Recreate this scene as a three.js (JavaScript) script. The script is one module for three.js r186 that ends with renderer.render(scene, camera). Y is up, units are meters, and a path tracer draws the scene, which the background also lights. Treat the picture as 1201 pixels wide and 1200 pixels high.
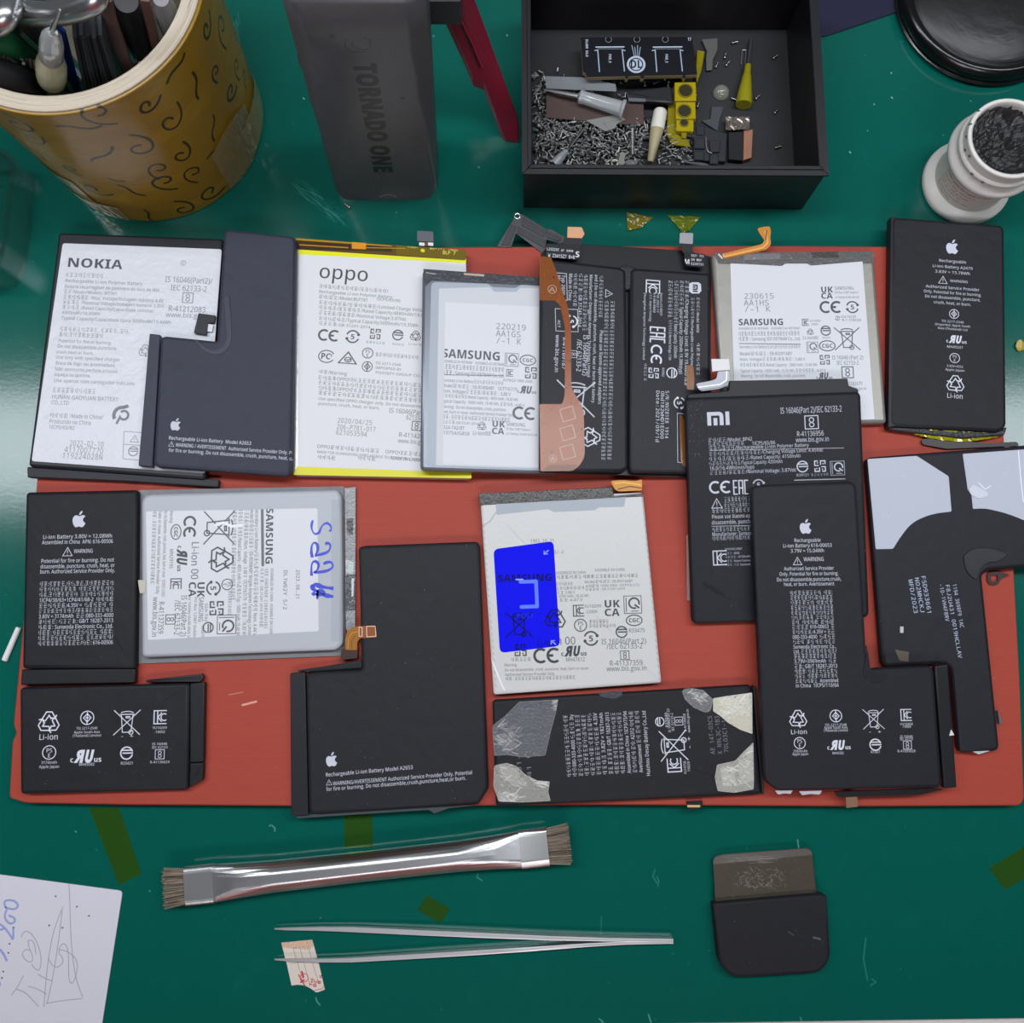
import * as THREE from 'three';
import { toCreasedNormals, mergeGeometries } from 'three/addons/utils/BufferGeometryUtils.js';
import { RectAreaLightUniformsLib } from 'three/addons/lights/RectAreaLightUniformsLib.js';
import { ImprovedNoise } from 'three/addons/math/ImprovedNoise.js';

// ---------------------------------------------------------------- camera, light, exposure
const CAM_H = 0.355, FOC = 1104, TILT = Math.atan(150 / FOC), CT = Math.cos(TILT), ST = Math.sin(TILT);
const scene = new THREE.Scene();
scene.background = new THREE.Color(0x0a0b0c);
const camera = new THREE.PerspectiveCamera(2 * Math.atan(600 / FOC) * 180 / Math.PI, 1, 0.01, 20);
camera.position.set(0, CAM_H, 0);
camera.up.set(0, 0, -1);
camera.lookAt(0, CAM_H - CT, -ST);
const renderer = new THREE.WebGLRenderer({ antialias: true });
renderer.toneMapping = THREE.LinearToneMapping;
renderer.toneMappingExposure = 0.77;
renderer.shadowMap.enabled = true;
RectAreaLightUniformsLib.init();
const TUBE = { x: 0.0, y: 0.80, z: -0.24, w: 1.5, d: 0.14, I: 15 };      // the long bench lamp over the desk
const PANEL = { x: 0.0, y: 1.78, z: 1.55, w: 1.3, d: 0.6, I: 11 };         // the room's ceiling panel
function areaLight(c, color) {
  const l = new THREE.RectAreaLight(color, c.I, c.w, c.d);
  l.position.set(c.x, c.y, c.z); l.lookAt(c.x, c.y - 1, c.z); scene.add(l); return l;
}
areaLight(TUBE, 0xf4f8ff).name = 'bench_lamp_light';
areaLight(PANEL, 0xf6f8ff).name = 'ceiling_panel_light';

// ---------------------------------------------------------------- helpers
const MM = 0.001, V3 = (x, y, z) => new THREE.Vector3(x, y, z);
let seed = 7;
const rnd = () => { seed = (seed + 0x6d2b79f5) | 0; let t = Math.imul(seed ^ (seed >>> 15), 1 | seed); t = (t + Math.imul(t ^ (t >>> 7), 61 | t)) ^ t; return ((t ^ (t >>> 14)) >>> 0) / 4294967296; };
const rr = (a, b) => a + (b - a) * rnd();
const noise = new ImprovedNoise();
function ray(px, py) { const X = (px - 600) / FOC, Y = (600 - py) / FOC; return V3(X, -CT + ST * Y, -ST - CT * Y); }
// the place on the level plane of height h (mm) that shows at a point of the photograph
function at(px, py, h = 0) { const d = ray(px, py), k = (h * MM - CAM_H) / d.y; return V3(d.x * k, h * MM, d.z * k); }
const CR = (x0, y0, s) => (x, y) => [x0 + x / s, y0 + y / s];      // from a zoomed crop to the photograph
const names = {};
function numbered(n) { const k = names[n] = (names[n] ?? -1) + 1; return k ? n + '_' + String(k).padStart(3, '0') : n; }
function thing(name, label, category, pos, group) {
  const o = new THREE.Group(); o.name = numbered(name); o.userData = { label, category };
  if (group) o.userData.group = group;
  if (pos) o.position.copy(pos);
  scene.add(o); return o;
}
function mesh(name, geo, m, parent, label) {
  const o = new THREE.Mesh(geo, m); o.name = parent === scene ? numbered(name) : name;
  if (label) o.userData.label = label;
  parent.add(o); return o;
}
function single(name, geo, m, label, category, group) {
  const o = mesh(name, geo, m, scene); o.userData = { label, category }; if (group) o.userData.group = group; return o;
}
function struct(name, geo, m) { const o = mesh(name, geo, m, scene); o.userData = { kind: 'structure' }; return o; }
const mats = new Map();
function M(color, rough = 0.5, metal = 0, extra) {
  const key = JSON.stringify([color, rough, metal, extra && Object.keys(extra).map((k) => [k, extra[k]?.uuid ?? extra[k]])]);
  if (!mats.has(key)) mats.set(key, new THREE.MeshPhysicalMaterial({ color, roughness: rough, metalness: metal, ...extra }));
  return mats.get(key);
}
// closed outline of [x, z, r] in metres -> Shape in the plane x, -z with rounded corners
function outline(pts, r0 = 0) {
  const s = new THREE.Shape(), n = pts.length;
  for (let i = 0; i < n; i++) {
    const p = pts[i], a = pts[(i + n - 1) % n], b = pts[(i + 1) % n];
    const la = Math.hypot(a[0] - p[0], a[1] - p[1]), lb = Math.hypot(b[0] - p[0], b[1] - p[1]), r = Math.min(p[2] ?? r0, la * 0.48, lb * 0.48);
    const A = [p[0] + (a[0] - p[0]) * r / la, p[1] + (a[1] - p[1]) * r / la], B = [p[0] + (b[0] - p[0]) * r / lb, p[1] + (b[1] - p[1]) * r / lb];
    i ? s.lineTo(A[0], -A[1]) : s.moveTo(A[0], -A[1]);
    if (r > 1e-6) s.quadraticCurveTo(p[0], -p[1], B[0], -B[1]);
  }
  s.closePath(); return s;
}
function slabShape(shape, y0, t, bevel = 0, seg = 3, curve = 5) {
  const b = Math.min(bevel, t * 0.48);
  let g = new THREE.ExtrudeGeometry(shape, b > 0 ? { depth: t - 2 * b, bevelEnabled: true, bevelThickness: b, bevelSize: bevel, bevelOffset: -bevel, bevelSegments: seg, curveSegments: curve } : { depth: t, bevelEnabled: false, curveSegments: curve });
  g.translate(0, 0, b); g.rotateX(-Math.PI / 2); g.translate(0, y0, 0);
  return flatCaps(toCreasedNormals(g, 0.75));
}
function flatCaps(g) { // the broad faces stay flat right up to their rounded edge
  const p = g.attributes.position, n = g.attributes.normal, A = V3(), B = V3(), C = V3();
  for (let i = 0; i < p.count; i += 3) { A.fromBufferAttribute(p, i); B.fromBufferAttribute(p, i + 1).sub(A); C.fromBufferAttribute(p, i + 2).sub(A); const f = B.cross(C).normalize(); if (Math.abs(f.y) > 0.9995) for (let k = 0; k < 3; k++) n.setXYZ(i + k, 0, Math.sign(f.y), 0); }
  return g;
}
function hole(s, pts, r = 0) { // a hole runs the other way round than its outline
  const h = outline(pts, r), cw = (q) => THREE.ShapeUtils.isClockWise(q.getPoints(4)); s.holes.push(cw(h) === cw(s) ? outline([...pts].reverse(), r) : h); return s;
}
const circle = (x, z, r, n = 28) => Array.from({ length: n }, (_, i) => [x + r * Math.cos(i / n * 2 * Math.PI), z + r * Math.sin(i / n * 2 * Math.PI)]);
const slab = (pts, y0, t, o = {}) => slabShape(outline(pts, o.r), y0, t, o.bevel, o.seg, o.curve);
function planarUV(g, x0, z0, W, H) {
  const p = g.attributes.position, uv = new Float32Array(p.count * 2);
  for (let i = 0; i < p.count; i++) { uv[2 * i] = (p.getX(i) - x0) / W; uv[2 * i + 1] = 1 - (p.getZ(i) - z0) / H; }
  g.setAttribute('uv', new THREE.BufferAttribute(uv, 2)); return g;
}
// rings of equal length joined into one closed skin
function loft(rings, crease = 0.7, caps = true) {
  const pos = [], uv = [], n = rings[0].length, m = rings.length;
  const put = (p, u, v) => { pos.push(p.x, p.y, p.z); uv.push(u, v); };
  for (let i = 0; i + 1 < m; i++) for (let j = 0; j < n; j++) {
    const k = (j + 1) % n, a = rings[i][j], b = rings[i][k], c = rings[i + 1][k], d = rings[i + 1][j], u0 = j / n, u1 = (j + 1) / n, v0 = i / (m - 1), v1 = (i + 1) / (m - 1);
    put(a, u0, v0); put(b, u1, v0); put(c, u1, v1); put(a, u0, v0); put(c, u1, v1); put(d, u0, v1);
  }
  if (caps) for (const [R, flip] of [[rings[0], true], [rings[m - 1], false]]) {
    const c = R.reduce((s, p) => s.add(p), V3(0, 0, 0)).multiplyScalar(1 / n);
    for (let j = 0; j < n; j++) { const a = R[j], b = R[(j + 1) % n]; put(c, 0.5, 0.5); flip ? (put(b, 0, 0), put(a, 1, 0)) : (put(a, 0, 0), put(b, 1, 0)); }
  }
  const g = new THREE.BufferGeometry();
  g.setAttribute('position', new THREE.Float32BufferAttribute(pos, 3)); g.setAttribute('uv', new THREE.Float32BufferAttribute(uv, 2));
  return toCreasedNormals(g, crease);
}
function uvByY(g) { g.computeBoundingBox(); const p = g.attributes.position, u = g.attributes.uv, b = g.boundingBox; for (let i = 0; i < p.count; i++) u.setY(i, (p.getY(i) - b.min.y) / (b.max.y - b.min.y)); return g; }
// a rod of given round sections between two points; prof = [[share of the length, radius], ...]
function rod(a, b, prof, n = 14) {
  const d = b.clone().sub(a), u = d.clone().normalize(), x = Math.abs(u.y) < 0.9 ? V3(0, 1, 0).cross(u).normalize() : V3(1, 0, 0).cross(u).normalize(), y = u.clone().cross(x);
  return loft(prof.map(([s, r]) => Array.from({ length: n }, (_, i) => { const w = i / n * 2 * Math.PI; return a.clone().addScaledVector(d, s).addScaledVector(x, Math.cos(w) * r).addScaledVector(y, Math.sin(w) * r); })), 0.6);
}
// a rectangular bar between two points: width across `side`, thickness across the other way
function bar(a, b, w, t, side, w2 = w, t2 = t) {
  const d = b.clone().sub(a).normalize(), x = side.clone().addScaledVector(d, -side.dot(d)).normalize(), y = d.clone().cross(x);
  const R = (p, w, t) => { const c = Math.min(w, t) * 0.2, o = [[-w / 2 + c, -t / 2], [w / 2 - c, -t / 2], [w / 2, -t / 2 + c], [w / 2, t / 2 - c], [w / 2 - c, t / 2], [-w / 2 + c, t / 2], [-w / 2, t / 2 - c], [-w / 2, -t / 2 + c]]; return o.map(([i, j]) => p.clone().addScaledVector(x, i).addScaledVector(y, j)); };
  return loft([R(a, w, t), R(b, w2, t2)], 0.5);
}
function tube(pts, r, seg = 24, n = 8) { return new THREE.TubeGeometry(new THREE.CatmullRomCurve3(pts), seg, r, n); }
function canvasOf(w, h) { const c = document.createElement('canvas'); c.width = Math.round(w); c.height = Math.round(h); return c; }
function texOf(c, srgb = true) { const t = new THREE.CanvasTexture(c); if (srgb) t.colorSpace = THREE.SRGBColorSpace; t.magFilter = THREE.LinearFilter; t.anisotropy = 4; return t; }
function hex(c, a = 1) { const k = new THREE.Color(c); const [r, g, b] = k.getHex().toString(16).padStart(6, '0').match(/../g).map((x) => parseInt(x, 16)); return `rgba(${r},${g},${b},${a})`; }
// a tileable grey noise of soft wrinkles, for bump
function noiseTex(size, f, oct, ridge) {
  const d = new Uint8Array(size * size * 4);
  for (let y = 0; y < size; y++) for (let x = 0; x < size; x++) {
    let s = 0, a = 1, tot = 0;
    for (let o = 0; o < oct; o++) {
      const k = f * 2 ** o, X = x / size * k, Y = y / size * k, bl = (u, v) => noise.noise(u, v, 3.7 + o * 9.1), fx = x / size, fy = y / size;
      let v = bl(X, Y) * (1 - fx) * (1 - fy) + bl(X - k, Y) * fx * (1 - fy) + bl(X, Y - k) * (1 - fx) * fy + bl(X - k, Y - k) * fx * fy;
      if (ridge) v = 0.5 - Math.abs(v) * 1.6;
      s += v * a; tot += a; a *= 0.5;
    }
    const v = Math.max(0, Math.min(255, 128 + 150 * s / tot)), i = (y * size + x) * 4; d[i] = d[i + 1] = d[i + 2] = v; d[i + 3] = 255;
  }
  const t = new THREE.DataTexture(d, size, size); t.wrapS = t.wrapT = THREE.RepeatWrapping; t.magFilter = THREE.LinearFilter; t.needsUpdate = true; return t;
}
const softNoise = noiseTex(256, 4, 3, false), wrinkle = noiseTex(256, 5, 3, true), grain = noiseTex(256, 40, 2, false);
function bumpOf(src, W, H, size) { const t = src.clone(); t.repeat.set(W / size, H / size); t.needsUpdate = true; return t; }

// ---------------------------------------------------------------- print: lettering and marks on a surface, laid out in millimetres
const CJK = /[\u2e80-\u9fff\uac00-\ud7af\u3040-\u30ff\uff00-\uffef]/;
function glyph(g, ch, em) {                                 // a written sign of a few strokes
  let h = ch.charCodeAt(0) * 2654435761 >>> 0; const bit = () => { h = (h * 1664525 + 1013904223) >>> 0; return h >>> 16 & 255; };
  g.beginPath();
  const x1 = 0.92 * em, n = 2 + bit() % 2, sp = bit() % 3 === 0 ? 0.38 : 0.06;
  if (sp > 0.3) { g.moveTo(0.2 * em, -0.1 * em); g.lineTo(0.2 * em, -0.7 * em); g.moveTo(0.06 * em, -0.5 * em); g.lineTo(0.34 * em, -0.56 * em); }
  for (let i = 0; i <= n; i++) { const y = -(0.02 + 0.76 * i / n) * em; g.moveTo((sp + (bit() % 20) / 160) * em, y); g.lineTo(x1 - (bit() % 30) / 120 * em, y); }
  const x = (sp + 0.16 + (bit() % 60) / 140) * em, y0 = (bit() % 3) * 0.2; g.moveTo(Math.min(x, x1), -0.84 * em + y0 * em); g.lineTo(Math.min(x, x1) - (bit() % 3 - 1) * 0.12 * em, 0.02 * em);
  g.lineWidth = em * 0.085; g.stroke();
}
function it(g, s, x, y, size, o = {}) { g.save(); g.translate(x, y); g.scale(size / 100 * (o.sx || 1), size / 100); g.font = (o.b ? 'bold ' : '') + '100px sans-serif'; const w = g.measureText(s).width; g.fillText(s, o.c ? -w / 2 : 0, 0); if (o.fat) { g.lineWidth = o.fat; g.strokeText(s, 0, 0); } g.restore(); }
const ICON = {
  warn(g) { tri(g); g.beginPath(); g.moveTo(0, -0.15); g.lineTo(0, 0.16); g.moveTo(0, 0.24); g.lineTo(0, 0.32); g.stroke(); },
  ce(g) { g.lineWidth = 0.11; g.beginPath(); g.arc(-0.22, 0, 0.28, 0.9, 5.4); g.stroke(); g.beginPath(); g.arc(0.36, 0, 0.28, 0.9, 5.4); g.moveTo(0.08, 0); g.lineTo(0.32, 0); g.stroke(); },
  recycle(g) { g.lineWidth = 0.055; for (let k = 0; k < 3; k++) { g.save(); g.rotate(k * 2.094); g.beginPath(); g.moveTo(-0.3, -0.14); g.lineTo(-0.12, -0.44); g.lineTo(0.12, -0.44); g.lineTo(0.26, -0.2); g.moveTo(0.32, -0.32); g.lineTo(0.27, -0.17); g.lineTo(0.1, -0.19); g.moveTo(-0.16, -0.06); g.lineTo(0, -0.3); g.lineTo(0.1, -0.14); g.moveTo(-0.3, -0.14); g.lineTo(-0.16, -0.06); g.stroke(); g.restore(); } },
  bin(g) { g.lineWidth = 0.035; g.beginPath(); g.moveTo(-0.22, -0.3); g.lineTo(-0.16, 0.36); g.lineTo(0.16, 0.36); g.lineTo(0.22, -0.3); g.moveTo(-0.28, -0.3); g.lineTo(0.28, -0.3); g.moveTo(-0.24, -0.36); g.quadraticCurveTo(0, -0.46, 0.24, -0.36); g.moveTo(-0.5, -0.46); g.lineTo(0.5, 0.46); g.moveTo(0.5, -0.46); g.lineTo(-0.5, 0.46); g.rect(-0.04, -0.22, 0.14, 0.05); g.stroke(); g.beginPath(); g.arc(0.16, 0.36, 0.08, 0, 7); g.stroke(); },
  ru(g) { g.save(); g.transform(1, 0, -0.18, 1, 0, 0); g.save(); g.translate(-0.02, 0.3); g.scale(-1, 1); it(g, 'R', 0, 0, 0.95, { b: 1, sx: 0.85, fat: 7 }); g.restore(); it(g, 'U', 0.0, 0.3, 0.95, { b: 1, sx: 0.75, fat: 7 }); g.restore(); it(g, 'c', -0.86, 0.3, 0.42, { b: 1 }); it(g, 'us', 0.52, 0.3, 0.42, { b: 1 }); },
  apple(g) {
    g.beginPath(); g.moveTo(0, -0.2); g.bezierCurveTo(0.1, -0.2, 0.18, -0.28, 0.3, -0.26); g.bezierCurveTo(0.36, -0.25, 0.42, -0.2, 0.44, -0.16); g.bezierCurveTo(0.2, -0.02, 0.26, 0.24, 0.46, 0.3); g.bezierCurveTo(0.38, 0.52, 0.28, 0.62, 0.18, 0.6); g.bezierCurveTo(0.1, 0.58, 0.08, 0.55, 0, 0.55); g.bezierCurveTo(-0.08, 0.55, -0.1, 0.58, -0.18, 0.6); g.bezierCurveTo(-0.3, 0.62, -0.46, 0.34, -0.46, 0.1); g.bezierCurveTo(-0.46, -0.16, -0.32, -0.27, -0.18, -0.26); g.bezierCurveTo(-0.1, -0.25, -0.06, -0.2, 0, -0.2); g.fill();
    g.beginPath(); g.moveTo(-0.02, -0.26); g.bezierCurveTo(-0.02, -0.44, 0.08, -0.54, 0.22, -0.58); g.bezierCurveTo(0.22, -0.4, 0.14, -0.28, -0.02, -0.26); g.fill(); },
  kc(g) { g.lineWidth = 0.075; g.beginPath(); g.moveTo(0.48, -0.42); g.lineTo(-0.35, -0.42); g.moveTo(-0.35, -0.46); g.lineTo(-0.35, 0.46); g.moveTo(-0.35, 0.42); g.lineTo(0.48, 0.42); g.moveTo(-0.12, -0.42); g.lineTo(-0.12, 0.42); g.moveTo(0.16, -0.3); g.lineTo(-0.1, 0); g.lineTo(0.16, 0.3); g.stroke(); g.beginPath(); g.arc(0.32, 0, 0.22, 0.9, 5.4); g.stroke(); },
  eac(g) { g.lineWidth = 0.09; g.beginPath(); g.moveTo(-0.22, -0.45); g.lineTo(-0.48, -0.45); g.lineTo(-0.48, 0.45); g.lineTo(-0.22, 0.45); g.moveTo(-0.48, 0); g.lineTo(-0.26, 0); g.moveTo(-0.12, 0.48); g.lineTo(-0.12, -0.45); g.lineTo(0.12, -0.45); g.lineTo(0.12, 0.48); g.moveTo(-0.12, 0.05); g.lineTo(0.12, 0.05); g.moveTo(0.5, -0.45); g.lineTo(0.26, -0.45); g.lineTo(0.26, 0.45); g.lineTo(0.5, 0.45); g.stroke(); },
  five(g) { g.lineWidth = 0.1; for (const s of [0, Math.PI]) { g.beginPath(); g.arc(0, 0, 0.42, s + 0.3, s + 2.7); g.stroke(); g.beginPath(); g.arc(0.42 * Math.cos(s + 2.75), 0.42 * Math.sin(s + 2.75), 0.1, 0, 7); g.fill(); } it(g, '5', 0, 0.19, 0.52, { b: 1, c: 1 }); },
  pse(g) { ring(g); it(g, 'PS', 0, 0.0, 0.4, { c: 1 }); it(g, 'E', 0, 0.34, 0.4, { c: 1 }); },
  tisi(g) { ring(g); g.lineWidth = 0.07; g.beginPath(); g.moveTo(0, -0.28); g.lineTo(0.26, 0); g.lineTo(0, 0.28); g.lineTo(-0.26, 0); g.closePath(); g.moveTo(0, -0.42); g.lineTo(0, 0.42); g.moveTo(-0.13, 0); g.lineTo(0.13, 0); g.stroke(); },
  rcirc(g) { g.lineWidth = 0.1; g.beginPath(); g.arc(0, 0, 0.42, 0.25, 6.03); g.stroke(); g.beginPath(); g.moveTo(-0.3, 0.0); g.lineTo(0.46, 0.0); g.moveTo(-0.36, -0.2); g.lineTo(0.36, -0.2); g.stroke(); },
  bis(g) { g.lineWidth = 0.07; g.strokeRect(-0.44, -0.44, 0.88, 0.88); g.beginPath(); g.arc(0, -0.16, 0.15, 2.4, 7.5); g.stroke(); g.beginPath(); g.arc(0, 0.16, 0.15, 5.4, 10.6); g.moveTo(-0.1, -0.05); g.lineTo(0.1, 0.06); g.stroke(); },
  bsmi(g) { g.lineWidth = 0.1; for (let k = 0; k < 4; k++) { g.save(); g.rotate(k * Math.PI / 2); g.beginPath(); g.moveTo(0.06, -0.1); g.lineTo(0.06, -0.44); g.lineTo(0.44, -0.44); g.lineTo(0.44, -0.16); g.moveTo(0.22, -0.2); g.lineTo(0.34, -0.2); g.stroke(); g.restore(); } },
  qic(g) { g.lineWidth = 0.035; g.strokeRect(-0.48, -0.48, 0.96, 0.96); g.lineWidth = 0.09; g.beginPath(); g.arc(0.08, -0.08, 0.28, 1.2, 6.6); g.stroke(); g.beginPath(); g.moveTo(0.1, 0); g.lineTo(0.36, 0.2); g.stroke(); g.lineWidth = 0.04; g.beginPath(); g.moveTo(-0.36, -0.4); g.lineTo(-0.36, 0.4); g.moveTo(-0.1, 0.36); g.lineTo(0.3, 0.36); g.stroke(); },
  cgc(g) { g.lineWidth = 0.06; g.beginPath(); g.ellipse(0, 0, 0.48, 0.32, 0, 0, 7); g.stroke(); it(g, 'CGC', 0, 0.12, 0.34, { c: 1, b: 1 }); },
  ukca(g) { it(g, 'UK', -0.5, -0.04, 0.64, { b: 1, sx: 1.15 }); it(g, 'CA', -0.5, 0.48, 0.64, { b: 1, sx: 1.15 }); },
  rcm(g) { tri(g); g.lineWidth = 0.06; g.beginPath(); g.arc(0.02, 0.14, 0.17, 0, 7); g.moveTo(-0.06, 0.12); g.lineTo(0.02, 0.2); g.lineTo(0.14, 0.06); g.stroke(); },
  pct(g) { g.lineWidth = 0.06; g.beginPath(); g.ellipse(0, 0, 0.48, 0.38, 0, 0.5, 5.8); g.stroke(); it(g, 'P', -0.36, 0.18, 0.5, { b: 1 }); it(g, 'C', -0.06, 0.18, 0.5, { b: 1 }); it(g, 'T', 0.22, 0.04, 0.26, { b: 1 }); },
  ring(g) { ring(g); },
  mi(g) { g.lineWidth = 0.2; g.beginPath(); g.moveTo(-0.42, 0.36); g.lineTo(-0.42, -0.26); g.lineTo(0.06, -0.26); g.quadraticCurveTo(0.2, -0.26, 0.2, -0.1); g.lineTo(0.2, 0.36); g.moveTo(-0.11, -0.04); g.lineTo(-0.11, 0.36); g.moveTo(0.5, -0.36); g.lineTo(0.5, 0.36); g.stroke(); },
  swirl(g) { g.lineWidth = 0.16; g.beginPath(); g.arc(0, 0.02, 0.36, 2.6, 4.7); g.quadraticCurveTo(0.16, -0.36, 0.26, -0.44); g.stroke(); g.lineWidth = 0.11; g.beginPath(); g.arc(0.1, 0.02, 0.2, -2.4, 2.6); g.lineTo(-0.2, 0.44); g.stroke(); },
};
function tri(g) { g.lineWidth = 0.07; g.beginPath(); g.moveTo(0, -0.42); g.lineTo(0.48, 0.42); g.lineTo(-0.48, 0.42); g.closePath(); g.stroke(); }
function ring(g) { g.lineWidth = 0.07; g.beginPath(); g.arc(0, 0, 0.45, 0, 7); g.stroke(); }
class Print {
  // P maps layout coordinates to millimetres of the surface; box = [x0, z0, W, H] in mm
  constructor(box, P, base, ppm = 9) {
    this.box = box; this.P = P; this.c = canvasOf(box[2] * ppm, box[3] * ppm); this.g = this.c.getContext('2d');
    const g = this.g; g.fillStyle = base; g.fillRect(0, 0, this.c.width, this.c.height);
    g.scale(this.c.width / box[2], this.c.height / box[3]); g.translate(-box[0], -box[1]); g.lineCap = 'butt'; g.lineJoin = 'miter';
    const a = P(500, 500), b = P(501, 500); this.k = Math.hypot(b[0] - a[0], b[1] - a[1]); this.col = '#333'; this.weight = '';
  }
  em(str, font) { const g = this.g; g.font = font; let w = 0; for (const ch of str) w += CJK.test(ch) ? 100 : g.measureText(ch).width; return w; }
  t(str, x, y, w, h, o = {}) {                      // left-middle at x, y; w wide (0: natural), capitals h high
    const g = this.g, p = this.P(x, y), font = (o.b ? 'bold ' : '') + '100px ' + (o.f || 'sans-serif');
    const m = this.em(str, font), sy = h * this.k / 71.4, sx = w ? w * this.k / m : sy * 0.95;
    g.save(); g.translate(p[0], p[1]); g.rotate((o.rot || 0) * Math.PI / 180); g.scale(sx, sy); g.translate(o.c ? -m / 2 : 0, 36);
    g.fillStyle = g.strokeStyle = o.col || this.col; g.globalAlpha = o.a ?? 1; g.font = font;
    let X = 0;
    for (const ch of str) { if (CJK.test(ch)) { g.save(); g.translate(X, 0); glyph(g, ch, 96); g.restore(); X += 100; g.font = font; } else { g.fillText(ch, X, 0); if (o.fat) { g.lineWidth = o.fat; g.strokeText(ch, X, 0); } X += g.measureText(ch).width; } }
    g.restore(); return this;
  }
  rows(list, o) { for (const [s, x, y, w, h, q] of list) this.t(s, x, y, w, h, { ...o, ...q }); return this; }
  i(name, x, y, s, o = {}) {
    const g = this.g, p = this.P(x, y); g.save(); g.translate(p[0], p[1]); g.rotate((o.rot || 0) * Math.PI / 180); g.scale(s * this.k, s * this.k * (o.sy || 1));
    g.fillStyle = g.strokeStyle = o.col || this.col; g.lineCap = 'butt'; g.globalAlpha = o.a ?? 1; ICON[name](g); g.restore(); return this;
  }
  line(pts, w, col, o = {}) { const g = this.g; g.save(); g.beginPath(); pts.forEach((q, i) => { const p = this.P(q[0], q[1]); if (o.smooth && i && i < pts.length - 1) { const n = this.P(...pts[i + 1]); g.quadraticCurveTo(p[0], p[1], (p[0] + n[0]) / 2, (p[1] + n[1]) / 2); } else i ? g.lineTo(p[0], p[1]) : g.moveTo(p[0], p[1]); }); g.lineWidth = w * this.k; g.strokeStyle = col || this.col; g.globalAlpha = o.a ?? 1; g.lineCap = g.lineJoin = 'round'; if (o.close) g.closePath(); g.stroke(); g.restore(); return this; }
  poly(pts, col, a = 1) { const g = this.g; g.save(); g.beginPath(); pts.forEach((q, i) => { const p = this.P(q[0], q[1]); i ? g.lineTo(p[0], p[1]) : g.moveTo(p[0], p[1]); }); g.closePath(); g.fillStyle = col; g.globalAlpha = a; g.fill(); g.restore(); return this; }
  specks(n, cols, r0, r1, a = 0.7) { const g = this.g, [x, z, W, H] = this.box; g.save(); for (let i = 0; i < n; i++) { g.globalAlpha = a * rr(0.3, 1); g.fillStyle = cols[Math.floor(rnd() * cols.length)]; g.beginPath(); g.ellipse(x + rnd() * W, z + rnd() * H, rr(r0, r1) * rr(0.6, 2), rr(r0, r1), rnd() * 3, 0, 7); g.fill(); } g.restore(); return this; }
  scratches(n, col, l, a = 0.25, w = 0.06) { const g = this.g, [x, z, W, H] = this.box; g.save(); g.strokeStyle = col; for (let i = 0; i < n; i++) { g.globalAlpha = a * rr(0.2, 1); g.lineWidth = w * rr(0.5, 1.4); const X = x + rnd() * W, Z = z + rnd() * H, t = rnd() * 6.3, q = rr(0.3, 1) * l; g.beginPath(); g.moveTo(X, Z); g.quadraticCurveTo(X + Math.cos(t) * q * 0.5 + rr(-0.3, 0.3), Z + Math.sin(t) * q * 0.5 + rr(-0.3, 0.3), X + Math.cos(t) * q, Z + Math.sin(t) * q); g.stroke(); } g.restore(); return this; }
  tex() { return texOf(this.c); }
}
function boxOf(pts) { let a = 1e9, b = 1e9, c = -1e9, d = -1e9; for (const [x, z] of pts) { a = Math.min(a, x); b = Math.min(b, z); c = Math.max(c, x); d = Math.max(d, z); } return [a, b, c - a, d - b]; }

// ---------------------------------------------------------------- the room: shell, desk, mat
const wallMat = M(0x77797a, 0.9), ceilMat = M(0x86878a, 0.9), floorMat = M(0x5f5b56, 0.7);
const box = (w, h, d, x, y, z) => new THREE.BoxGeometry(w, h, d).translate(x, y, z);
struct('floor', box(3.4, 0.1, 3.4, 0, -0.81, 0.6), floorMat);
struct('ceiling', box(3.4, 0.1, 3.4, 0, 1.85, 0.6), ceilMat);
struct('wall_back', box(3.4, 2.56, 0.1, 0, 0.52, -0.75), wallMat);
struct('wall_front', box(3.4, 2.56, 0.1, 0, 0.52, 2.25), wallMat);
struct('wall_left', box(0.1, 2.56, 2.9, -1.65, 0.52, 0.75), wallMat);
struct('wall_right', box(0.1, 2.56, 2.9, 1.65, 0.52, 0.75), wallMat);
{ // ceiling panel
  const t = thing('ceiling_panel', 'flat white glowing panel let into the ceiling above the desk', 'lamp', V3(PANEL.x, PANEL.y + 0.005, PANEL.z));
  mesh('frame', box(PANEL.w + 0.04, 0.01, PANEL.d + 0.04, 0, 0.01, 0), M(0xdddddd, 0.6), t);
  mesh('diffuser', box(PANEL.w, 0.004, PANEL.d, 0, 0.002, 0), new THREE.MeshStandardMaterial({ color: 0xffffff, emissive: 0xf6f8ff, emissiveIntensity: 1.2 }), t);
  const b = thing('bench_lamp', 'long white tube lamp hanging over the far half of the desk', 'lamp', V3(TUBE.x, TUBE.y + 0.004, TUBE.z));
  mesh('housing', box(TUBE.w + 0.05, 0.03, TUBE.d + 0.03, 0, 0.03, 0), M(0xe6e6e6, 0.5), b);
  mesh('diffuser', box(TUBE.w, 0.012, TUBE.d, 0, 0.008, 0), new THREE.MeshStandardMaterial({ color: 0xffffff, emissive: 0xf4f8ff, emissiveIntensity: 2 }), b);
  for (const s of [-0.5, 0.5]) mesh('rod', new THREE.CylinderGeometry(0.004, 0.004, 0.95, 8).translate(s, 0.515, 0), M(0xcccccc, 0.4, 0.8), b);
}
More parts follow.
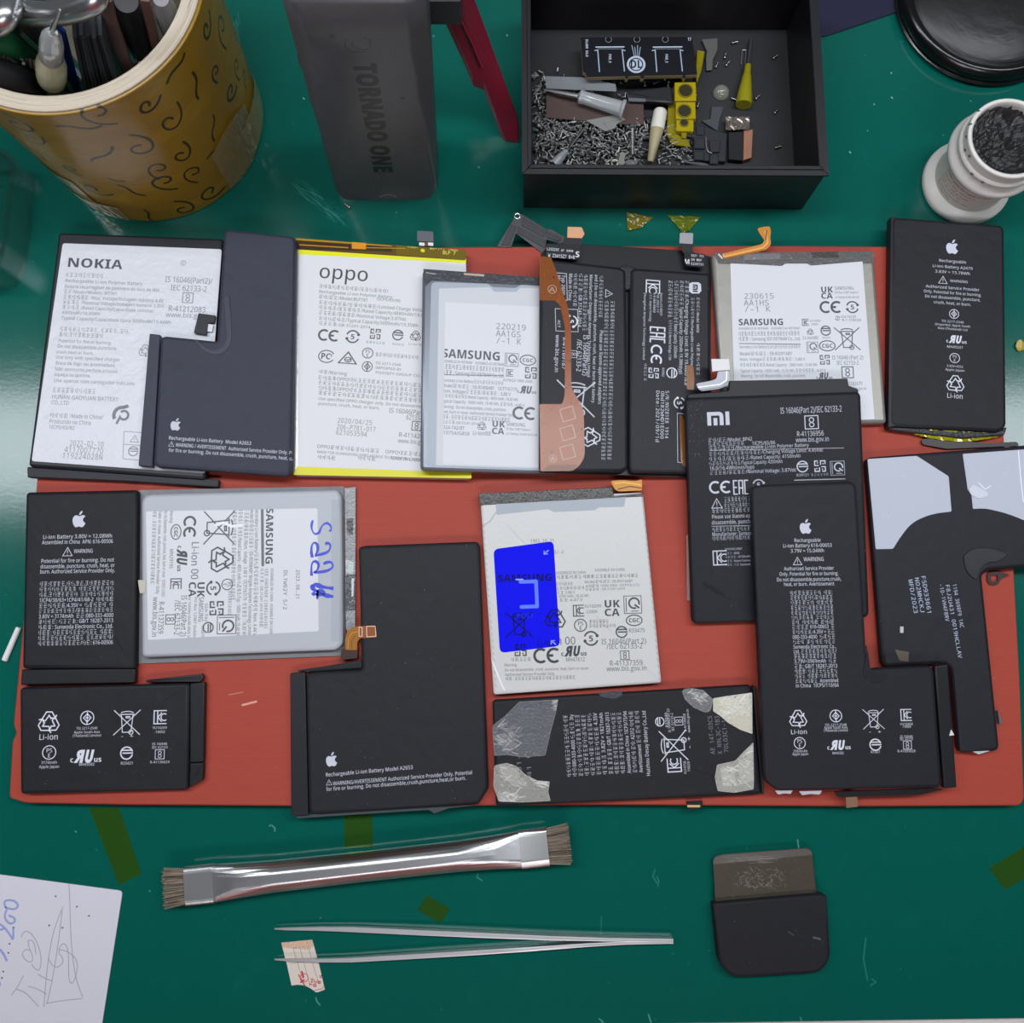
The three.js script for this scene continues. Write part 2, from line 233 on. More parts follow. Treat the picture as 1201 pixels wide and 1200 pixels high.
{ // desk of white laminate, its front edge just past the mat
  const t = thing('desk', 'white laminate desk showing past the lower right edge of the green mat', 'desk', V3(0, -0.765, 0));
  const c = canvasOf(512, 512), g = c.getContext('2d'); g.fillStyle = '#d9d6d0'; g.fillRect(0, 0, 512, 512);
  for (let i = 0; i < 900; i++) { g.fillStyle = hex(rnd() < 0.5 ? 0x9a948a : 0xb9a98a, rr(0.1, 0.5)); g.fillRect(rnd() * 512, rnd() * 512, rr(1, 3), rr(1, 2)); }
  const tx = texOf(c); tx.wrapS = tx.wrapT = THREE.RepeatWrapping; tx.repeat.set(12, 8);
  mesh('tabletop', box(1.5, 0.025, 0.93, 0, 0.7495, -0.215), new THREE.MeshPhysicalMaterial({ map: tx, roughness: 0.45 }), t);
  for (const x of [-0.7, 0.7]) for (const z of [-0.62, 0.2]) mesh('leg', box(0.05, 0.737, 0.05, x, 0.3685 + 0.0, z), M(0x555555, 0.5, 0.3), t);
}
{ // the green mat
  const a = at(0, 1212, 0), b = at(1201, 1194, 0), sl = (b.z - a.z) / (b.x - a.x), zf = (x) => a.z + (x - a.x) * sl;
  const pts = [[-0.5, -0.6], [0.5, -0.6], [0.5, zf(0.5)], [-0.5, zf(-0.5)]], bb = [-0.27, -0.31, 0.54, 0.54];
  const p = new Print([-270, -310, 540, 540], (x, y) => { const q = at(x, y, 0); return [q.x * 1000, q.z * 1000]; }, '#06584d', 2048 / 540), g = p.g;
  for (let i = 0; i < 2600; i++) { g.globalAlpha = rr(0.02, 0.07); g.fillStyle = rnd() < 0.5 ? '#064f45' : '#0f7766'; g.beginPath(); g.ellipse(rr(-270, 270), rr(-310, 230), rr(0.6, 5), rr(0.4, 3), rnd() * 3, 0, 7); g.fill(); }
  g.globalAlpha = 1;
  p.specks(420, ['#9fc0b8', '#cfe0da', '#7aa79c'], 0.08, 0.28, 0.6).scratches(260, '#7fb5a8', 8, 0.22, 0.1).scratches(120, '#04352e', 10, 0.3, 0.12);
  // scuffed patches the photograph shows: fine whitish strokes beside the grey case, left of it, and short cuts at the near edge
  for (let i = 0; i < 90; i++) { const t = rnd(), x = 345 + t * 45 + rr(-8, 8), y = 212 + t * 38 + rr(-7, 7); p.line([[x, y], [x + rr(8, 18), y + rr(7, 14)]], rr(0.3, 0.8), '#a8d0c8', { a: rr(0.08, 0.3) }); }
  for (let i = 0; i < 40; i++) { const x = 265 + rr(0, 14), y = 8 + rr(0, 40); p.line([[x, y], [x + rr(1, 4), y + rr(6, 14)]], rr(0.4, 1.2), '#a8d0c8', { a: rr(0.06, 0.25) }); }
  for (let i = 0; i < 60; i++) { const x = rr(2, 45), y = rr(400, 620); p.line([[x, y], [x + rr(4, 16), y + rr(-2, 5)]], rr(0.3, 0.7), '#b4d6cf', { a: rr(0.1, 0.4) }); }
  for (const [x, y, l] of [[702, 1195, 7], [760, 1190, 9], [938, 1193, 6], [768, 1020, 16], [770, 1028, 12], [1015, 1100, 50], [1022, 1148, 8], [935, 985, 12], [705, 1075, 30], [640, 1100, 10], [560, 1025, 8], [370, 1170, 9], [318, 968, 7]]) p.line([[x, y], [x + rr(-3, 5), y + l * 0.5], [x + rr(-2, 6), y + l]], rr(0.8, 1.6), '#b9d8d0', { a: rr(0.25, 0.6) });
  for (const [x, y] of [[508, 42], [594, 41], [1045, 85], [1025, 122], [1045, 114], [1017, 153], [996, 178], [1138, 118], [464, 249], [355, 115], [175, 1045], [88, 975], [316, 968]]) p.line([[x, y], [x + rr(-1, 1.5), y + rr(0, 1.5)]], rr(0.9, 1.7), '#dfeee9', { a: rr(0.5, 0.8) });
  const geo = slab(pts, -0.002, 0.002), m = new THREE.MeshPhysicalMaterial({ map: p.tex(), roughness: 0.14, bumpMap: bumpOf(grain, 0.54, 0.54, 0.05), bumpScale: 0.00002 });
  planarUV(geo, bb[0], bb[1], bb[2], bb[3]); single('desk_mat', geo, m, 'glossy dark green work mat that covers the desk under everything', 'mat');
  m.map.wrapS = m.map.wrapT = THREE.RepeatWrapping;
}
// ---------------------------------------------------------------- the red rubber board
const BT = 6;                                               // thickness of the board, mm
{
  const px = [[66, 290], [300, 291], [640, 289], [900, 288], [1163, 290], [1177, 510], [1189, 671], [1196, 800], [1201, 938], [1196, 945], [1000, 946], [700, 944], [420, 946], [150, 944], [30, 942], [10, 936], [14, 868], [19, 860], [15, 850], [20, 799], [43, 561]];
  const pts = px.map(([x, y]) => { const q = at(x, y, BT); return [q.x, q.z]; }), bb = boxOf(pts);
  const p = new Print(bb.map((v) => v * 1000), (x, y) => { const q = at(x, y, BT); return [q.x * 1000, q.z * 1000]; }, '#a33824', 1900 / (bb[2] * 1000)), g = p.g;
  for (let i = 0; i < 1400; i++) { g.globalAlpha = rr(0.02, 0.06); g.fillStyle = rnd() < 0.5 ? '#8e3024' : '#bb5242'; g.beginPath(); g.ellipse(rr(-200, 200), rr(-190, 90), rr(2, 14), rr(0.3, 1.2), 0, 0, 7); g.fill(); }
  g.globalAlpha = 1;
  for (let z = bb[1] * 1000; z < (bb[1] + bb[3]) * 1000; z += 0.55) { g.globalAlpha = rr(0.1, 0.3); g.fillStyle = '#7c2a20'; g.fillRect(-210, z, 430, 0.2); }
  g.globalAlpha = 1; p.specks(260, ['#d9b0a6', '#e8d5cf', '#7a2a20'], 0.06, 0.2, 0.6).scratches(40, '#d79a8c', 5, 0.35, 0.12);
  p.line([[284, 827], [300, 823]], 2.4, '#e3b3a9', { a: 0.8 }); p.line([[268, 815], [284, 812]], 1.2, '#d9a196', { a: 0.6 });
  const geo = slab(pts, 0, BT * MM, { r: 0.0015, bevel: 0.0004, seg: 1 }); planarUV(geo, ...bb);
  const rib = new Uint8Array(16 * 4); for (let i = 0; i < 16; i++) { const v = i < 11 ? 220 : 90; rib.set([v, v, v, 255], i * 4); }
  const rt = new THREE.DataTexture(rib, 1, 16); rt.wrapS = rt.wrapT = THREE.RepeatWrapping; rt.magFilter = THREE.LinearFilter; rt.repeat.set(1, bb[3] / 0.00055); rt.needsUpdate = true;
  single('rubber_board', geo, new THREE.MeshPhysicalMaterial({ map: p.tex(), roughness: 0.62, bumpMap: rt, bumpScale: 0.00003 }), 'red brown finely ribbed rubber board lying under all the batteries', 'board');
}

// ---------------------------------------------------------------- batteries
const INK = '#d5d8e2', TXT = '#55585f', BLACK = '#191a1f';
// ref = three points of the crop (top left, top right, bottom left), h = height of the battery's underside there, mm
function battery(label, crop, ref, h, t, name = 'phone_battery') {
  const hs = Array.isArray(h) ? h : [h, h, h], w = ref.map(([x, y], i) => at(...crop(x, y), hs[i] + 0.03 + t));
  const ex = w[1].clone().sub(w[0]).normalize(), e2 = w[2].clone().sub(w[0]), n = e2.clone().cross(ex).normalize(), ez = ex.clone().cross(n);
  const o = w[0].clone().addScaledVector(n, -t * MM), eye = V3(0, CAM_H, 0);
  const g = thing(name, label, 'battery', o); g.quaternion.setFromRotationMatrix(new THREE.Matrix4().makeBasis(ex, n, ez));
  const B = { g, t, crop };
  B.P = (yl) => (x, y) => { const d = ray(...crop(x, y)), k = (yl * MM - eye.clone().sub(o).dot(n)) / d.dot(n), q = eye.clone().addScaledVector(d, k).sub(o); return [q.dot(ex) * 1000, q.dot(ez) * 1000]; };
  B.pt = (x, y, yl) => { const q = B.P(yl)(x, y); return V3(q[0] * MM, yl * MM, q[1] * MM); };
  B.part = (name, pts, { y0 = 0, t = B.t, r = 1.2, bevel = 0, seg = 3, base, print, mat = {}, m, label, wrink, parent = g, cut, ppm = 9 } = {}) => {
    const P = B.P(y0 + t), q = pts.map((p) => { const a = P(p[0], p[1]); return [a[0] * MM, a[1] * MM, p[2] === undefined ? r * MM : p[2] * MM]; }), bb = boxOf(q);
    const sh = outline(q, r * MM);
    if (cut) hole(sh, cut.map((p) => { const a = P(p[0], p[1]); return [a[0] * MM, a[1] * MM, 0.5 * MM]; }));
    const geo = slabShape(sh, y0 * MM, t * MM, bevel * MM, seg); planarUV(geo, ...bb);
    if (!m) {
      const bump = wrink ? { bumpMap: bumpOf(wrink[0], bb[2], bb[3], wrink[2] * MM), bumpScale: wrink[1] * MM } : {};
      if (print) { const p = new Print(bb.map((v) => v * 1000), P, base, ppm); print(p); m = new THREE.MeshPhysicalMaterial({ map: p.tex(), roughness: 0.5, specularIntensity: 0.6, ...bump, ...mat }); }
      else m = new THREE.MeshPhysicalMaterial({ color: base, roughness: 0.5, specularIntensity: 0.6, ...bump, ...mat });
    }
    return mesh(name, geo, m, parent, label);
  };
  return B;
}
const worn = (p, n = 60) => { // dust and rub marks of a black pouch
  const g = p.g, [x, z, W, H] = p.box;
  for (let i = 0; i < 260; i++) { g.globalAlpha = rr(0.02, 0.06); g.fillStyle = rnd() < 0.6 ? '#2b2e36' : '#0e0f12'; g.beginPath(); g.ellipse(x + rnd() * W, z + rnd() * H, rr(0.5, 4), rr(0.3, 2), rnd() * 3, 0, 7); g.fill(); }
  g.globalAlpha = 1; p.specks(n, ['#a9adb8', '#d8dae0', '#6b6f79'], 0.05, 0.13, 0.6).scratches(n * 0.4, '#8a8e9a', 3, 0.35, 0.06); p.col = INK;
};
const pouch = { base: BLACK, bevel: 1.3, r: 2.5, mat: { roughness: 0.55, specularIntensity: 0.55 }, wrink: [softNoise, 0.3, 24] };
const lit = (p, list, cx, s) => { for (const [str, y, w, h, o] of list) p.t(str, cx, y, w, h, { c: 1, ...o }); };

{ // white label battery, upper left
  const c = CR(20, 260, 3.639), B = battery('battery with silvery white label in black frame, at the upper left corner of the board', c, [[175, 45], [880, 75], [90, 1040]], BT, 4.4);
  B.part('cell', [[175, 45], [880, 72], [800, 1100], [45, 1045]], { base: '#1e2026', bevel: 1, r: 1.5, mat: { roughness: 0.4 } });
  B.part('label', [[193, 92], [872, 118], [800, 1075], [60, 1022]], {
    y0: B.t, t: 0.12, r: 1, base: '#cfd2d8', mat: { roughness: 0.33 }, wrink: [wrinkle, 0.55, 30], print: (p) => {
      p.specks(30, ['#9a9ca3', '#eeeeee'], 0.05, 0.15); p.col = '#7d8088';
      p.t('NOKIA', 210, 173, 242, 41, { b: 1, col: '#4b4f55', f: 'sans-serif' });
      p.rows([['可充式鋰離子電池組', 205, 226, 166, 15], ['Rechargeable Li-ion Polymer Battery', 203, 251, 335, 15], ['Bateria recarregável de polímero de íons de lítio', 201, 275, 410, 15], ['型號/Model/Modelo: WT341', 198, 297, 230, 15], ['充電限制電壓 /Max. Voltage/Voltagem máxima 4.4V', 195, 320, 432, 15], ['標稱電壓 /Nominal Voltage/Voltagem nominal 3.85V', 193, 342, 437, 15], ['額定容量 /Rated Capacity/Capacidade nominal:', 191, 364, 396, 15], ['4900mAh/18.86Wh', 189, 387, 165, 15], ['Typical Capacity/Capacidade típica 5050mAh/19.44Wh', 187, 410, 472, 15],
        ['請勿丟入火中或擠壓, 請勿拆解, 穿刺,', 180, 456, 300, 15], ['重摔,加熱或焚燒本電池', 177, 480, 192, 15], ['Potential for fire or burning.', 174, 507, 230, 15], ['Do not disassemble,puncture,', 170, 530, 256, 15], ['crush,heat or burn.', 166, 554, 160, 15], ['Use only with specified charger', 163, 578, 275, 15], ['Risco de fogo ou queimadura.', 162, 602, 258, 15], ['Não desmonte,perfure,amasse,', 159, 628, 272, 15], ['aqueça ou queime.', 157, 651, 156, 15], ['Use apenas com carregador indicado', 155, 676, 345, 15],
        ['湖南高遠電池有限公司', 150, 718, 186, 17], ['HUNAN GAOYUAN BATTERY', 146, 746, 284, 18], ['CO.,LTD', 144, 771, 76, 18], ['中國製造 /Made in China/', 138, 826, 226, 17], ['Produzido na China', 135, 852, 178, 17], ['1ICP5/65/82', 133, 876, 110, 16]]);
      p.rows([['2022-02-10', 222, 946, 145, 24], ['4117007770', 200, 972, 165, 24], ['119224028N', 190, 998, 172, 24]], { f: 'monospace', col: '#83868c' });
      p.rows([['IS 16046(Part2)/', 630, 246, 205, 24], ['IEC 62133-2', 653, 281, 158, 24], ['R-41212083', 643, 370, 162, 24], ['www.bis.gov.in', 632, 396, 200, 21]]);
      p.i('bis', 727, 325, 50).i('recycle', 545, 552, 60).i('swirl', 445, 824, 92, { col: '#6c6f76' }).i('pse', 708, 176, 24);
      p.line([[455, 895], [560, 903], [556, 1022], [450, 1012]], 2.5, '#7d8088', { close: 1 }).line([[453, 950], [558, 958]], 2.5, '#7d8088').i('warn', 500, 926, 36).i('rcirc', 494, 980, 46);
    },
  });
  B.part('edge_flap', [[40, 1046], [560, 1075], [860, 1102], [856, 1133], [450, 1108], [42, 1092]], { y0: 0.1, t: 2.6, r: 0.5, base: '#1e2026', bevel: 0.4, mat: { roughness: 0.45 } });
}
function lBattery(label, c, ref, h, cell, flap, text, base) { // the two L-shaped batteries of the same kind
  const B = battery(label, c, ref, h, 4.2);
  B.part('cell', cell, { ...pouch, base, print: (p) => { worn(p, 70); text(p); } });
  B.part('flap', flap, { y0: 0.4, t: 2.7, r: 0.5, base, bevel: 0.4, mat: { roughness: 0.5 } });
  return B;
}
{ // L-shaped, upper left
  const c = CR(20, 260, 3.639), h = BT + 4.4 + 0.15;
  const B = lBattery('dark grey L-shaped battery lying over the right part of the white label battery', c, [[560, 478], [1180, 520], [515, 1045]], h,
    [[880, 28], [1187, 62], [1166, 1086], [577, 1046], [610, 484], [848, 508, 0.6]], [[563, 477], [609, 482], [575, 1047], [515, 1042]], (p) => {
      p.i('apple', 675, 864, 46, { col: '#c4c7d2' }).t('Rechargeable Li-ion Battery  Model A2653', 645, 922, 350, 15);
      p.i('warn', 657, 949, 24).t('WARNING / AVERTISSEMENT  Authorized Service Provider Only. Potential', 675, 953, 545, 14).t('for fire or burning. Do not disassemble, crush, puncture, heat, or burn.', 645, 975, 575, 14);
    }, '#343744');
  B.part('corner_ridge', [[875, 320, 1], [905, 310, 2], [912, 420, 6], [915, 520, 6], [870, 572, 5], [800, 560, 5], [745, 500, 3], [770, 505, 1], [815, 548, 4], [868, 545, 5], [893, 505, 5], [888, 420, 4]], { y0: B.t - 0.25, t: 0.5, base: '#343744', bevel: 0.25, seg: 2, mat: { roughness: 0.42 } });
  B.part('connector', [[772, 390], [845, 400], [840, 430], [812, 432], [806, 482], [752, 474]], { y0: 0.6, t: 1.2, r: 0.3, base: '#2a2b31', bevel: 0.2, mat: { roughness: 0.5 } });
  B.part('contact_strip', [[812, 436], [836, 440], [830, 470], [808, 468]], { y0: 0.5, t: 0.7, r: 0.2, base: '#b9bbc0', mat: { roughness: 0.4, metalness: 0.3 } });
}
{ // yellow-edged white battery
  const c = CR(330, 260, 3.872), B = battery('white battery with bright yellow bands along its top and bottom edges', c, [[62, 80], [845, 140], [48, 1150]], BT, 4.5);
  B.part('cell', [[60, 78], [838, 140], [862, 1168], [48, 1152]], { base: '#b9babb', bevel: 1.1, r: 2, mat: { roughness: 0.3, metalness: 0.35 }, wrink: [wrinkle, 0.2, 20] });
  B.part('edge_tape', [[62, 74], [838, 130], [836, 176], [66, 126]], { y0: B.t - 0.3, t: 0.42, r: 0.8, base: '#5a4414', mat: { roughness: 0.25 }, print: (p) => {
    p.poly([[62, 74], [500, 100], [500, 136], [66, 126]], '#3a2a16').poly([[520, 100], [838, 125], [836, 176], [520, 150]], '#6a5a10').poly([[62, 74], [500, 108], [500, 114], [62, 84]], '#d9a514', 0.7);
    p.poly([[318, 83], [384, 86], [382, 126], [318, 123]], '#d98e1c'); p.line([[80, 105], [300, 118]], 5, '#c98a14'); p.line([[385, 118], [560, 122]], 4, '#b38a1a');
    p.rows([['11-0078-1', 570, 112, 50, 12], ['MU-1-1 14UX', 672, 118, 130, 15], ['BLP 7', 730, 140, 60, 15]], { col: '#d7cf5a', f: 'monospace', b: 1 });
    p.line([[638, 130], [642, 132]], 16, '#d9cf30').line([[636, 108], [644, 110]], 10, '#d9cf30'); } });
  B.part('yellow_band', [[78, 122], [838, 166], [836, 190], [76, 152]], { y0: B.t, t: 0.1, r: 0.5, base: '#dfe000', mat: { roughness: 0.35 } });
  B.part('yellow_band', [[72, 1108], [860, 1138], [862, 1166], [52, 1150]], { y0: B.t - 0.1, t: 0.2, r: 0.5, base: '#d4cf08', mat: { roughness: 0.35 } });
  B.part('label', [[78, 148], [836, 188], [850, 1140], [72, 1112]], {
    y0: B.t, t: 0.12, r: 0.6, base: '#d6d7d9', mat: { roughness: 0.45 }, wrink: [softNoise, 0.1, 26], print: (p) => {
      p.specks(30, ['#9a9ca3', '#ffffff'], 0.05, 0.15); p.col = '#73767b';
      p.t('oppo', 168, 222, 232, 66, { col: '#3c3f43' });
      p.rows([['聚合物锂离子电池组/二次锂電池組/', 168, 292, 320, 15], ['Rechargeable Li-ion Polymer Battery', 168, 316, 338, 14], ['型号/型號/Model:BLP781', 168, 340, 226, 15], ['1ICP5/65/86', 428, 350, 112, 14], ['充电限制电压/充電限制電壓/Limited Charge Voltage', 168, 366, 500, 15], ['额定容量/額定電容量/Rated Capacity:4880mAh/18.88Wh', 168, 389, 520, 15], ['标称电压/標稱電壓/Nominal Voltage:3.87Vdc', 168, 413, 402, 15], ['电池典型容量/Typical Capacity:5000mAh/19.35Wh', 168, 438, 456, 15], ['执行标准:GB 31241-2014', 168, 461, 236, 14],
        ['通電池編號碼', 382, 546, 88, 9], ['R33X12', 502, 555, 54, 9], ['Li-ion 00', 575, 555, 66, 9], ['オ・ポシマーパン株式会社', 425, 602, 196, 14], ['TIS 2217-2548', 425, 641, 116, 12], ['IMPORTED BY', 425, 662, 118, 12], ['POSSEFY GROUP CO.,LTD', 425, 684, 250, 12],
        ['警告/Warning', 168, 681, 128, 15], ['仅限使用OPPO认可的充电器。禁止拆解、刺破、撞', 166, 707, 470, 15], ['投入火中。高温环境或电池浸水也禁止使用。请勿置', 166, 730, 470, 15], ['僅限使用OPPO認可的充電器。禁止拆解、刺破、撞', 166, 753, 470, 15], ['擊、投入火中及高溫或浸水後使用。請勿置於兒童', 166, 777, 470, 15], ['Use specified OPPO charger only. Do not disassemble', 166, 802, 480, 14], ['puncture, crush, heat, or burn.', 166, 825, 278, 14],
        ['IS 16046(Part 2)/IEC', 487, 857, 230, 22], ['62133-2', 565, 888, 80, 22], ['R-41142037', 530, 967, 140, 21], ['www.bis.gov.in', 527, 994, 150, 19], ['OPPO广东移动通信有限公司    OPPO廣東移動通信', 160, 1020, 500, 16], ['MADE FOR GUANGDONG OPPO MOBILE TELECOMMUNICATIONS', 160, 1045, 480, 12], ['中国制造', 162, 1068, 82, 16], ['中國製造', 345, 1072, 82, 16], ['MADE IN CHINA', 495, 1074, 138, 15]]);
      p.rows([['2020/04/25', 252, 902, 158, 22], ['206-P781-017', 248, 930, 178, 22], ['621053594', 245, 955, 142, 22]], { f: 'monospace', col: '#85878c' });
      p.col = '#4d5055'; p.i('ce', 210, 516, 82).i('five', 322, 522, 66).i('bsmi', 425, 510, 48).i('rcirc', 527, 515, 54).i('recycle', 607, 520, 54).i('pct', 203, 612, 74).i('rcm', 300, 618, 84, { sy: 0.75 }).i('pse', 390, 597, 52).i('tisi', 388, 658, 50).i('bis', 612, 928, 46);
    },
  });
  const ft = B.part('flex_tail', [[628, 92], [686, 96], [686, 112], [626, 108]], { y0: B.t - 0.6, t: 0.3, r: 0.2, base: '#5a4a12' });
  B.part('connector', [[614, 40], [688, 44], [690, 92], [614, 88]], { parent: ft, y0: 3.6, t: 1.0, r: 0.6, base: '#5b5d66', bevel: 0.2, mat: { roughness: 0.5 } });
  for (const x of [624, 664]) B.part('contact', [[x, 94], [x + 24, 96], [x + 24, 110], [x, 108]], { y0: B.t - 0.3, t: 0.35, r: 0.2, base: '#d8d8d8', mat: { roughness: 0.35, metalness: 0.4 } });
}
{ // grey foil battery half under the brown-taped one
  const c = CR(480, 240, 3.637), B = battery('grey foil battery with a white label, leaning on the yellow-banded battery', c, [[55, 280], [640, 320], [45, 1130]], [BT + 6.4, BT + 1.3, BT + 6.4], 4.3);
  B.part('cell', [[55, 274], [642, 318], [632, 1150], [45, 1132]], { base: '#6f747c', bevel: 1.1, r: 2, mat: { roughness: 0.3, metalness: 0.4 } });
  B.part('dark_tape', [[58, 274], [642, 316], [640, 352], [95, 324], [66, 350]], { y0: B.t, t: 0.06, r: 0.3, base: '#3b3d42', mat: { roughness: 0.3 }, wrink: [wrinkle, 0.25, 14], print: (p) => { p.specks(40, ['#8f9298', '#b9bcc0'], 0.08, 0.3, 0.5); p.line([[235, 296], [315, 302]], 9, '#b8a58f').line([[70, 290], [110, 296]], 4, '#a9abb0'); } });
  B.part('film', [[92, 330, 2], [335, 338], [352, 352], [455, 356], [470, 342], [640, 352], [634, 1138], [72, 1112]], { y0: B.t, t: 0.1, r: 1.5, base: '#a3abb5', mat: { roughness: 0.35 }, wrink: [softNoise, 0.1, 20] });
  B.part('under_label', [[125, 358], [345, 352], [360, 372], [455, 372], [470, 356], [638, 358], [632, 1128], [112, 1112]], { y0: B.t + 0.1, t: 0.05, r: 0.4, base: '#c6c9ce', mat: { roughness: 0.4 } });
  B.part('label', [[152, 416], [640, 440], [630, 1122], [142, 1108]], {
    y0: B.t + 0.15, t: 0.1, r: 0.4, base: '#d3d5d9', mat: { roughness: 0.42 }, wrink: [softNoise, 0.08, 26], print: (p) => {
      p.specks(20, ['#9a9ca3', '#fff'], 0.05, 0.12); p.col = '#6d7077';
      p.rows([['220219', 367, 517, 130, 26], ['AA1GS', 367, 548, 108, 26], ['/-1 K', 367, 578, 108, 26]], { f: 'monospace', col: '#85888e' });
      p.t('SAMSUNG', 138, 633, 246, 36, { b: 1, col: '#50535a' });
      p.rows([['ASSEMBLED IN VIETNAM    ASSEMBLÉ AU VIETNAM', 138, 667, 260, 11], ['제조자/제조원/베트남생산 리튬이온전지조립', 138, 690, 260, 17], ['제조사 : Samsung SDI VIETNAM Co., Ltd.', 138, 715, 262, 16], ['Secondary Li-ion Battery/二次锂离子电池/二次鋰', 138, 748, 256, 13], ['ASTW22-1986-2006', 398, 748, 125, 11], ['Model/型号/型號 : EB-BS908ABY   1ICP7/67/79', 138, 771, 315, 14], ['Nom. Voltage/标称电压/標稱電壓 : 3.88 V', 138, 793, 286, 14], ['额定容量/額定容量/Rated Capacity : 4855 mAh, 18.83 Wh', 138, 814, 318, 13], ['Typical Capacity : 5000 mAh, 19.40 Wh, 充电限制 : 4.45 V', 138, 837, 345, 13], ['Warning : Do not disassemble, crush, puncture,', 138, 860, 268, 13], ['heat, burn or reuse. Authorized Service Provider Only', 138, 882, 300, 13], ['警告 : 禁止拆解、挤压、穿刺、请勿加热或焚烧', 138, 904, 286, 14], ['执行标准 GB 31241-2014', 138, 926, 152, 12], ['02A-T42/BT', 142, 950, 90, 14], ['19754/G8S8', 142, 972, 110, 14], ['Li-ion00', 268, 973, 76, 18], ['SAMSUNG', 412, 936, 80, 15], ['PO Box 12987 Dublin 6', 412, 957, 100, 9], ['or Yateley GU46 6GG UK', 412, 976, 130, 9]]);
      p.line([[138, 726], [400, 730]], 3, '#6d7077'); p.col = '#5b5e65';
      p.i('qic', 435, 662, 58).i('cgc', 504, 664, 68).i('kc', 425, 718, 34).i('bsmi', 517, 718, 50).i('ru', 497, 792, 44).i('ce', 486, 890, 84).i('recycle', 308, 945, 40).i('ukca', 378, 952, 56);
    },
  });
}
{ // two-cell black battery with orange film
  const c = CR(620, 250, 3.75), B = battery('black battery of two joined cells with orange film along its left edge', c, [[45, 180], [800, 240], [45, 1140]], [BT + 7.4, BT + 0.1, BT + 7.4], 3.9);
  B.part('base_film', [[52, 178], [80, 150], [240, 136], [690, 165], [800, 190], [803, 1168], [45, 1140]], { y0: 0, t: 0.9, r: 1, base: '#16171a', bevel: 0.2, mat: { roughness: 0.4 } });
  B.part('left_cell', [[48, 196], [400, 236], [428, 250], [438, 1122], [410, 1140], [45, 1138]], { y0: 0.9, t: 3, r: 2.2, base: '#1b1c22', bevel: 1.3, mat: { roughness: 0.5, specularIntensity: 0.6 }, wrink: [softNoise, 0.15, 24], print: (p) => {
    worn(p, 40); const R = { rot: 90 };
    p.i('warn', 352, 354, 36, R);
    p.rows([['请使用制造商认可的充电器。禁止拆解、撞击、挤压或投入火中，若出现严重鼓胀请勿继续使用。', 368, 385, 700, 14], ['請使用制造商認可的充電器。禁止拆解、撞擊、擠壓或投入火中，若出現嚴重鼓脹請勿繼續使用。', 342, 385, 700, 14], ['锂离子聚合物可充电电池组', 318, 275, 190, 14], ['Please use Xiaomi-approved adapters', 318, 515, 325, 14], ['and ) Do not disassemble, puncture, crush, heat or burn the battery.', 296, 270, 572, 13], ['Manufacturer: Dongguan Amperex Technology Limited', 273, 270, 456, 13], ['制造商：东莞新能源科技有限公司', 250, 270, 255, 14], ['IS 16046(Part2)', 250, 535, 180, 20], ['执行标准: GB 31241-2014', 228, 265, 240, 14], ['/IEC 62133-2', 222, 555, 142, 20], ['中国制造 中國製造', 205, 265, 150, 14], ['Made in China', 183, 265, 122, 14], ['R-41169187', 157, 545, 142, 17], ['www.bis.gov.in', 126, 535, 165, 17], ['Typ 2600', 152, 272, 90, 14], ['Min 2520', 130, 272, 90, 14]], R);
    p.line([[118, 262], [165, 266], [168, 384], [122, 380]], 2.5, INK, { close: 1 }).line([[115, 420], [214, 424], [216, 522], [118, 518]], 2.5, INK, { close: 1 }).i('five', 186, 476, 60, R).i('bis', 195, 620, 34, R).i('bin', 205, 815, 165, { a: 0.9 }).i('recycle', 270, 985, 92, R).t('ACT', 132, 470, 34, 12, R);
  } });
  B.part('right_cell', [[445, 248], [470, 240], [790, 262], [800, 275], [800, 1150], [450, 1142], [440, 1120]], { y0: 0.9, t: 3, r: 2.2, base: '#1b1c22', bevel: 1.3, mat: { roughness: 0.5, specularIntensity: 0.6 }, wrink: [softNoise, 0.15, 24], print: (p) => {
    worn(p, 60); const R = { rot: 90 };
    p.i('kc', 545, 320, 70, R).i('eac', 565, 536, 70, R).i('ce', 560, 620, 76, R).i('bsmi', 548, 703, 46, R).i('rcirc', 628, 703, 52, R).i('five', 662, 835, 56, R);
    p.rows([['Xiaomi-u13-00031', 582, 350, 105, 9], ['PSE-2022-17', 567, 350, 90, 9], ['R-R-XMI-BM58', 552, 350, 90, 9], ['제조자 : Amperex Technology', 535, 350, 130, 9], ['Zhongshan Amperex Technology Limited', 510, 350, 300, 10], ['型號/型号 額定容量標稱', 622, 296, 170, 15], ['充电限制电压/Nominal Voltage: 7.74V', 622, 470, 180, 12], ['锂离子聚合物电池组/二次锂電池 Rated Capacity: 2430mAh', 648, 296, 350, 15], ['型号/型號/充电 Typical Capacity: 2500mAh 19.3Wh(typ)', 672, 296, 420, 14], ['标称电压/Charging Voltage Limit: 8.9V 19.4Wh/18.8', 695, 296, 470, 14], ['二次锂電池組/Rechargeable Li-ion Polymer Battery', 720, 370, 370, 12], ['型号/型號/Model: BM58', 744, 370, 160, 12], ['制造商有限公司', 744, 570, 150, 12], ['R39062', 590, 680, 40, 9], ['製造編號 碼', 512, 660, 80, 10]], R);
    p.rows([['S/N:NVZ81E8 1914', 608, 780, 210, 15], ['0bd182WHD1E000', 587, 782, 210, 15], ['Date:2021/09/1d', 567, 780, 226, 15]], { ...R, f: 'monospace' });
    p.poly([[704, 310], [716, 304], [745, 304], [756, 312], [758, 342], [748, 354], [716, 354], [704, 344]], '#c9ccd6').i('mi', 731, 329, 30, { ...R, col: '#1b1c22' });
    p.line([[652, 880], [690, 884], [690, 1100], [654, 1096]], 2.5, INK, { close: 1 });
  } });
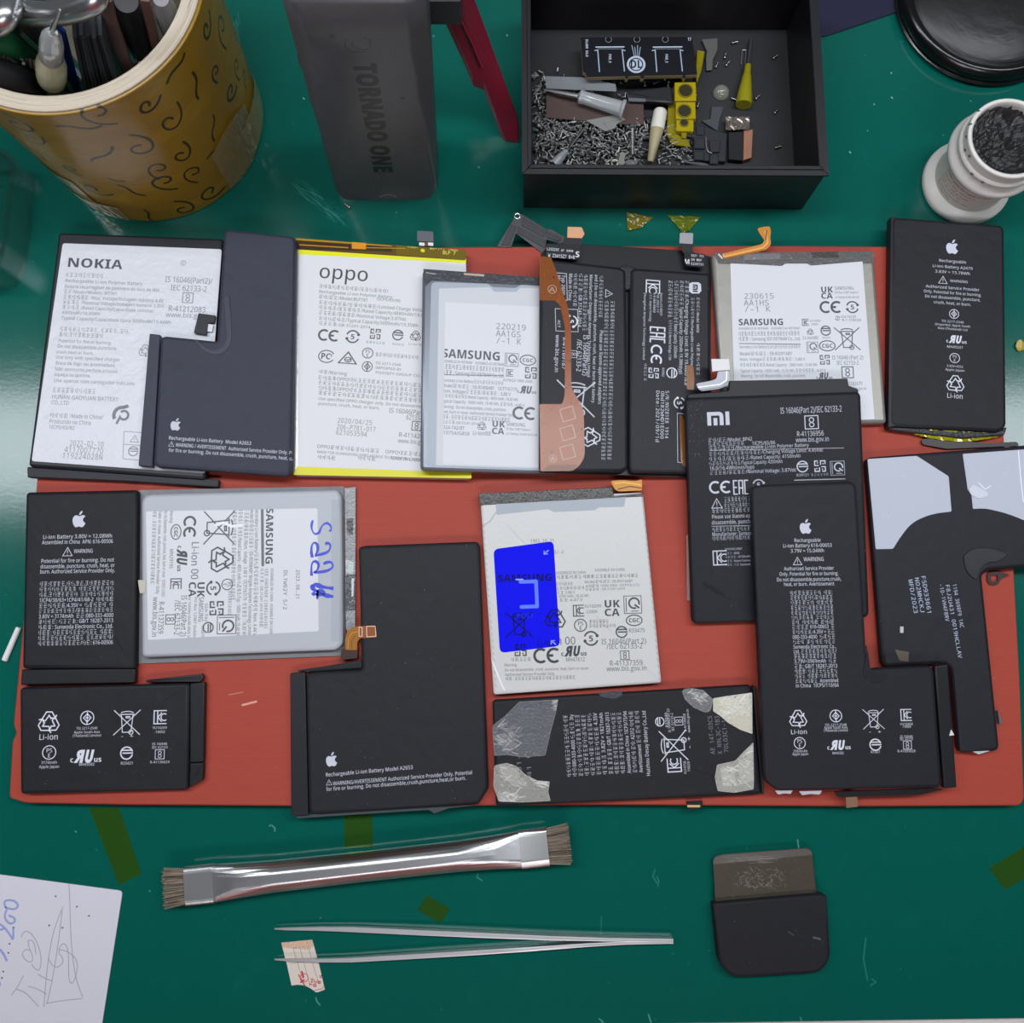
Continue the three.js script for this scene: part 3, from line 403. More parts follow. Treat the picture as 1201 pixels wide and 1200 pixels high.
  B.part('top_fold', [[415, 226], [470, 236], [452, 262], [448, 330], [436, 338], [418, 330], [414, 262], [395, 240]], { y0: 0.9, t: 2.4, r: 0.8, base: '#222429', bevel: 0.5, mat: { roughness: 0.35 }, wrink: [wrinkle, 0.2, 10] });
  const film = { y0: 3.9, t: 0.12, r: 0.6, mat: { roughness: 0.2, transmission: 0.5 } };
  B.part('orange_film', [[46, 190], [95, 190], [125, 270], [142, 330], [174, 420, 3], [185, 520], [186, 770, 2], [210, 810, 2], [240, 862, 5], [246, 1070, 6], [222, 1112, 3], [190, 1134], [50, 1136], [46, 840], [146, 840, 1], [157, 800, 2], [158, 500, 2], [134, 400, 2], [112, 384], [46, 384]], { ...film, base: '#c06a34', print: (p) => {
    p.poly([[50, 190], [95, 190], [140, 330], [120, 384], [46, 384]], '#a8642f', 0.75).poly([[134, 330], [174, 400], [186, 520], [158, 520], [134, 400]], '#b5652a', 0.8); p.specks(160, ['#6a4328', '#2f2a2a', '#e3b08a'], 0.1, 0.4, 0.6);
    p.i('ring', 102, 335, 40, { col: '#e7d9cf' }).t('A', 88, 335, 26, 20, { col: '#e7d9cf' }).i('ring', 105, 1080, 34, { col: '#e7d9cf' }).t('A', 94, 1080, 20, 16, { col: '#e7d9cf' });
    for (const y of [885, 968, 1052]) p.line([[135, y - 20], [190, y - 36], [205, y + 18], [150, y + 34]], 3, '#eadfd8', { close: 1 });
    p.poly([[52, 1138], [88, 1108], [212, 1106], [190, 1138]], '#8a4a16', 0.9); for (let y = 850; y < 1130; y += 9) for (let x = 55; x < 235; x += 9) p.line([[x, y], [x + 1, y + 1]], 2.4, '#d7a684', { a: 0.6 });
  } });
  B.part('orange_tab', [[692, 668, 1], [722, 668, 1], [728, 730], [724, 778], [694, 776]], { ...film, base: '#b0713a' });
  B.part('orange_tab', [[662, 888, 1], [672, 890, 1], [694, 940], [696, 1112], [680, 1116], [668, 1090]], { ...film, base: '#a5652e' });
  B.part('flex_tab', [[78, 134], [228, 140], [226, 192, 1.2], [214, 204], [72, 192]], { y0: 3.95, t: 0.25, r: 0.4, base: '#1c1e22', mat: { roughness: 0.35 }, print: (p) => { p.col = '#d9dbe2'; p.t('S', 203, 180, 20, 26, { b: 1 }).rows([['L2SZ23C ar sone', 78, 156, 116, 12, { b: 1 }], ['W Z3415Z7 B+B', 84, 186, 116, 14, { b: 1 }]], { f: 'monospace' }); } });
  const nk = B.part('flex_neck', [[154, 104], [232, 104], [232, 142], [152, 142]], { y0: 3.6, t: 0.3, r: 0.2, base: '#222428' });
  B.part('copper_contact', [[170, 60], [232, 62], [244, 92], [232, 110], [168, 108]], { parent: nk, y0: 3.5, t: 0.6, r: 0.3, base: '#cf9c78', mat: { roughness: 0.5, metalness: 0.2 }, wrink: [grain, 0.05, 8] });
  const nk2 = B.part('flex_neck', [[668, 134], [722, 136], [718, 166], [732, 178], [690, 186], [668, 160]], { y0: 3.4, t: 0.3, r: 0.4, base: '#222428' });
  B.part('grey_contact', [[664, 86], [722, 88], [720, 136], [662, 132]], { parent: nk2, y0: 3.3, t: 0.7, r: 0.4, base: '#9a9ba0', mat: { roughness: 0.45 } });
  B.part('flex_tab', [[680, 172], [774, 180], [776, 240, 1], [690, 232, 1]], { y0: 3.92, t: 0.25, r: 0.6, base: '#17181b', mat: { roughness: 0.35 }, print: (p) => { p.col = '#d9dbe2'; p.t('M', 682, 212, 26, 22, { b: 1 }).rows([['5821 7C0', 712, 186, 58, 9, { b: 1 }], ['SN MDF', 712, 204, 50, 9, { b: 1 }], ['E239731', 712, 222, 58, 9, { b: 1 }]], { f: 'monospace' }); } });
}
{ // white and silver battery with orange tail
  const c = CR(820, 250, 4.446), B = battery('white and silver battery with an orange tail curling from its top edge', c, [[62, 205], [905, 200], [100, 1090]], BT, 4.4);
  B.part('cell', [[62, 208], [908, 200], [978, 1094], [128, 1112]], { base: '#8f8d86', bevel: 1.3, r: 1.5, mat: { roughness: 0.42, metalness: 0.45 }, wrink: [wrinkle, 0.12, 26] });
  B.part('dark_tape', [[70, 208], [905, 198], [910, 262], [580, 272], [560, 262], [448, 262], [428, 276], [100, 264]], { y0: B.t, t: 0.08, r: 0.4, base: '#5d5b5a', mat: { roughness: 0.28 }, wrink: [wrinkle, 0.22, 12], print: (p) => { p.poly([[230, 215], [420, 210], [420, 240], [230, 245]], '#77757a', 0.8).poly([[580, 205], [720, 200], [730, 232], [590, 235]], '#3c3a3a', 0.8); p.specks(60, ['#b7b2ac', '#2f2d2d'], 0.1, 0.35, 0.5); p.line([[100, 215], [118, 235]], 8, '#d8d6d2'); } });
  B.part('label', [[160, 262], [428, 276], [448, 264], [560, 264], [580, 274], [850, 252], [912, 1076], [186, 1092]], {
    y0: B.t + 0.08, t: 0.1, r: 0.4, base: '#d2d4d9', mat: { roughness: 0.4 }, wrink: [wrinkle, 0.06, 24], print: (p) => {
      p.specks(24, ['#9a9ca3', '#fff'], 0.05, 0.12); p.col = '#6b6e75';
      p.rows([['230615', 230, 434, 160, 29], ['AA1HS', 230, 469, 134, 29], ['/-1 K', 232, 501, 138, 29]], { f: 'monospace', col: '#808389' });
      p.t('SAMSUNG', 202, 569, 236, 34, { b: 1, col: '#3f4248' });
      p.rows([['ASSEMBLED IN VIETNAM    ASSEMBLÉ AU VIETNAM', 203, 602, 318, 12], ['제조자/제조원/제조국 베트남/리튬이온전지조립', 203, 629, 318, 19], ['제조사 : Samsung SDI VIETNAM Co., Ltd.', 203, 657, 322, 18], ['Secondary Li-ion Battery/二次锂离子电池组/二次鋰電池', 207, 698, 318, 15], ['Model/型号/型號 : EB-BG991ABY', 208, 734, 272, 17], ['Nom. Voltage/标称电压/標稱電壓 : 3.88 V', 209, 762, 338, 16], ['额定容量/額定容量/Rated Capacity : 3880 mAh, 15.06 Wh', 211, 792, 400, 16], ['Typical Capacity : 4000 mAh, 15.52 Wh, 充电限制电压 : 4.47 V', 213, 822, 440, 16], ['Warning : Do not disassemble, crush, puncture,', 215, 850, 335, 15], ['SAMSUNG', 704, 391, 100, 17], ['PO Box 12987 Dublin 6', 706, 415, 122, 11], ['or Yateley GU46 6GG UK', 708, 440, 124, 11], ['02A-T42/BT', 738, 540, 80, 14], ['R-1-T/8S58', 742, 558, 100, 14], ['Li-ion00', 537, 650, 82, 18], ['R33475', 640, 650, 44, 10], ['XU102099', 575, 562, 55, 10], ['-20004', 578, 580, 40, 10], ['IS 16046 (Part 2)', 690, 752, 162, 22], ['IEC 62133-2', 714, 780, 116, 22], ['R-41182679', 750, 888, 98, 18], ['www.bis.gov.in', 760, 914, 110, 16]]);
      p.line([[207, 680], [526, 684]], 3.5, '#5c5f66'); p.col = '#464950';
      p.i('ukca', 664, 416, 66).i('ce', 680, 490, 98).i('five', 797, 490, 70).i('rcirc', 658, 613, 58).i('qic', 588, 700, 60).i('cgc', 666, 692, 84).i('bsmi', 653, 765, 52).i('bin', 770, 655, 132).i('bis', 772, 830, 66).i('ru', 648, 850, 46).i('kc', 550, 570, 40).i('recycle', 577, 620, 38).i('five', 720, 548, 26);
    },
  });
  B.part('orange_tail', [[118, 212], [325, 162, 2], [340, 142], [318, 112], [300, 80], [330, 72], [366, 68], [372, 96], [368, 130], [374, 160, 2], [350, 192, 2], [126, 240]], { y0: B.t + 0.1, t: 0.3, r: 0.8, base: '#c9822c', mat: { roughness: 0.35 }, print: (p) => { p.line([[130, 226], [330, 180], [355, 155], [345, 95]], 9, '#e7a85f').line([[345, 140], [350, 90]], 5, '#5a3a16').line([[130, 236], [340, 190]], 3, '#6e4312').line([[122, 208], [118, 238]], 9, '#d9cab4'); } });
}
{ // black battery, right of the white and silver one, opened bottom edge
  const c = CR(1000, 240, 4), B = battery('black battery at the upper right with torn shiny yellow tape at its lower edge', c, [[180, 55], [712, 95], [165, 1050]], BT, 4.6);
  B.part('cell', [[180, 55], [712, 95], [722, 1040], [690, 1068], [172, 1040]], { ...pouch, print: (p) => {
    worn(p, 50); p.i('apple', 465, 196, 62, { col: '#c9ccda' }).i('warn', 422, 353, 42);
    lit(p, [['Rechargeable', 266, 130, 15], ['Li-ion Battery A2479', 293, 190, 15], ['3.83V ⎓ 15.78Wh'.replace('⎓', '='), 318, 166, 15], ['Authorized Service Provider', 390, 252, 15], ['Only. Potential for fire or burning.', 414, 272, 15], ['Do not disassemble, puncture,', 438, 262, 15], ['crush, heat, or burn.', 463, 176, 15], ['TIS 2217-2548', 549, 105, 11], ['(Imported: Apple South', 566, 165, 11], ['Asia (Thailand) Ltd', 583, 140, 11]], 467);
    lit(p, [['MH45537', 668, 76, 12], ['3.83V=4352', 758, 76, 11], ['Apple Japan', 776, 90, 11], ['Li-ion', 898, 76, 23]], 478); p.t('WARNING', 455, 357, 84, 13);
    p.i('tisi', 474, 513, 48).i('ru', 482, 634, 52).i('pse', 477, 720, 50).i('recycle', 480, 842, 90);
    p.poly([[350, 82], [555, 98], [553, 130], [350, 112]], '#1c1e23', 0.6);
  } });
  B.part('side_flap', [[176, 56], [216, 60], [205, 1040], [164, 1048]], { y0: 0.3, t: B.t - 0.5, r: 0.6, base: '#1b1c22', bevel: 0.4, mat: { roughness: 0.45 } });
  B.part('end_film', [[168, 1040], [690, 1060], [724, 1040], [712, 1082], [520, 1098], [240, 1066], [166, 1056]], { y0: 0.3, t: 2.6, r: 0.8, base: '#26272b', bevel: 0.5, mat: { roughness: 0.3 }, wrink: [wrinkle, 0.4, 8] });
  { // crumpled yellow tape
    const P = B.P(3), rows = []; for (let j = 0; j < 5; j++) { const R = []; for (let i = 0; i <= 34; i++) { const u = i / 34, x = 250 + 440 * u, y0 = 1040 + 22 * u, y1 = 1062 + 46 * Math.sin(u * 2.6); const q = P(x, y0 + (y1 - y0) * j / 4 + 5 * noise.noise(i * 0.9, j * 1.3, 2)); R.push(V3(q[0] * MM, (3.2 - 0.35 * j + 0.55 * noise.noise(i * 0.7, j * 1.9, 7)) * MM, q[1] * MM)); } rows.push(R); }
    const pos = []; for (let j = 0; j < 4; j++) for (let i = 0; i < 34; i++) for (const [a, b] of [[j, i], [j + 1, i], [j + 1, i + 1], [j, i], [j + 1, i + 1], [j, i + 1]]) pos.push(...rows[a][b].toArray());
    const g = new THREE.BufferGeometry(); g.setAttribute('position', new THREE.Float32BufferAttribute(pos, 3)); g.setAttribute('uv', new THREE.Float32BufferAttribute(new Float32Array(pos.length / 3 * 2), 2)); g.computeVertexNormals();
    mesh('yellow_tape', g, M(0xa8a012, 0.15, 0.2, { side: THREE.DoubleSide, clearcoat: 0.8 }), B.g, 'crumpled shiny yellow tape');
  }
}
{ // matte black battery with white print, centre right
  const c = CR(780, 430, 3.752), B = battery('black battery densely printed in white, half covered by the long L-shaped black battery', c, [[85, 140], [855, 112], [125, 1130]], [BT + 6.6, BT + 6.6, BT + 0.1], 4.2);
  B.part('cell', [[86, 142], [110, 136], [850, 108], [862, 125], [900, 1105], [130, 1132], [118, 1110]], { ...pouch, base: '#1b1c22', print: (p) => {
    worn(p, 110); p.col = '#c6c9d4';
    p.i('mi', 229, 229, 88, { sy: 0.95 }); p.t('IS 16046(Part 2)/IEC 62133-2', 505, 195, 273, 26).t('R-41136956', 577, 296, 121, 23).t('www.bis.gov.in', 573, 323, 148, 20).i('bis', 643, 245, 66);
    p.rows([['型号/型號/Model: BP42', 187, 325, 196, 16], ['锂离子聚合物电池组', 189, 343, 160, 15], ['1ICP5/65/86', 380, 338, 104, 15], ['二次锂電池組/Rechargeable Li-ion Polymer Battery', 190, 361, 442, 15], ['充电限制电压/充電限制電壓/Charging Voltage Limit: 4.45Vdc', 191, 385, 505, 15], ['额定容量/額定電容量/Rated Capacity: 4150mAh', 191, 407, 405, 15], ['典型容量/典型電容量/Typical Capacity: 4250mAh', 191, 428, 325, 15], ['16.0/16.4Wh(min/typ)', 193, 448, 198, 15], ['标称电压/標稱電壓/Nominal Voltage: 3.87Vdc', 195, 468, 382, 15], ['R39121', 576, 478, 57, 12], ['繁體區域製造', 640, 477, 80, 10], ['请使用原厂认可充', 258, 585, 120, 17], ['入火中，若出现异常', 258, 609, 118, 17], ['用原廠認定充電器請勿', 203, 636, 172, 17], ['Please use Xiaomi-approved adapter.', 203, 661, 300, 17], ['disassemble, puncture, crush, heat', 203, 687, 300, 17], ['制造商：欣旺达电子股份', 205, 718, 170, 16], ['Manufacturer: Sunwoda Electronic', 205, 738, 270, 15], ['中国制造/中國製造/製造', 205, 757, 170, 16], ['XU101363-20001', 262, 804, 76, 8], ['모델명 : BP42', 262, 822, 64, 9], ['정격전압 : 4150mAh', 262, 839, 112, 9], ['제조자 : Xiaomi Commu', 262, 856, 112, 9], ['제조국 : 중국 Sunwoda', 262, 873, 112, 9]]);
    p.line([[196, 369], [785, 358]], 2.5).line([[203, 703], [380, 699]], 2.5).line([[568, 500], [790, 494]], 4);
    p.i('rcirc', 603, 440, 56).i('bsmi', 680, 438, 52).i('qic', 757, 447, 64).i('ce', 238, 531, 84).i('eac', 332, 531, 66).i('five', 410, 522, 58).i('warn', 226, 602, 48).i('kc', 236, 842, 72);
    for (const [x, y, q, w] of [[182, 966, 34, 18], [212, 985, 30, 16], [236, 995, 20, 9], [255, 1012, 28, 4]]) p.line([[x - 10, y - 10], [x, y], [x + q, y + q * 0.4]], w, '#0b0c0e');
    p.line([[195, 935], [210, 890]], 4, '#15161a'); p.specks(30, ['#c9ccd2'], 0.06, 0.15);
    for (let i = 0; i < 60; i++) { const x = rr(100, 165), y = rr(145, 400); p.line([[x, y], [x + 1, y + 1]], rr(1.5, 3.2), '#b9bcc4', { a: rr(0.2, 0.6) }); }
  } });
  B.part('top_flap', [[283, 62], [802, 52], [806, 84], [848, 98], [850, 116], [95, 140], [100, 122], [278, 106]], { y0: 0.9, t: 2.2, r: 0.4, base: '#17181c', bevel: 0.3, mat: { roughness: 0.45 } });
  const fx = B.part('flex_cable', [[132, 74], [200, 62], [226, 52], [228, 20], [282, 18], [284, 66, 3], [252, 96, 3], [150, 110, 2]], { y0: 3.6, t: 0.5, r: 1, base: '#8b8e95', bevel: 0.15, mat: { roughness: 0.35, metalness: 0.3 }, print: (p) => p.line([[140, 92], [240, 78], [268, 60], [270, 20]], 4, '#d3d5d9').line([[150, 104], [248, 90], [278, 62]], 3, '#54565c') });
  B.part('connector', [[202, -34], [280, -34], [284, 14], [206, 22]], { parent: fx, y0: 3.4, t: 1.0, r: 0.3, base: '#d9d9d8', bevel: 0.15, mat: { roughness: 0.4 } });
  B.part('clear_film', [[92, 742], [112, 740], [124, 1030], [95, 1030]], { y0: 0, t: 0.15, r: 0.2, base: '#e8d6d4', mat: { roughness: 0.2, transmission: 0.75 } });
}
{ // long L-shaped battery
  const c = CR(870, 510, 2.668), B = battery('long black L-shaped battery lying on top of the densely printed one', c, [[28, 150], [360, 145], [80, 1110]], [BT + 9.2, BT + 9.2, BT + 4.3], 4.3);
  B.part('cell', [[28, 158], [345, 144], [360, 160], [393, 735, 0.8], [420, 730], [600, 722], [628, 1106], [110, 1114, 2], [70, 1084, 2]], { ...pouch, base: '#1b1c22', print: (p) => {
    worn(p, 60); p.i('apple', 198, 286, 40, { col: '#c6c9d6' }).i('warn', 173, 395, 28).t('WARNING', 192, 390, 64, 12);
    lit(p, [['Rechargeable', 330, 84, 11], ['Li-ion Battery 616-00653', 346, 155, 11], ['3.79V = 15.04Wh', 363, 106, 11]], 204);
    lit(p, [['Authorized Service Provider', 418, 157, 11], ['Only. Potential for fire or burning.', 435, 186, 11], ['Do not disassemble,puncture,crush,', 452, 203, 11], ['heat, or burn. Avertissement', 467, 158, 11]], 209);
    ['美國蘋果公司设制  警告:', '请勿拆解、刺破、挤压、加', '热或投入火中  警告:請勿', '拆解、刺破、擠壓、加熱或', '投入火中。严重鼓胀后请勿', '水浸禁止使用  二次鋰離子', '电池  中国制造  型号/型', '號:立凯型 616-00653  充', '电限制电压:4.35V = 电话', '080-333-4000  锂离子电', '锂电池  技术 条件 相关标', 'Sunwoda Electronic Co.,', 'Ltd. 标称电压和额定容量/', '標稱電壓和額定容量/标称', '3.79V=3969mAh  执行', '标准: GB/T 18287-2013', '制造商: 欣旺达电子股份有', '限公司  製造商: 欣旺達電子', '股份有限公司  Assembled', 'in China  1ICP5/110/64'].forEach((s, i) => p.t(s, 149 + i * 0.95, 495 + i * 15.3, 134, 11));
    p.i('recycle', 175, 890, 60).t('Li-ion', 151, 930, 52, 14).i('tisi', 293, 880, 40).i('bin', 411, 890, 66).i('kc', 511, 877, 40).i('pse', 180, 965, 38).i('ru', 300, 973, 40).i('rcirc', 417, 970, 40).i('bis', 517, 971, 28);
    lit(p, [['TIS 2217-2548', 908, 68, 7], ['Apple South Asia', 916, 72, 7], ['(Thailand) Limited', 925, 74, 7]], 293); lit(p, [['YU10458', 906, 40, 7], ['-19004', 914, 28, 7], ['IS 16046', 945, 40, 7], ['IEC 62133', 953, 40, 7], ['R-41095628', 990, 56, 7]], 514); lit(p, [['3969mAh', 990, 44, 7], ['Apple Japan', 999, 50, 7]], 182); lit(p, [['MH45582', 996, 36, 7]], 300); lit(p, [['R33421', 993, 30, 7]], 417); p.t('-   +', 396, 930, 40, 10);
  } });
  B.part('corner_ridge', [[388, 655, 1], [397, 690, 3], [402, 740, 5], [440, 742, 4], [478, 730, 2], [455, 762, 5], [420, 780, 5], [388, 768, 5], [376, 740, 4], [388, 700, 2]], { y0: B.t - 0.25, t: 0.5, base: '#1b1c22', bevel: 0.25, seg: 2, mat: { roughness: 0.4 } });
  B.part('flap', [[603, 724], [643, 718], [648, 760], [672, 1104], [632, 1108]], { y0: 0.3, t: 3, r: 0.6, base: '#181a1e', bevel: 0.5, mat: { roughness: 0.45 } });
  const bf = B.part('bottom_flex', [[290, 1118], [600, 1106], [630, 1110], [560, 1126], [300, 1134]], { y0: 0.2, t: 1.2, r: 0.4, base: '#1a1b1e', mat: { roughness: 0.4 } });
  B.part('copper_tab', [[324, 1134], [360, 1132], [362, 1164], [326, 1168]], { parent: bf, y0: 0.2, t: 0.5, r: 0.3, base: '#8a6a54', mat: { roughness: 0.5, metalness: 0.3 } });
  for (const [x, y, w] of [[103, 1114, 56], [178, 1116, 72]]) B.part('torn_edge', [[x, y], [x + w, y - 2], [x + w - 8, y + 10], [x + w * 0.5, y + 8], [x + 10, y + 12]], { y0: 1.5, t: 0.4, r: 0.3, base: '#b9bbc0', mat: { roughness: 0.4 } });
  B.part('torn_edge', [[654, 922], [664, 940], [648, 942]], { y0: 3.3, t: 0.3, r: 0.1, base: '#d9d9da' });
}
{ // battery with pale adhesive panels, right edge
  const c = CR(870, 510, 2.668), B = battery('black battery with two large pale adhesive panels, reaching past the right edge of the board', c, [[388, 70], [883, 32], [440, 726]], BT, 4.3);
  B.part('cell', [[388, 70], [985, 24], [1012, 405], [772, 424, 1], [752, 440, 1], [808, 990], [680, 996], [655, 716], [440, 727]], { ...pouch, base: '#1c1d23', print: (p) => {
    worn(p, 60); const R = { rot: 88, f: 'monospace', col: '#b9c6dc' };
    p.rows([['F5D933661', 566, 440, 122, 13], ['N02MHCKJ', 546, 446, 112, 13], ['MFD/2023', 526, 452, 108, 13], ['1194 3698F9 1AC', 664, 466, 138, 12], ['F8J2U431 0019HCLLAV', 642, 468, 230, 12], ['-10-1VH4F8RV', 622, 466, 118, 12]], R);
    p.poly([[494, 600], [505, 600], [505, 620], [494, 620]], '#b9bcc4');
  } });
  const panel = { y0: B.t, t: 0.15, r: 0.5, base: '#b6bcc8', mat: { roughness: 0.5 }, wrink: [softNoise, 0.15, 14] };
  B.part('adhesive_panel', [[392, 76], [546, 66], [646, 130], [655, 240], [590, 248, 8], [530, 275, 8], [495, 320, 8], [472, 357], [418, 358]], { ...panel, print: (p) => p.specks(60, ['#8f949f', '#e9ecf2'], 0.06, 0.2, 0.6) });
  B.part('adhesive_panel', [[690, 60], [880, 46], [984, 38], [1000, 300], [900, 275, 8], [830, 246, 8], [760, 230, 3], [722, 232], [718, 190], [706, 172]], { ...panel, print: (p) => { p.specks(60, ['#8f949f', '#e9ecf2'], 0.06, 0.2, 0.6); p.line([[864, 50], [872, 140], [880, 210]], 3, '#eef1f6').line([[740, 150], [760, 170], [778, 160]], 3, '#e3e7ee'); } });
  B.part('torn_flap', [[708, 170], [722, 155], [770, 180], [768, 192], [740, 200], [716, 188]], { y0: B.t + 0.15, t: 0.3, r: 0.8, base: '#c9cdd6', mat: { roughness: 0.4 } });
  B.part('corner_ridge', [[690, 380, 2], [720, 355, 5], [780, 352, 6], [840, 375, 4], [800, 400, 3], [765, 400, 6], [745, 425, 4], [735, 460, 2], [700, 430, 4]], { y0: B.t - 0.3, t: 0.65, base: '#1c1d23', bevel: 0.3, seg: 2, mat: { roughness: 0.4 } });
  B.part('contact', [[478, 672], [522, 680], [520, 710], [492, 706]], { y0: B.t - 0.05, t: 0.2, r: 0.2, base: '#5c5348', mat: { roughness: 0.4, metalness: 0.3 } });
  B.part('side_fold', [[800, 862], [815, 902], [806, 906]], { y0: 1, t: 2, r: 0.3, base: '#5c5f66' });
  B.part('torn_edge', [[718, 990], [770, 976], [774, 990], [740, 1000]], { y0: 1.5, t: 2.2, r: 0.3, base: '#b9bbbf' });
  B.part('flex_tail', [[560, 15, 1], [600, 10], [760, 26], [860, 22], [868, 34], [640, 44], [565, 30]], { y0: 0.4, t: 1, r: 0.8, base: '#241c1c', mat: { roughness: 0.35 } });
  B.part('wire_loop', [[766, 432], [800, 428], [842, 438], [808, 452], [802, 468], [780, 472], [768, 462]], { y0: 0.2, t: 0.6, r: 1.5, base: '#33201c', mat: { roughness: 0.4 }, cut: [[778, 440], [800, 440], [798, 458], [780, 460]] });
}
{ // two-piece black battery, lower left
  const c = CR(0, 550, 2.7295), B = battery('black battery of two stacked cells at the left edge of the board', c, [[80, 72], [440, 65], [62, 1040]], BT, 4.2);
  B.part('upper_cell', [[80, 74], [438, 66], [432, 640], [68, 640]], { ...pouch, r: 1.5, print: (p) => {
    worn(p, 60); p.i('apple', 252, 160, 46, { col: '#c9ccd8' }).i('warn', 215, 265, 32).t('WARNING', 235, 263, 62, 13);
    lit(p, [['Li-ion Battery 3.80V = 12.08Wh', 216, 225, 13], ['Assembled in China  APN: 616-00506', 233, 230, 13], ['Potential for fire or burning. Do not', 293, 236, 13], ['disassemble, puncture, crush, heat, or', 310, 240, 13], ['burn. Authorized Service Provider Only.', 327, 242, 13]], 247);
    ['警告:請勿拆解,刺破,擠壓,加熱或投入火中', '严重鼓胀后请勿使用  警告:请勿拆解,刺破', '挤压,加热或投入火中  二次鋰離子電池組', '1ICP4/38/63+1CP4/41/68-2  中国制造', '充电限制电压:4.35V =  锂离子电池  相', '标称电压和额定容量/標稱電壓和額定容量', '3.80V = 3174mAh  电话:080-333-4000', '技术条件: 执行标准: GB/T 18287-2013', '制造商: Sunwoda Electronic Co., Ltd.', '製造商: 欣旺達電子股份有限公司  制造商:', '欣旺达电子股份有限公司  立凯型组件号/', '美國蘋果公司設計型號/零件: 616-00506'].forEach((s, i) => p.t(s, 125 - i * 0.5, 369 + i * 17.3, 240, 12));
  } });
  B.part('lower_cell', [[60, 700], [605, 686], [600, 1028], [62, 1043]], { ...pouch, r: 1.5, print: (p) => {
    worn(p, 60); p.i('recycle', 155, 812, 74).i('tisi', 278, 797, 46).i('bin', 405, 812, 84).i('kc', 509, 795, 48).i('pse', 156, 908, 46).i('ru', 270, 922, 54).i('rcirc', 404, 910, 44).i('bis', 510, 914, 32);
    lit(p, [['Li-ion', 858, 62, 18]], 154); lit(p, [['TIS 2217-2548', 830, 66, 8], ['Apple South Asia', 842, 82, 8], ['(Thailand) Limited', 853, 90, 8]], 277); lit(p, [['3174mAh', 940, 50, 9], ['Apple Japan', 953, 64, 9]], 156); lit(p, [['MH45582', 946, 50, 9]], 276); lit(p, [['R33421', 942, 40, 9]], 405); lit(p, [['YU10269', 829, 46, 8], ['-18002', 842, 34, 8], ['IS 16046', 880, 48, 8], ['IEC 62133', 891, 50, 8], ['R-41136624', 938, 62, 8]], 510); p.t('-   +', 386, 856, 40, 11);
  } });
  B.part('joining_flap', [[68, 642], [432, 640], [430, 684], [64, 692]], { y0: 0.4, t: 3, r: 0.5, base: '#17181c', bevel: 0.5, mat: { roughness: 0.45 } });
  B.part('top_flap', [[462, 676], [645, 656], [650, 668], [640, 682], [470, 684]], { y0: 0.3, t: 2.4, r: 0.5, base: '#202226', bevel: 0.4, mat: { roughness: 0.4 } });
  B.part('end_flap', [[607, 688], [654, 682], [650, 938], [606, 940]], { y0: 0.3, t: 2.9, r: 0.6, base: '#1b1c21', bevel: 0.5, mat: { roughness: 0.45 } });
  B.part('end_flap', [[606, 942], [650, 940], [648, 996], [604, 1020]], { y0: 0.3, t: 2.7, r: 0.6, base: '#191a1e', bevel: 0.5, mat: { roughness: 0.45 } });
}
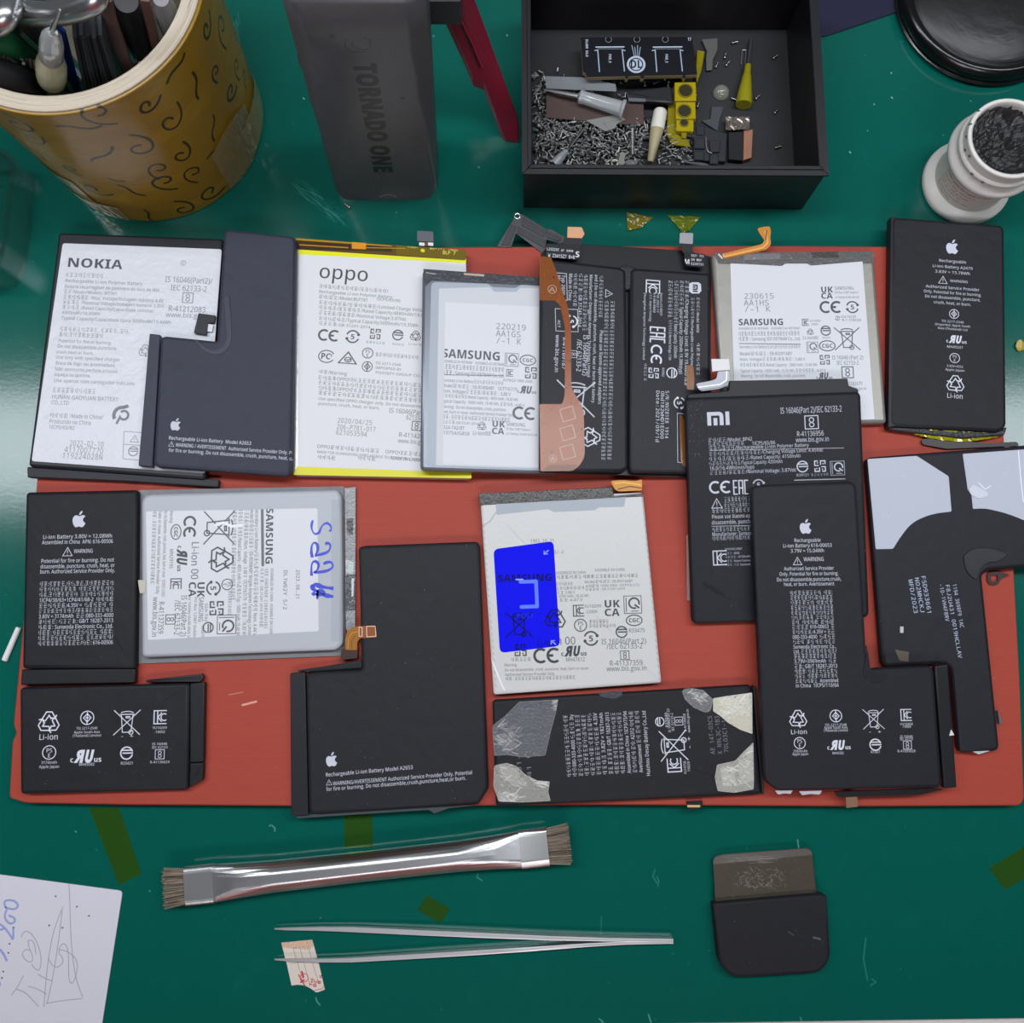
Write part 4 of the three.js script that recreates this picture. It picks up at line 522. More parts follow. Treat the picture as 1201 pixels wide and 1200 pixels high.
{ // silver battery turned on its side with blue handwriting
  const c = CR(0, 550, 2.7295), B = battery('silver and white battery turned on its side with blue marker writing', c, [[445, 72], [1095, 60], [440, 620]], BT, 4.6);
  B.part('film_skirt', [[442, 68], [1100, 56], [1104, 598], [436, 624]], { y0: 0, t: 0.8, r: 0.8, base: '#8a8d90', mat: { roughness: 0.35, transmission: 0.3 }, wrink: [wrinkle, 0.25, 20] });
  B.part('cell', [[450, 80, 4], [1080, 66, 4], [1092, 88], [1096, 560, 4], [1075, 580, 4], [452, 604, 2]], { y0: 0.1, t: 4.5, base: '#aeb2b8', bevel: 1.2, mat: { roughness: 0.5, metalness: 0.12 }, wrink: [softNoise, 0.1, 24], print: (p) => { p.poly([[1060, 98], [1090, 98], [1094, 552], [1058, 552]], '#a0a6ad', 0.8); } });
  B.part('label', [[466, 136], [1015, 126], [1019, 520], [472, 548]], {
    y0: B.t, t: 0.1, r: 0.8, base: '#d4d6da', mat: { roughness: 0.42 }, wrink: [wrinkle, 0.07, 26], print: (p) => {
      const R = { rot: 90 }; p.col = '#5f6269'; p.specks(20, ['#9a9ca3'], 0.05, 0.12);
      p.t('SAMSUNG', 863, 124, 186, 24, { b: 1, col: '#4a4d54', rot: 90 });
      p.rows([['Secondary Li-ion Battery/二次锂离子电池组/二次鋰電池組 Nom. 4.44 V', 822, 126, 410, 11], ['Model/型号/型號/모델명 : EB-BS908ABY Ningde Amperex Technology Limited', 805, 126, 416, 11], ['标称电压/標稱電壓/Nom. Voltage : 3.88 V  1ICP7/67/79  额定能量 : 18.83 Wh', 788, 126, 416, 11], ['额定容量/額定容量/Rated Capacity : 4855 mAh 典型容量/Typ : 5000 mAh 19.40 Wh', 769, 126, 416, 11], ['제조자/제조원/제조국 중국 리튬이온전지조립 삼성전자 정격전압', 750, 126, 300, 11], ['ASSEMBLED IN CHINA  ASSEMBLÉ EN CHINE', 870, 318, 216, 9], ['제조자 : 삼성전자/制造商 : 宁德新能源科技有限公司', 852, 318, 195, 9], ['执行标准 : GB 31241-2014 中国制造', 838, 318, 190, 9], ['Warning', 548, 134, 40, 10], ['Do not disassemble, crush, puncture, heat, burn or reuse   YJ10531-21021', 530, 134, 280, 10], ['Take or reuse. Authorized Service Provider Only', 512, 134, 270, 10], ['警告 : 禁止拆解、挤压、穿刺、请勿加热或焚烧', 494, 134, 240, 10], ['MH29195', 548, 256, 64, 11], ['Li-ion 00', 624, 232, 124, 23], ['SAMSUNG', 643, 410, 80, 15], ['PO Box 12987 Dublin', 625, 410, 130, 9], ['or Yateley GU46 6GG UK', 607, 410, 138, 9], ['サムスン電子ジャパン', 735, 390, 80, 9], ['IS 16046(Part 2)', 589, 404, 132, 18], ['/IEC 62133-2', 568, 420, 112, 18], ['R-41137359', 517, 424, 104, 17], ['www.bis.gov.in', 497, 410, 128, 17], ['02A-T42', 660, 430, 60, 9], ['R33475', 648, 500, 40, 9]], R);
      p.rows([['2023.06.21', 952, 322, 96, 11], ['DL1W62Y S/2', 912, 324, 128, 11]], { ...R, f: 'monospace' }); p.line([[838, 128], [840, 308]], 9, '#6b6e75');
      p.col = '#4b4e55'; p.i('ce', 606, 184, 62, R).i('bin', 700, 188, 108, { rot: 90 }).i('recycle', 705, 290, 90, R).i('cgc', 562, 202, 50, R).i('ru', 580, 284, 46, R).i('kc', 562, 366, 40, R).i('ukca', 628, 386, 52, R).i('five', 682, 382, 50, R).i('pse', 726, 370, 38, R).i('bsmi', 692, 446, 46, R).i('qic', 724, 498, 62, R).i('rcirc', 665, 508, 38, R).i('bis', 544, 482, 34, R);
      p.line([[690, 180], [715, 172], [740, 184], [772, 180]], 9, '#e6e8ea');
    },
  });
  { // the marker strokes run over label and foil: thin ink film
    const c2 = CR(330, 570, 5.715), S = [[[208, 230], [200, 262], [204, 298], [222, 322], [250, 312], [262, 282], [280, 258], [305, 250], [328, 270], [330, 292], [320, 305]], [[205, 480], [198, 440], [205, 392], [222, 380], [240, 400], [238, 440], [225, 470], [245, 462], [275, 455], [312, 438], [326, 405], [314, 384], [290, 388]], [[200, 602], [198, 560], [205, 516], [225, 505], [246, 525], [236, 565], [215, 580], [262, 576], [312, 565], [342, 540], [330, 512], [296, 514], [280, 524]], [[346, 688], [270, 676], [222, 662], [205, 672], [222, 700], [262, 706], [290, 724]], [[200, 722], [240, 726], [345, 742]], [[240, 700], [238, 760]]];
    const parts = S.map((q, i) => { const cur = new THREE.CatmullRomCurve3(q.map(([x, y]) => { const [X, Y] = c2(x, y), d = ray(X, Y); const loc = B.P(B.t + 0.12)((X - 0) * 2.7295, (Y - 550) * 2.7295); return V3(loc[0] * MM, (B.t + 0.11) * MM, loc[1] * MM); })); const n = 40, w = [0.42, 0.5, 0.5, 0.8, 0.75, 0.5][i] * MM, R = []; for (let k = 0; k <= n; k++) { const p = cur.getPoint(k / n), t = cur.getTangent(k / n), s = V3(-t.z, 0, t.x).normalize().multiplyScalar(w * (0.85 + 0.25 * Math.sin(k * 0.5 + i))); R.push([p.clone().add(s), p.clone().add(s).setY(p.y + 0.00004), p.clone().sub(s).setY(p.y + 0.00004), p.clone().sub(s)]); } return loft(R, 0.5); });
    mesh('marker_writing', mergeGeometries(parts), M(0x2a3cc4, 0.4), B.g, 'blue handwritten letters');
  }
  B.part('end_strip', [[1102, 62], [1137, 58], [1135, 510], [1128, 548], [1106, 512]], { y0: 0.9, t: 0.8, r: 0.3, base: '#8d9193', mat: { roughness: 0.2 }, wrink: [wrinkle, 0.3, 10], ppm: 12, print: (p) => { p.poly([[1108, 160], [1130, 158], [1128, 212], [1110, 214]], '#4b4d50').poly([[1106, 340], [1136, 338], [1136, 452], [1106, 455]], '#55585b').poly([[1124, 350], [1132, 350], [1130, 408], [1124, 410]], '#c9cbcc').poly([[1104, 290], [1132, 300], [1130, 335], [1106, 336]], '#b4bfbf'); for (let i = 0; i < 40; i++) { const x = rr(1104, 1134), y = rr(62, 510); p.poly([[x, y], [x + rr(2, 9), y + rr(-4, 4)], [x + rr(-3, 5), y + rr(4, 12)]], rnd() < 0.5 ? '#c4c8c9' : '#6f7476', 0.5); } } });
  B.part('orange_flex', [[1104, 580], [1103, 545, 2], [1110, 520, 2], [1128, 505, 2], [1200, 501, 0.4], [1205, 540, 0.4], [1150, 542, 1], [1142, 556], [1142, 580]], { y0: 4.35, t: 0.3, r: 0.5, base: '#9a6420', mat: { roughness: 0.35 }, ppm: 14, print: (p) => { p.line([[1112, 575], [1114, 545], [1125, 525], [1150, 520]], 2, '#c98f45').line([[1124, 575], [1125, 550], [1136, 534]], 2, '#6d4412').poly([[1145, 502], [1205, 500], [1207, 542], [1145, 542]], '#8d5027').line([[1148, 506], [1158, 508], [1158, 536], [1148, 536]], 2.4, '#e2c9b4', { close: 1 }).line([[1172, 504], [1200, 504], [1202, 536], [1173, 538]], 2.4, '#e2c9b4', { close: 1 }); } });
  B.part('flex_root', [[1092, 576], [1144, 572], [1142, 606], [1088, 612]], { y0: 1, t: 3.3, r: 0.4, base: '#3c2720', mat: { roughness: 0.4 } });
  B.part('side_contact', [[440, 356], [466, 356], [463, 398], [446, 398]], { y0: 4.3, t: 0.5, r: 0.2, base: '#aaa69a', mat: { roughness: 0.35, metalness: 0.4 } });
}
{ // L-shaped, lower middle
  const c = CR(320, 560, 2.857);
  const B = lBattery('black L-shaped battery in the lower middle, left of the white one with blue sticker', c, [[110, 652], [700, 610], [118, 1132]], BT,
    [[285, 234, 1], [305, 228, 1], [680, 214, 1], [692, 225, 1], [722, 1042, 0.6], [690, 1094, 1], [118, 1130], [108, 654], [296, 642, 0.8]], [[56, 656], [107, 652], [118, 1132], [60, 1134]], (p) => {
      p.i('apple', 195, 944, 40, { col: '#c6c9d6' }).t('Rechargeable Li-ion Battery Model A2653', 175, 997, 288, 12, { rot: -1 });
      p.i('warn', 187, 1022, 20).t('WARNING/AVERTISSEMENT Authorized Service Provider Only. Potential', 200, 1026, 458, 12, { rot: -0.5 }).t('for fire or burning. Do not disassemble,crush,puncture,heat,or burn.', 177, 1045, 460, 12, { rot: -0.5 });
      p.specks(60, ['#dfe1e6'], 0.05, 0.13, 0.8);
    }, '#1b1d22');
  B.part('bottom_film', [[75, 1132], [450, 1110], [690, 1098], [590, 1108], [540, 1126], [520, 1114], [80, 1142]], { y0: 0.2, t: 0.6, r: 0.3, base: '#4c4f55', mat: { roughness: 0.3 } });
  B.part('inner_ledge', [[80, 648], [224, 624], [296, 612], [298, 640], [110, 654]], { y0: 0.2, t: 2, r: 0.6, base: '#1e2024', bevel: 0.4, mat: { roughness: 0.35 } });
}
{ // white battery with blue sticker
  const c = CR(540, 550, 2.927), B = battery('white battery with a bright blue sticker on its left half', c, [[62, 85], [630, 72], [110, 775]], BT, 4.6);
  B.part('cell', [[66, 100], [626, 80], [690, 735], [112, 776]], { base: '#c9cac8', bevel: 1, r: 1.2, mat: { roughness: 0.34 }, wrink: [wrinkle, 0.1, 18], print: (p) => {
    p.col = '#5b5e63'; for (let i = 0; i < 26; i++) { const y = 190 + i * 22; p.line([[76 + i * 1.7, y], [80 + i * 1.7, y + 8]], 3, '#8e9092', { a: 0.5 }).line([[632 + i * 2.0, y], [636 + i * 2.0, y + 8]], 3, '#8e9092', { a: 0.5 }); }
    p.rows([['1903.10.21', 238, 248, 84, 12], ['S/-2', 320, 285, 34, 12]], { f: 'monospace' });
    p.rows([['ASSEMBLED IN CHINA', 326, 357, 104, 9], ['ASSEMBLÉ EN CHINE', 459, 348, 105, 9], ['제조자/제조원 制造商:宁德新能源科技有限公司', 330, 372, 282, 10], ['Model/型号/型號: EB-BS916ABY', 425, 388, 166, 9], ['二次锂电池组', 326, 395, 60, 9], ['A/N型号 1588-3366  1ICP7/61/72', 428, 402, 186, 8], ['二次锂電池組/电池', 326, 410, 100, 9], ['标准编号 : GB 31241-2014', 428, 414, 136, 8], ['标称 3.88 V', 330, 425, 62, 9], ['4700 mAh, 18.20 Wh', 336, 438, 104, 9], ['充电 4.47 V', 338, 451, 80, 9], ['XU102099', 425, 471, 58, 11], ['-22004', 427, 490, 42, 11], ['サムスン電子', 440, 525, 68, 11], ['ジャパン株式会社', 440, 540, 92, 10], ['R33475', 576, 555, 56, 13], ['IS 16046(Part 2)', 482, 593, 154, 18], ['/IEC 62133-2', 500, 610, 124, 18], ['R-41137359', 510, 668, 114, 17], ['www.bis.gov.in', 500, 687, 137, 16], ['Warning', 149, 674, 42, 9], ['Do not disassemble, crush, puncture, heat, burn or reuse', 150, 690, 286, 10], ['Authorized Service Provider Only', 152, 706, 168, 10], ['警告 : 禁止拆解、挤压、穿刺、请勿加热或焚烧', 153, 721, 240, 10], ['Li-ion 00', 262, 592, 132, 26], ['MH47612', 360, 655, 66, 13], ['製造編號碼', 172, 655, 70, 10]]);
    p.col = '#3f4247'; p.i('kc', 402, 487, 44).i('ukca', 519, 478, 56).i('qic', 590, 466, 62).i('pse', 411, 537, 46).i('cgc', 595, 520, 56).i('rcirc', 552, 560, 44).i('five', 447, 582, 54).i('ce', 292, 641, 78).i('ru', 385, 627, 48).i('bis', 563, 640, 33).i('recycle', 320, 515, 86).i('bsmi', 205, 622, 42);
    p.line([[100, 640], [140, 740], [150, 760]], 5, '#e9eae9').line([[72, 200], [100, 180], [120, 150]], 4, '#a5a6a6').specks(40, ['#9b9c9c', '#fff'], 0.06, 0.2);
  } });
  B.part('top_flap', [[60, 84], [520, 62], [526, 92], [624, 84], [626, 96], [66, 126]], { y0: 0.5, t: B.t - 0.4, r: 0.4, base: '#4c4b49', bevel: 0.3, mat: { roughness: 0.25 }, wrink: [wrinkle, 0.4, 9] });
  B.part('silver_tape', [[120, 118], [568, 92], [560, 130], [475, 132], [458, 142], [320, 148], [300, 138], [122, 158]], { y0: B.t, t: 0.08, r: 0.3, base: '#a3abb3', mat: { roughness: 0.5, metalness: 0.05 } });
  B.part('orange_flex', [[514, 42, 1], [548, 38, 2], [600, 42], [622, 36], [622, 74], [532, 78, 2]], { y0: B.t - 0.1, t: 0.3, r: 0.6, base: '#c98a20', mat: { roughness: 0.35 }, print: (p) => p.line([[530, 50], [560, 46], [615, 55]], 5, '#e5b04c').line([[540, 70], [580, 60], [620, 66]], 4, '#5a3b10') });
  B.part('sticker', [[112, 276, 2], [318, 248, 2], [341, 608, 2], [134, 632, 2]], { y0: B.t, t: 0.12, r: 2, base: '#0205e2', mat: { roughness: 0.55, specularIntensity: 0.2 }, label: 'bright blue sticker with the print below showing through', print: (p) => {
    const g = p.g; for (let y = 250; y < 632; y += 8) p.line([[112, y], [342, y - 20]], 1.4, '#1420ff', { a: 0.5 });
    p.col = '#040a4a'; p.t('SAMSUNG', 126, 376, 190, 24, { b: 1, col: '#03083a' }).i('bin', 200, 535, 92, { col: '#03041f' }).i('recycle', 320, 515, 70, { col: '#040a4a' }).i('bsmi', 205, 620, 36, { col: '#03041f' }).t('Li-ion', 262, 597, 60, 24, { col: '#03041f' });
    p.line([[205, 388], [258, 386], [262, 472], [208, 474]], 13, '#5f7ff2').line([[190, 380], [212, 380]], 6, '#8aa2f5').line([[300, 280], [286, 292]], 5, '#7d97f5').line([[286, 282], [286, 293], [298, 292]], 4, '#7d97f5').line([[325, 602], [312, 592]], 5, '#7d97f5').line([[322, 590], [310, 590], [310, 602]], 4, '#7d97f5');
    p.t('POLI', 190, 505, 60, 16, { col: '#1c2ee0', b: 1 });
  } });
}
{ // black battery turned on its side with torn tape
  const c = CR(540, 550, 2.927), B = battery('black battery turned on its side with torn whitish tape at both ends', c, [[108, 792], [1000, 740], [118, 1160]], BT, 4.2);
  B.part('cell', [[108, 794], [998, 740], [1034, 1118], [120, 1160]], { ...pouch, r: 1.5, print: (p) => {
    worn(p, 70); const R = { rot: -90 };
    ['美国苹果公司监制 二次锂电池 警告', '付款 080-333-4000 锂离子电 3ty', '入火中 严重鼓胀请勿使用 禁止加', '警告: 请勿拆解、刺破、挤压、投', '报入火中 警告: 請勿拆解、刺破', '电池电压充电限制电压 4.35V', '额定容量 3.82V = 1821mAh', '標稱 執行標準: GB/T 18287-2013', '製造商: 惠州市德賽電池有限公司', '制造商: 惠州市德赛电池有限公司', 'Assembled in China 1ICP3/73/94', '型号/零件号 型号: A2312 中国制造', 'Avertissement 电池 参考 组件号'].forEach((s, i) => p.t(s, 372 + i * 20.6, 1058 - i * 1.3, 205, 12, R));
    p.t('Huizhou Desay Battery Co.,Ltd', 645, 1055, 216, 12, R);
    p.i('rcirc', 683, 868, 34, R).i('bin', 730, 950, 100, R).i('kc', 733, 1020, 54, R).i('bis', 748, 866, 30, R); p.rows([['R33040', 708, 888, 50, 9], ['IS 16046(Part 2)/', 718, 905, 80, 8], ['IEC 62133-2', 729, 900, 60, 8], ['R-41136858', 772, 902, 60, 8], ['www.bis.gov.in', 784, 905, 78, 8], ['YU10758-', 772, 1048, 46, 8], ['19028', 784, 1040, 34, 8]], R);
    p.rows([['AE 14T-03CS', 865, 980, 128, 15], ['X N9L3C-1B3', 890, 980, 128, 15], ['70L03C1-1', 912, 975, 110, 15], ['T12J1-0518', 205, 1100, 190, 15], ['1541 0361', 238, 1100, 180, 15]], { ...R, f: 'monospace', col: '#7f838d' }); p.t('-  +', 785, 960, 40, 14, R);
  } });
  B.part('end_wrap', [[1002, 742], [1012, 745], [1042, 1116], [1034, 1118]], { y0: 0.3, t: 3, r: 0.3, base: '#25272c', bevel: 0.4 });
  let k = 0;
  const torn = (pts, base, op, streaks) => B.part('torn_tape', pts, { y0: B.t - 0.02 + 0.05 * k++, t: 0.16, r: 0.4, base, mat: { roughness: 0.3, transmission: op }, wrink: [wrinkle, 0.8, 9], ppm: 12, print: (p) => {
    for (const s of streaks) { const bx = boxOf(s); p.poly(s, '#dcdcd4', 0.35); for (let i = 0; i < 26; i++) { const x = bx[0] + rnd() * bx[2], y = bx[1] + rnd() * bx[3], a = rr(-0.9, 0.9), l = rr(8, 34); p.line([[x, y], [x + Math.cos(a) * l * 0.5 + rr(-3, 3), y + Math.sin(a) * l * 0.5], [x + Math.cos(a) * l, y + Math.sin(a) * l]], rr(0.8, 4), '#f2f2ea', { a: rr(0.2, 0.8), smooth: 1 }); } }
    p.line([...pts.map((q) => [q[0], q[1]])], 2.4, '#e4e4de', { close: 1, a: 0.55 }); p.specks(60, ['#f2f2ee', '#5f6166'], 0.08, 0.35, 0.5); } });
  torn([[108, 882, 1], [150, 850], [200, 800], [262, 796], [334, 792], [326, 838], [308, 905], [290, 984], [212, 990], [160, 982], [115, 985]], '#80828a', 0.5, [[[110, 920], [150, 905], [200, 950], [160, 975]], [[310, 795], [334, 792], [325, 830]], [[120, 880], [180, 900], [190, 930]]]);
  torn([[114, 1018, 1], [158, 1010], [190, 1020], [222, 1050], [262, 1070], [305, 1074], [300, 1108], [308, 1140], [210, 1145], [130, 1142], [112, 1090]], '#a3a39c', 0.25, [[[130, 1015], [190, 1030], [230, 1090], [180, 1090], [140, 1050]], [[125, 1110], [200, 1118], [190, 1140], [130, 1140]], [[240, 1066], [300, 1076], [298, 1090]]]);
  torn([[756, 758, 2], [790, 752, 2], [832, 760], [866, 792], [858, 830, 1], [842, 838, 1], [800, 820], [770, 792]], '#8a8b8e', 0.4, [[[775, 760], [820, 770], [850, 800], [815, 800]]]);
  torn([[866, 788], [900, 782], [1000, 768], [1001, 910], [960, 896], [918, 872], [888, 846], [866, 832]], '#c9c6b4', 0.05, [[[880, 790], [990, 775], [995, 850], [920, 840]]]);
  torn([[880, 1016], [942, 1002], [972, 970], [1004, 940], [1006, 1062], [1005, 1100], [940, 1112], [882, 1106], [872, 1060]], '#aaa9a0', 0.15, [[[950, 1000], [1000, 950], [1004, 1070], [960, 1085]], [[890, 1030], [930, 1020], [950, 1090], [900, 1090]]]);
  B.part('top_nick', [[470, 768], [555, 762], [552, 778], [530, 790], [480, 782]], { y0: B.t - 0.03, t: 0.15, r: 0.5, base: '#3c3e44', mat: { roughness: 0.25 }, wrink: [wrinkle, 0.4, 6] });
  B.part('bottom_connector', [[775, 1142], [830, 1140], [830, 1162], [815, 1170], [780, 1172]], { y0: 0.2, t: 1, r: 0.3, base: '#15171a', bevel: 0.2, ppm: 14, print: (p) => { for (let x = 778; x < 816; x += 9) p.line([[x, 1158], [x + 4, 1158]], 8, '#d3ad75'); } });
}
// ---------------------------------------------------------------- things in front of the board
const wpoly = (c, h, list) => list.map(([x, y, r]) => { const q = at(...c(x, y), h); return r === undefined ? [q.x, q.z] : [q.x, q.z, r * MM]; });
function printed(pts, c, h, base, ppm, fn) { const b = boxOf(pts).map((v) => v * 1000); const p = new Print(b, (x, y) => { const q = at(...c(x, y), h); return [q.x * 1000, q.z * 1000]; }, base, ppm); fn(p); return [p.tex(), boxOf(pts)]; }
const steel = M(0xbfc1c2, 0.3, 1), dullSteel = M(0x9a9a98, 0.38, 0.9);
{ // double-ended brush
  const c = CR(170, 940, 2.3096), A = at(...c(50, 235), 5), Z = at(...c(1152, 114), 5), d = Z.clone().sub(A), u = d.clone().normalize(), s = V3(-u.z, 0, u.x);
  const t = thing('double_ended_brush', 'steel tube brush with brown bristles at both flattened ends', 'brush', A.clone().setY(0));
  const k = d.length() / 1105, L = (n) => n * k, o = t.position;
  const sec = (x, w, h, y, n = 3) => Array.from({ length: 28 }, (_, i) => { const a = i / 28 * 2 * Math.PI, ca = Math.cos(a), sa = Math.sin(a), q = (v) => Math.sign(v) * Math.abs(v) ** (2 / n); return A.clone().addScaledVector(u, L(x)).addScaledVector(s, q(ca) * w / 2 * MM).setY((y + q(sa) * h / 2) * MM).sub(o); });
  const Rs = [[63, 12.9, 4.2, 5.6, 4], [64, 13, 4.4, 5.6, 4], [140, 12.9, 4.8, 5.6, 4], [150, 12.7, 5.4, 5.6, 3.6], [200, 11.9, 8.2, 5.4, 2.6], [300, 10.9, 10, 5.2, 2.1], [550, 10.3, 10.2, 5.2, 2], [800, 10.6, 10, 5.2, 2.1], [900, 11.5, 8.4, 5.4, 2.6], [955, 12.4, 5.6, 5.6, 3.6], [965, 12.6, 4.8, 5.6, 4], [1040, 12.6, 4.4, 5.6, 4], [1041, 12.5, 4.2, 5.6, 4]];
  const brushed = new THREE.MeshPhysicalMaterial({ color: 0xc4c5c6, metalness: 1, roughness: 0.34, bumpMap: bumpOf(softNoise, 4, 8, 1), bumpScale: 0.00006 });
  mesh('tube', loft(Rs.map((r) => sec(...r)), 0.5), brushed, t);
  for (const [x0, x1] of [[62, 138], [967, 1042]]) { const mid = [], N = [[x0, 13.2, 4.9], [x1, 13.2, 5.3]]; mesh('ferrule', loft(N.map(([x, w, h]) => sec(x, w, h, 5.6, 4.5)), 0.5), M(0xc9cac9, 0.34, 1, { bumpMap: wrinkle, bumpScale: 0.00006 }), t); }
  for (const [x0, x1] of [[64, 2], [1040, 1103]]) {
    const hs = []; for (let i = 0; i < 420; i++) { const a = rr(-5.9, 5.9), b = rr(-1.7, 1.7), f = rr(0.88, 1.03); const p0 = A.clone().addScaledVector(u, L(x0)).addScaledVector(s, a * MM).setY((5.6 + b) * MM).sub(o), p1 = A.clone().addScaledVector(u, L(x0 + (x1 - x0) * f)).addScaledVector(s, (a * 1.1 + rr(-0.5, 0.5)) * MM).setY((5.4 + b * 1.3 + rr(-0.4, 0.4)) * MM).sub(o); const g = rod(p0, p1, [[0, 0.13 * MM], [1, 0.09 * MM]], 4); const col = new THREE.Color().setHSL(0.09, 0.25, rr(0.08, 0.3)), n = g.attributes.position.count, cc = new Float32Array(n * 3); for (let j = 0; j < n; j++) cc.set([col.r, col.g, col.b], j * 3); g.setAttribute('color', new THREE.BufferAttribute(cc, 3)); hs.push(g); }
    const b = mesh('bristles', mergeGeometries(hs), M(0xffffff, 0.8, 0, { vertexColors: true }), t); b.userData.kind = 'stuff';
  }
}
{ // tweezers lying on their side
  const c = CR(170, 940, 2.3096), t = thing('tweezers', 'thin pointed steel tweezers lying open on the green mat', 'tweezers', at(788, 1101, 0)), o = t.position;
  const arm = (list, name) => { const R = list.map(([x, y, w, h, yc], i) => { const p = at(...c(x, y), yc), n = list[Math.min(i + 1, list.length - 1)], m = list[Math.max(i - 1, 0)], d = at(...c(n[0], n[1]), yc).sub(at(...c(m[0], m[1]), yc)).setY(0).normalize(), s = V3(-d.z, 0, d.x); return [[-1, -1], [-0.6, -1.05], [0.6, -1.05], [1, -1], [1, 1], [0.6, 1.05], [-0.6, 1.05], [-1, 1]].map(([a, b]) => p.clone().addScaledVector(s, a * w / 2 * MM).add(V3(0, b * h / 2 * MM, 0)).sub(o)); }); return mesh(name, loft(R, 0.4), M(0xcfd0d0, 0.42, 1), t); };
  arm([[350, 345, 0.42, 0.50, 1.90], [385, 345, 0.85, 0.99, 1.90], [470, 344, 1.27, 1.49, 1.90], [560, 345.5, 1.70, 1.86, 1.90], [700, 351, 1.78, 2.60, 1.90], [900, 359, 1.70, 3.10, 1.90], [1100, 367, 1.44, 3.35, 1.90], [1250, 371, 1.10, 3.35, 1.90], [1428, 373.5, 0.94, 3.10, 1.90]], 'arm');
  arm([[350, 428, 0.42, 0.50, 1.90], [385, 429, 0.85, 0.99, 1.90], [470, 430, 1.19, 1.49, 1.90], [560, 428, 1.53, 1.86, 1.90], [700, 419, 1.61, 2.60, 1.90], [900, 406, 1.61, 3.10, 1.90], [1050, 396, 1.44, 3.35, 1.90], [1200, 385, 1.19, 3.35, 1.90], [1300, 380, 1.02, 3.35, 1.90], [1428, 378, 0.94, 3.10, 1.90]], 'arm');
}
{ // paper scrap
  const c = CR(170, 940, 2.3096), pts = wpoly(c, 0.2, [[368, 383], [410, 379], [452, 375], [470, 440], [486, 510], [463, 519, 1], [450, 508, 1.5], [430, 498, 1.5], [410, 497], [396, 499], [384, 445]]);
  const [tx, bb] = printed(pts, c, 0.2, '#d9cfc3', 20, (p) => {
    p.poly([[368, 383], [452, 375], [456, 392], [440, 402], [372, 396]], '#c99a78', 0.6); for (let i = 0; i < 24; i++) { const x = rr(385, 450), y = rr(378, 402); p.line([[x, y], [x + rr(-5, 5), y + rr(-4, 4)]], 1.2, rnd() < 0.5 ? '#a8785a' : '#e9ddd0'); }
    for (const [a, b] of [[[400, 396], [428, 490]], [[418, 394], [446, 500]], [[440, 392], [470, 495]]]) p.line([a, b], 1.2, '#8e7a78'); p.line([[392, 440], [462, 430]], 1, '#a08a86');
    p.i('ring', 430, 478, 24, { col: '#c2383a' }); p.line([[415, 470], [432, 500]], 3, '#c2383a').line([[424, 462], [428, 476]], 5, '#c2383a').line([[421, 490], [430, 484]], 4, '#c2383a');
    p.rows([['ĐC', 458, 503, 20, 9], ['Tel', 448, 500, 20, 8], ['Bảo', 470, 495, 24, 9]], { rot: -80, col: '#b8282c', b: 1 }); p.line([[452, 514], [478, 508], [484, 500]], 1.4, '#c2383a');
  });
  const g = slab(pts, 0.05 * MM, 0.15 * MM); planarUV(g, ...bb);
  single('paper_scrap', g, new THREE.MeshPhysicalMaterial({ map: tx, roughness: 0.85 }), 'torn scrap of ruled paper with red print under the tweezer tip', 'paper');
}
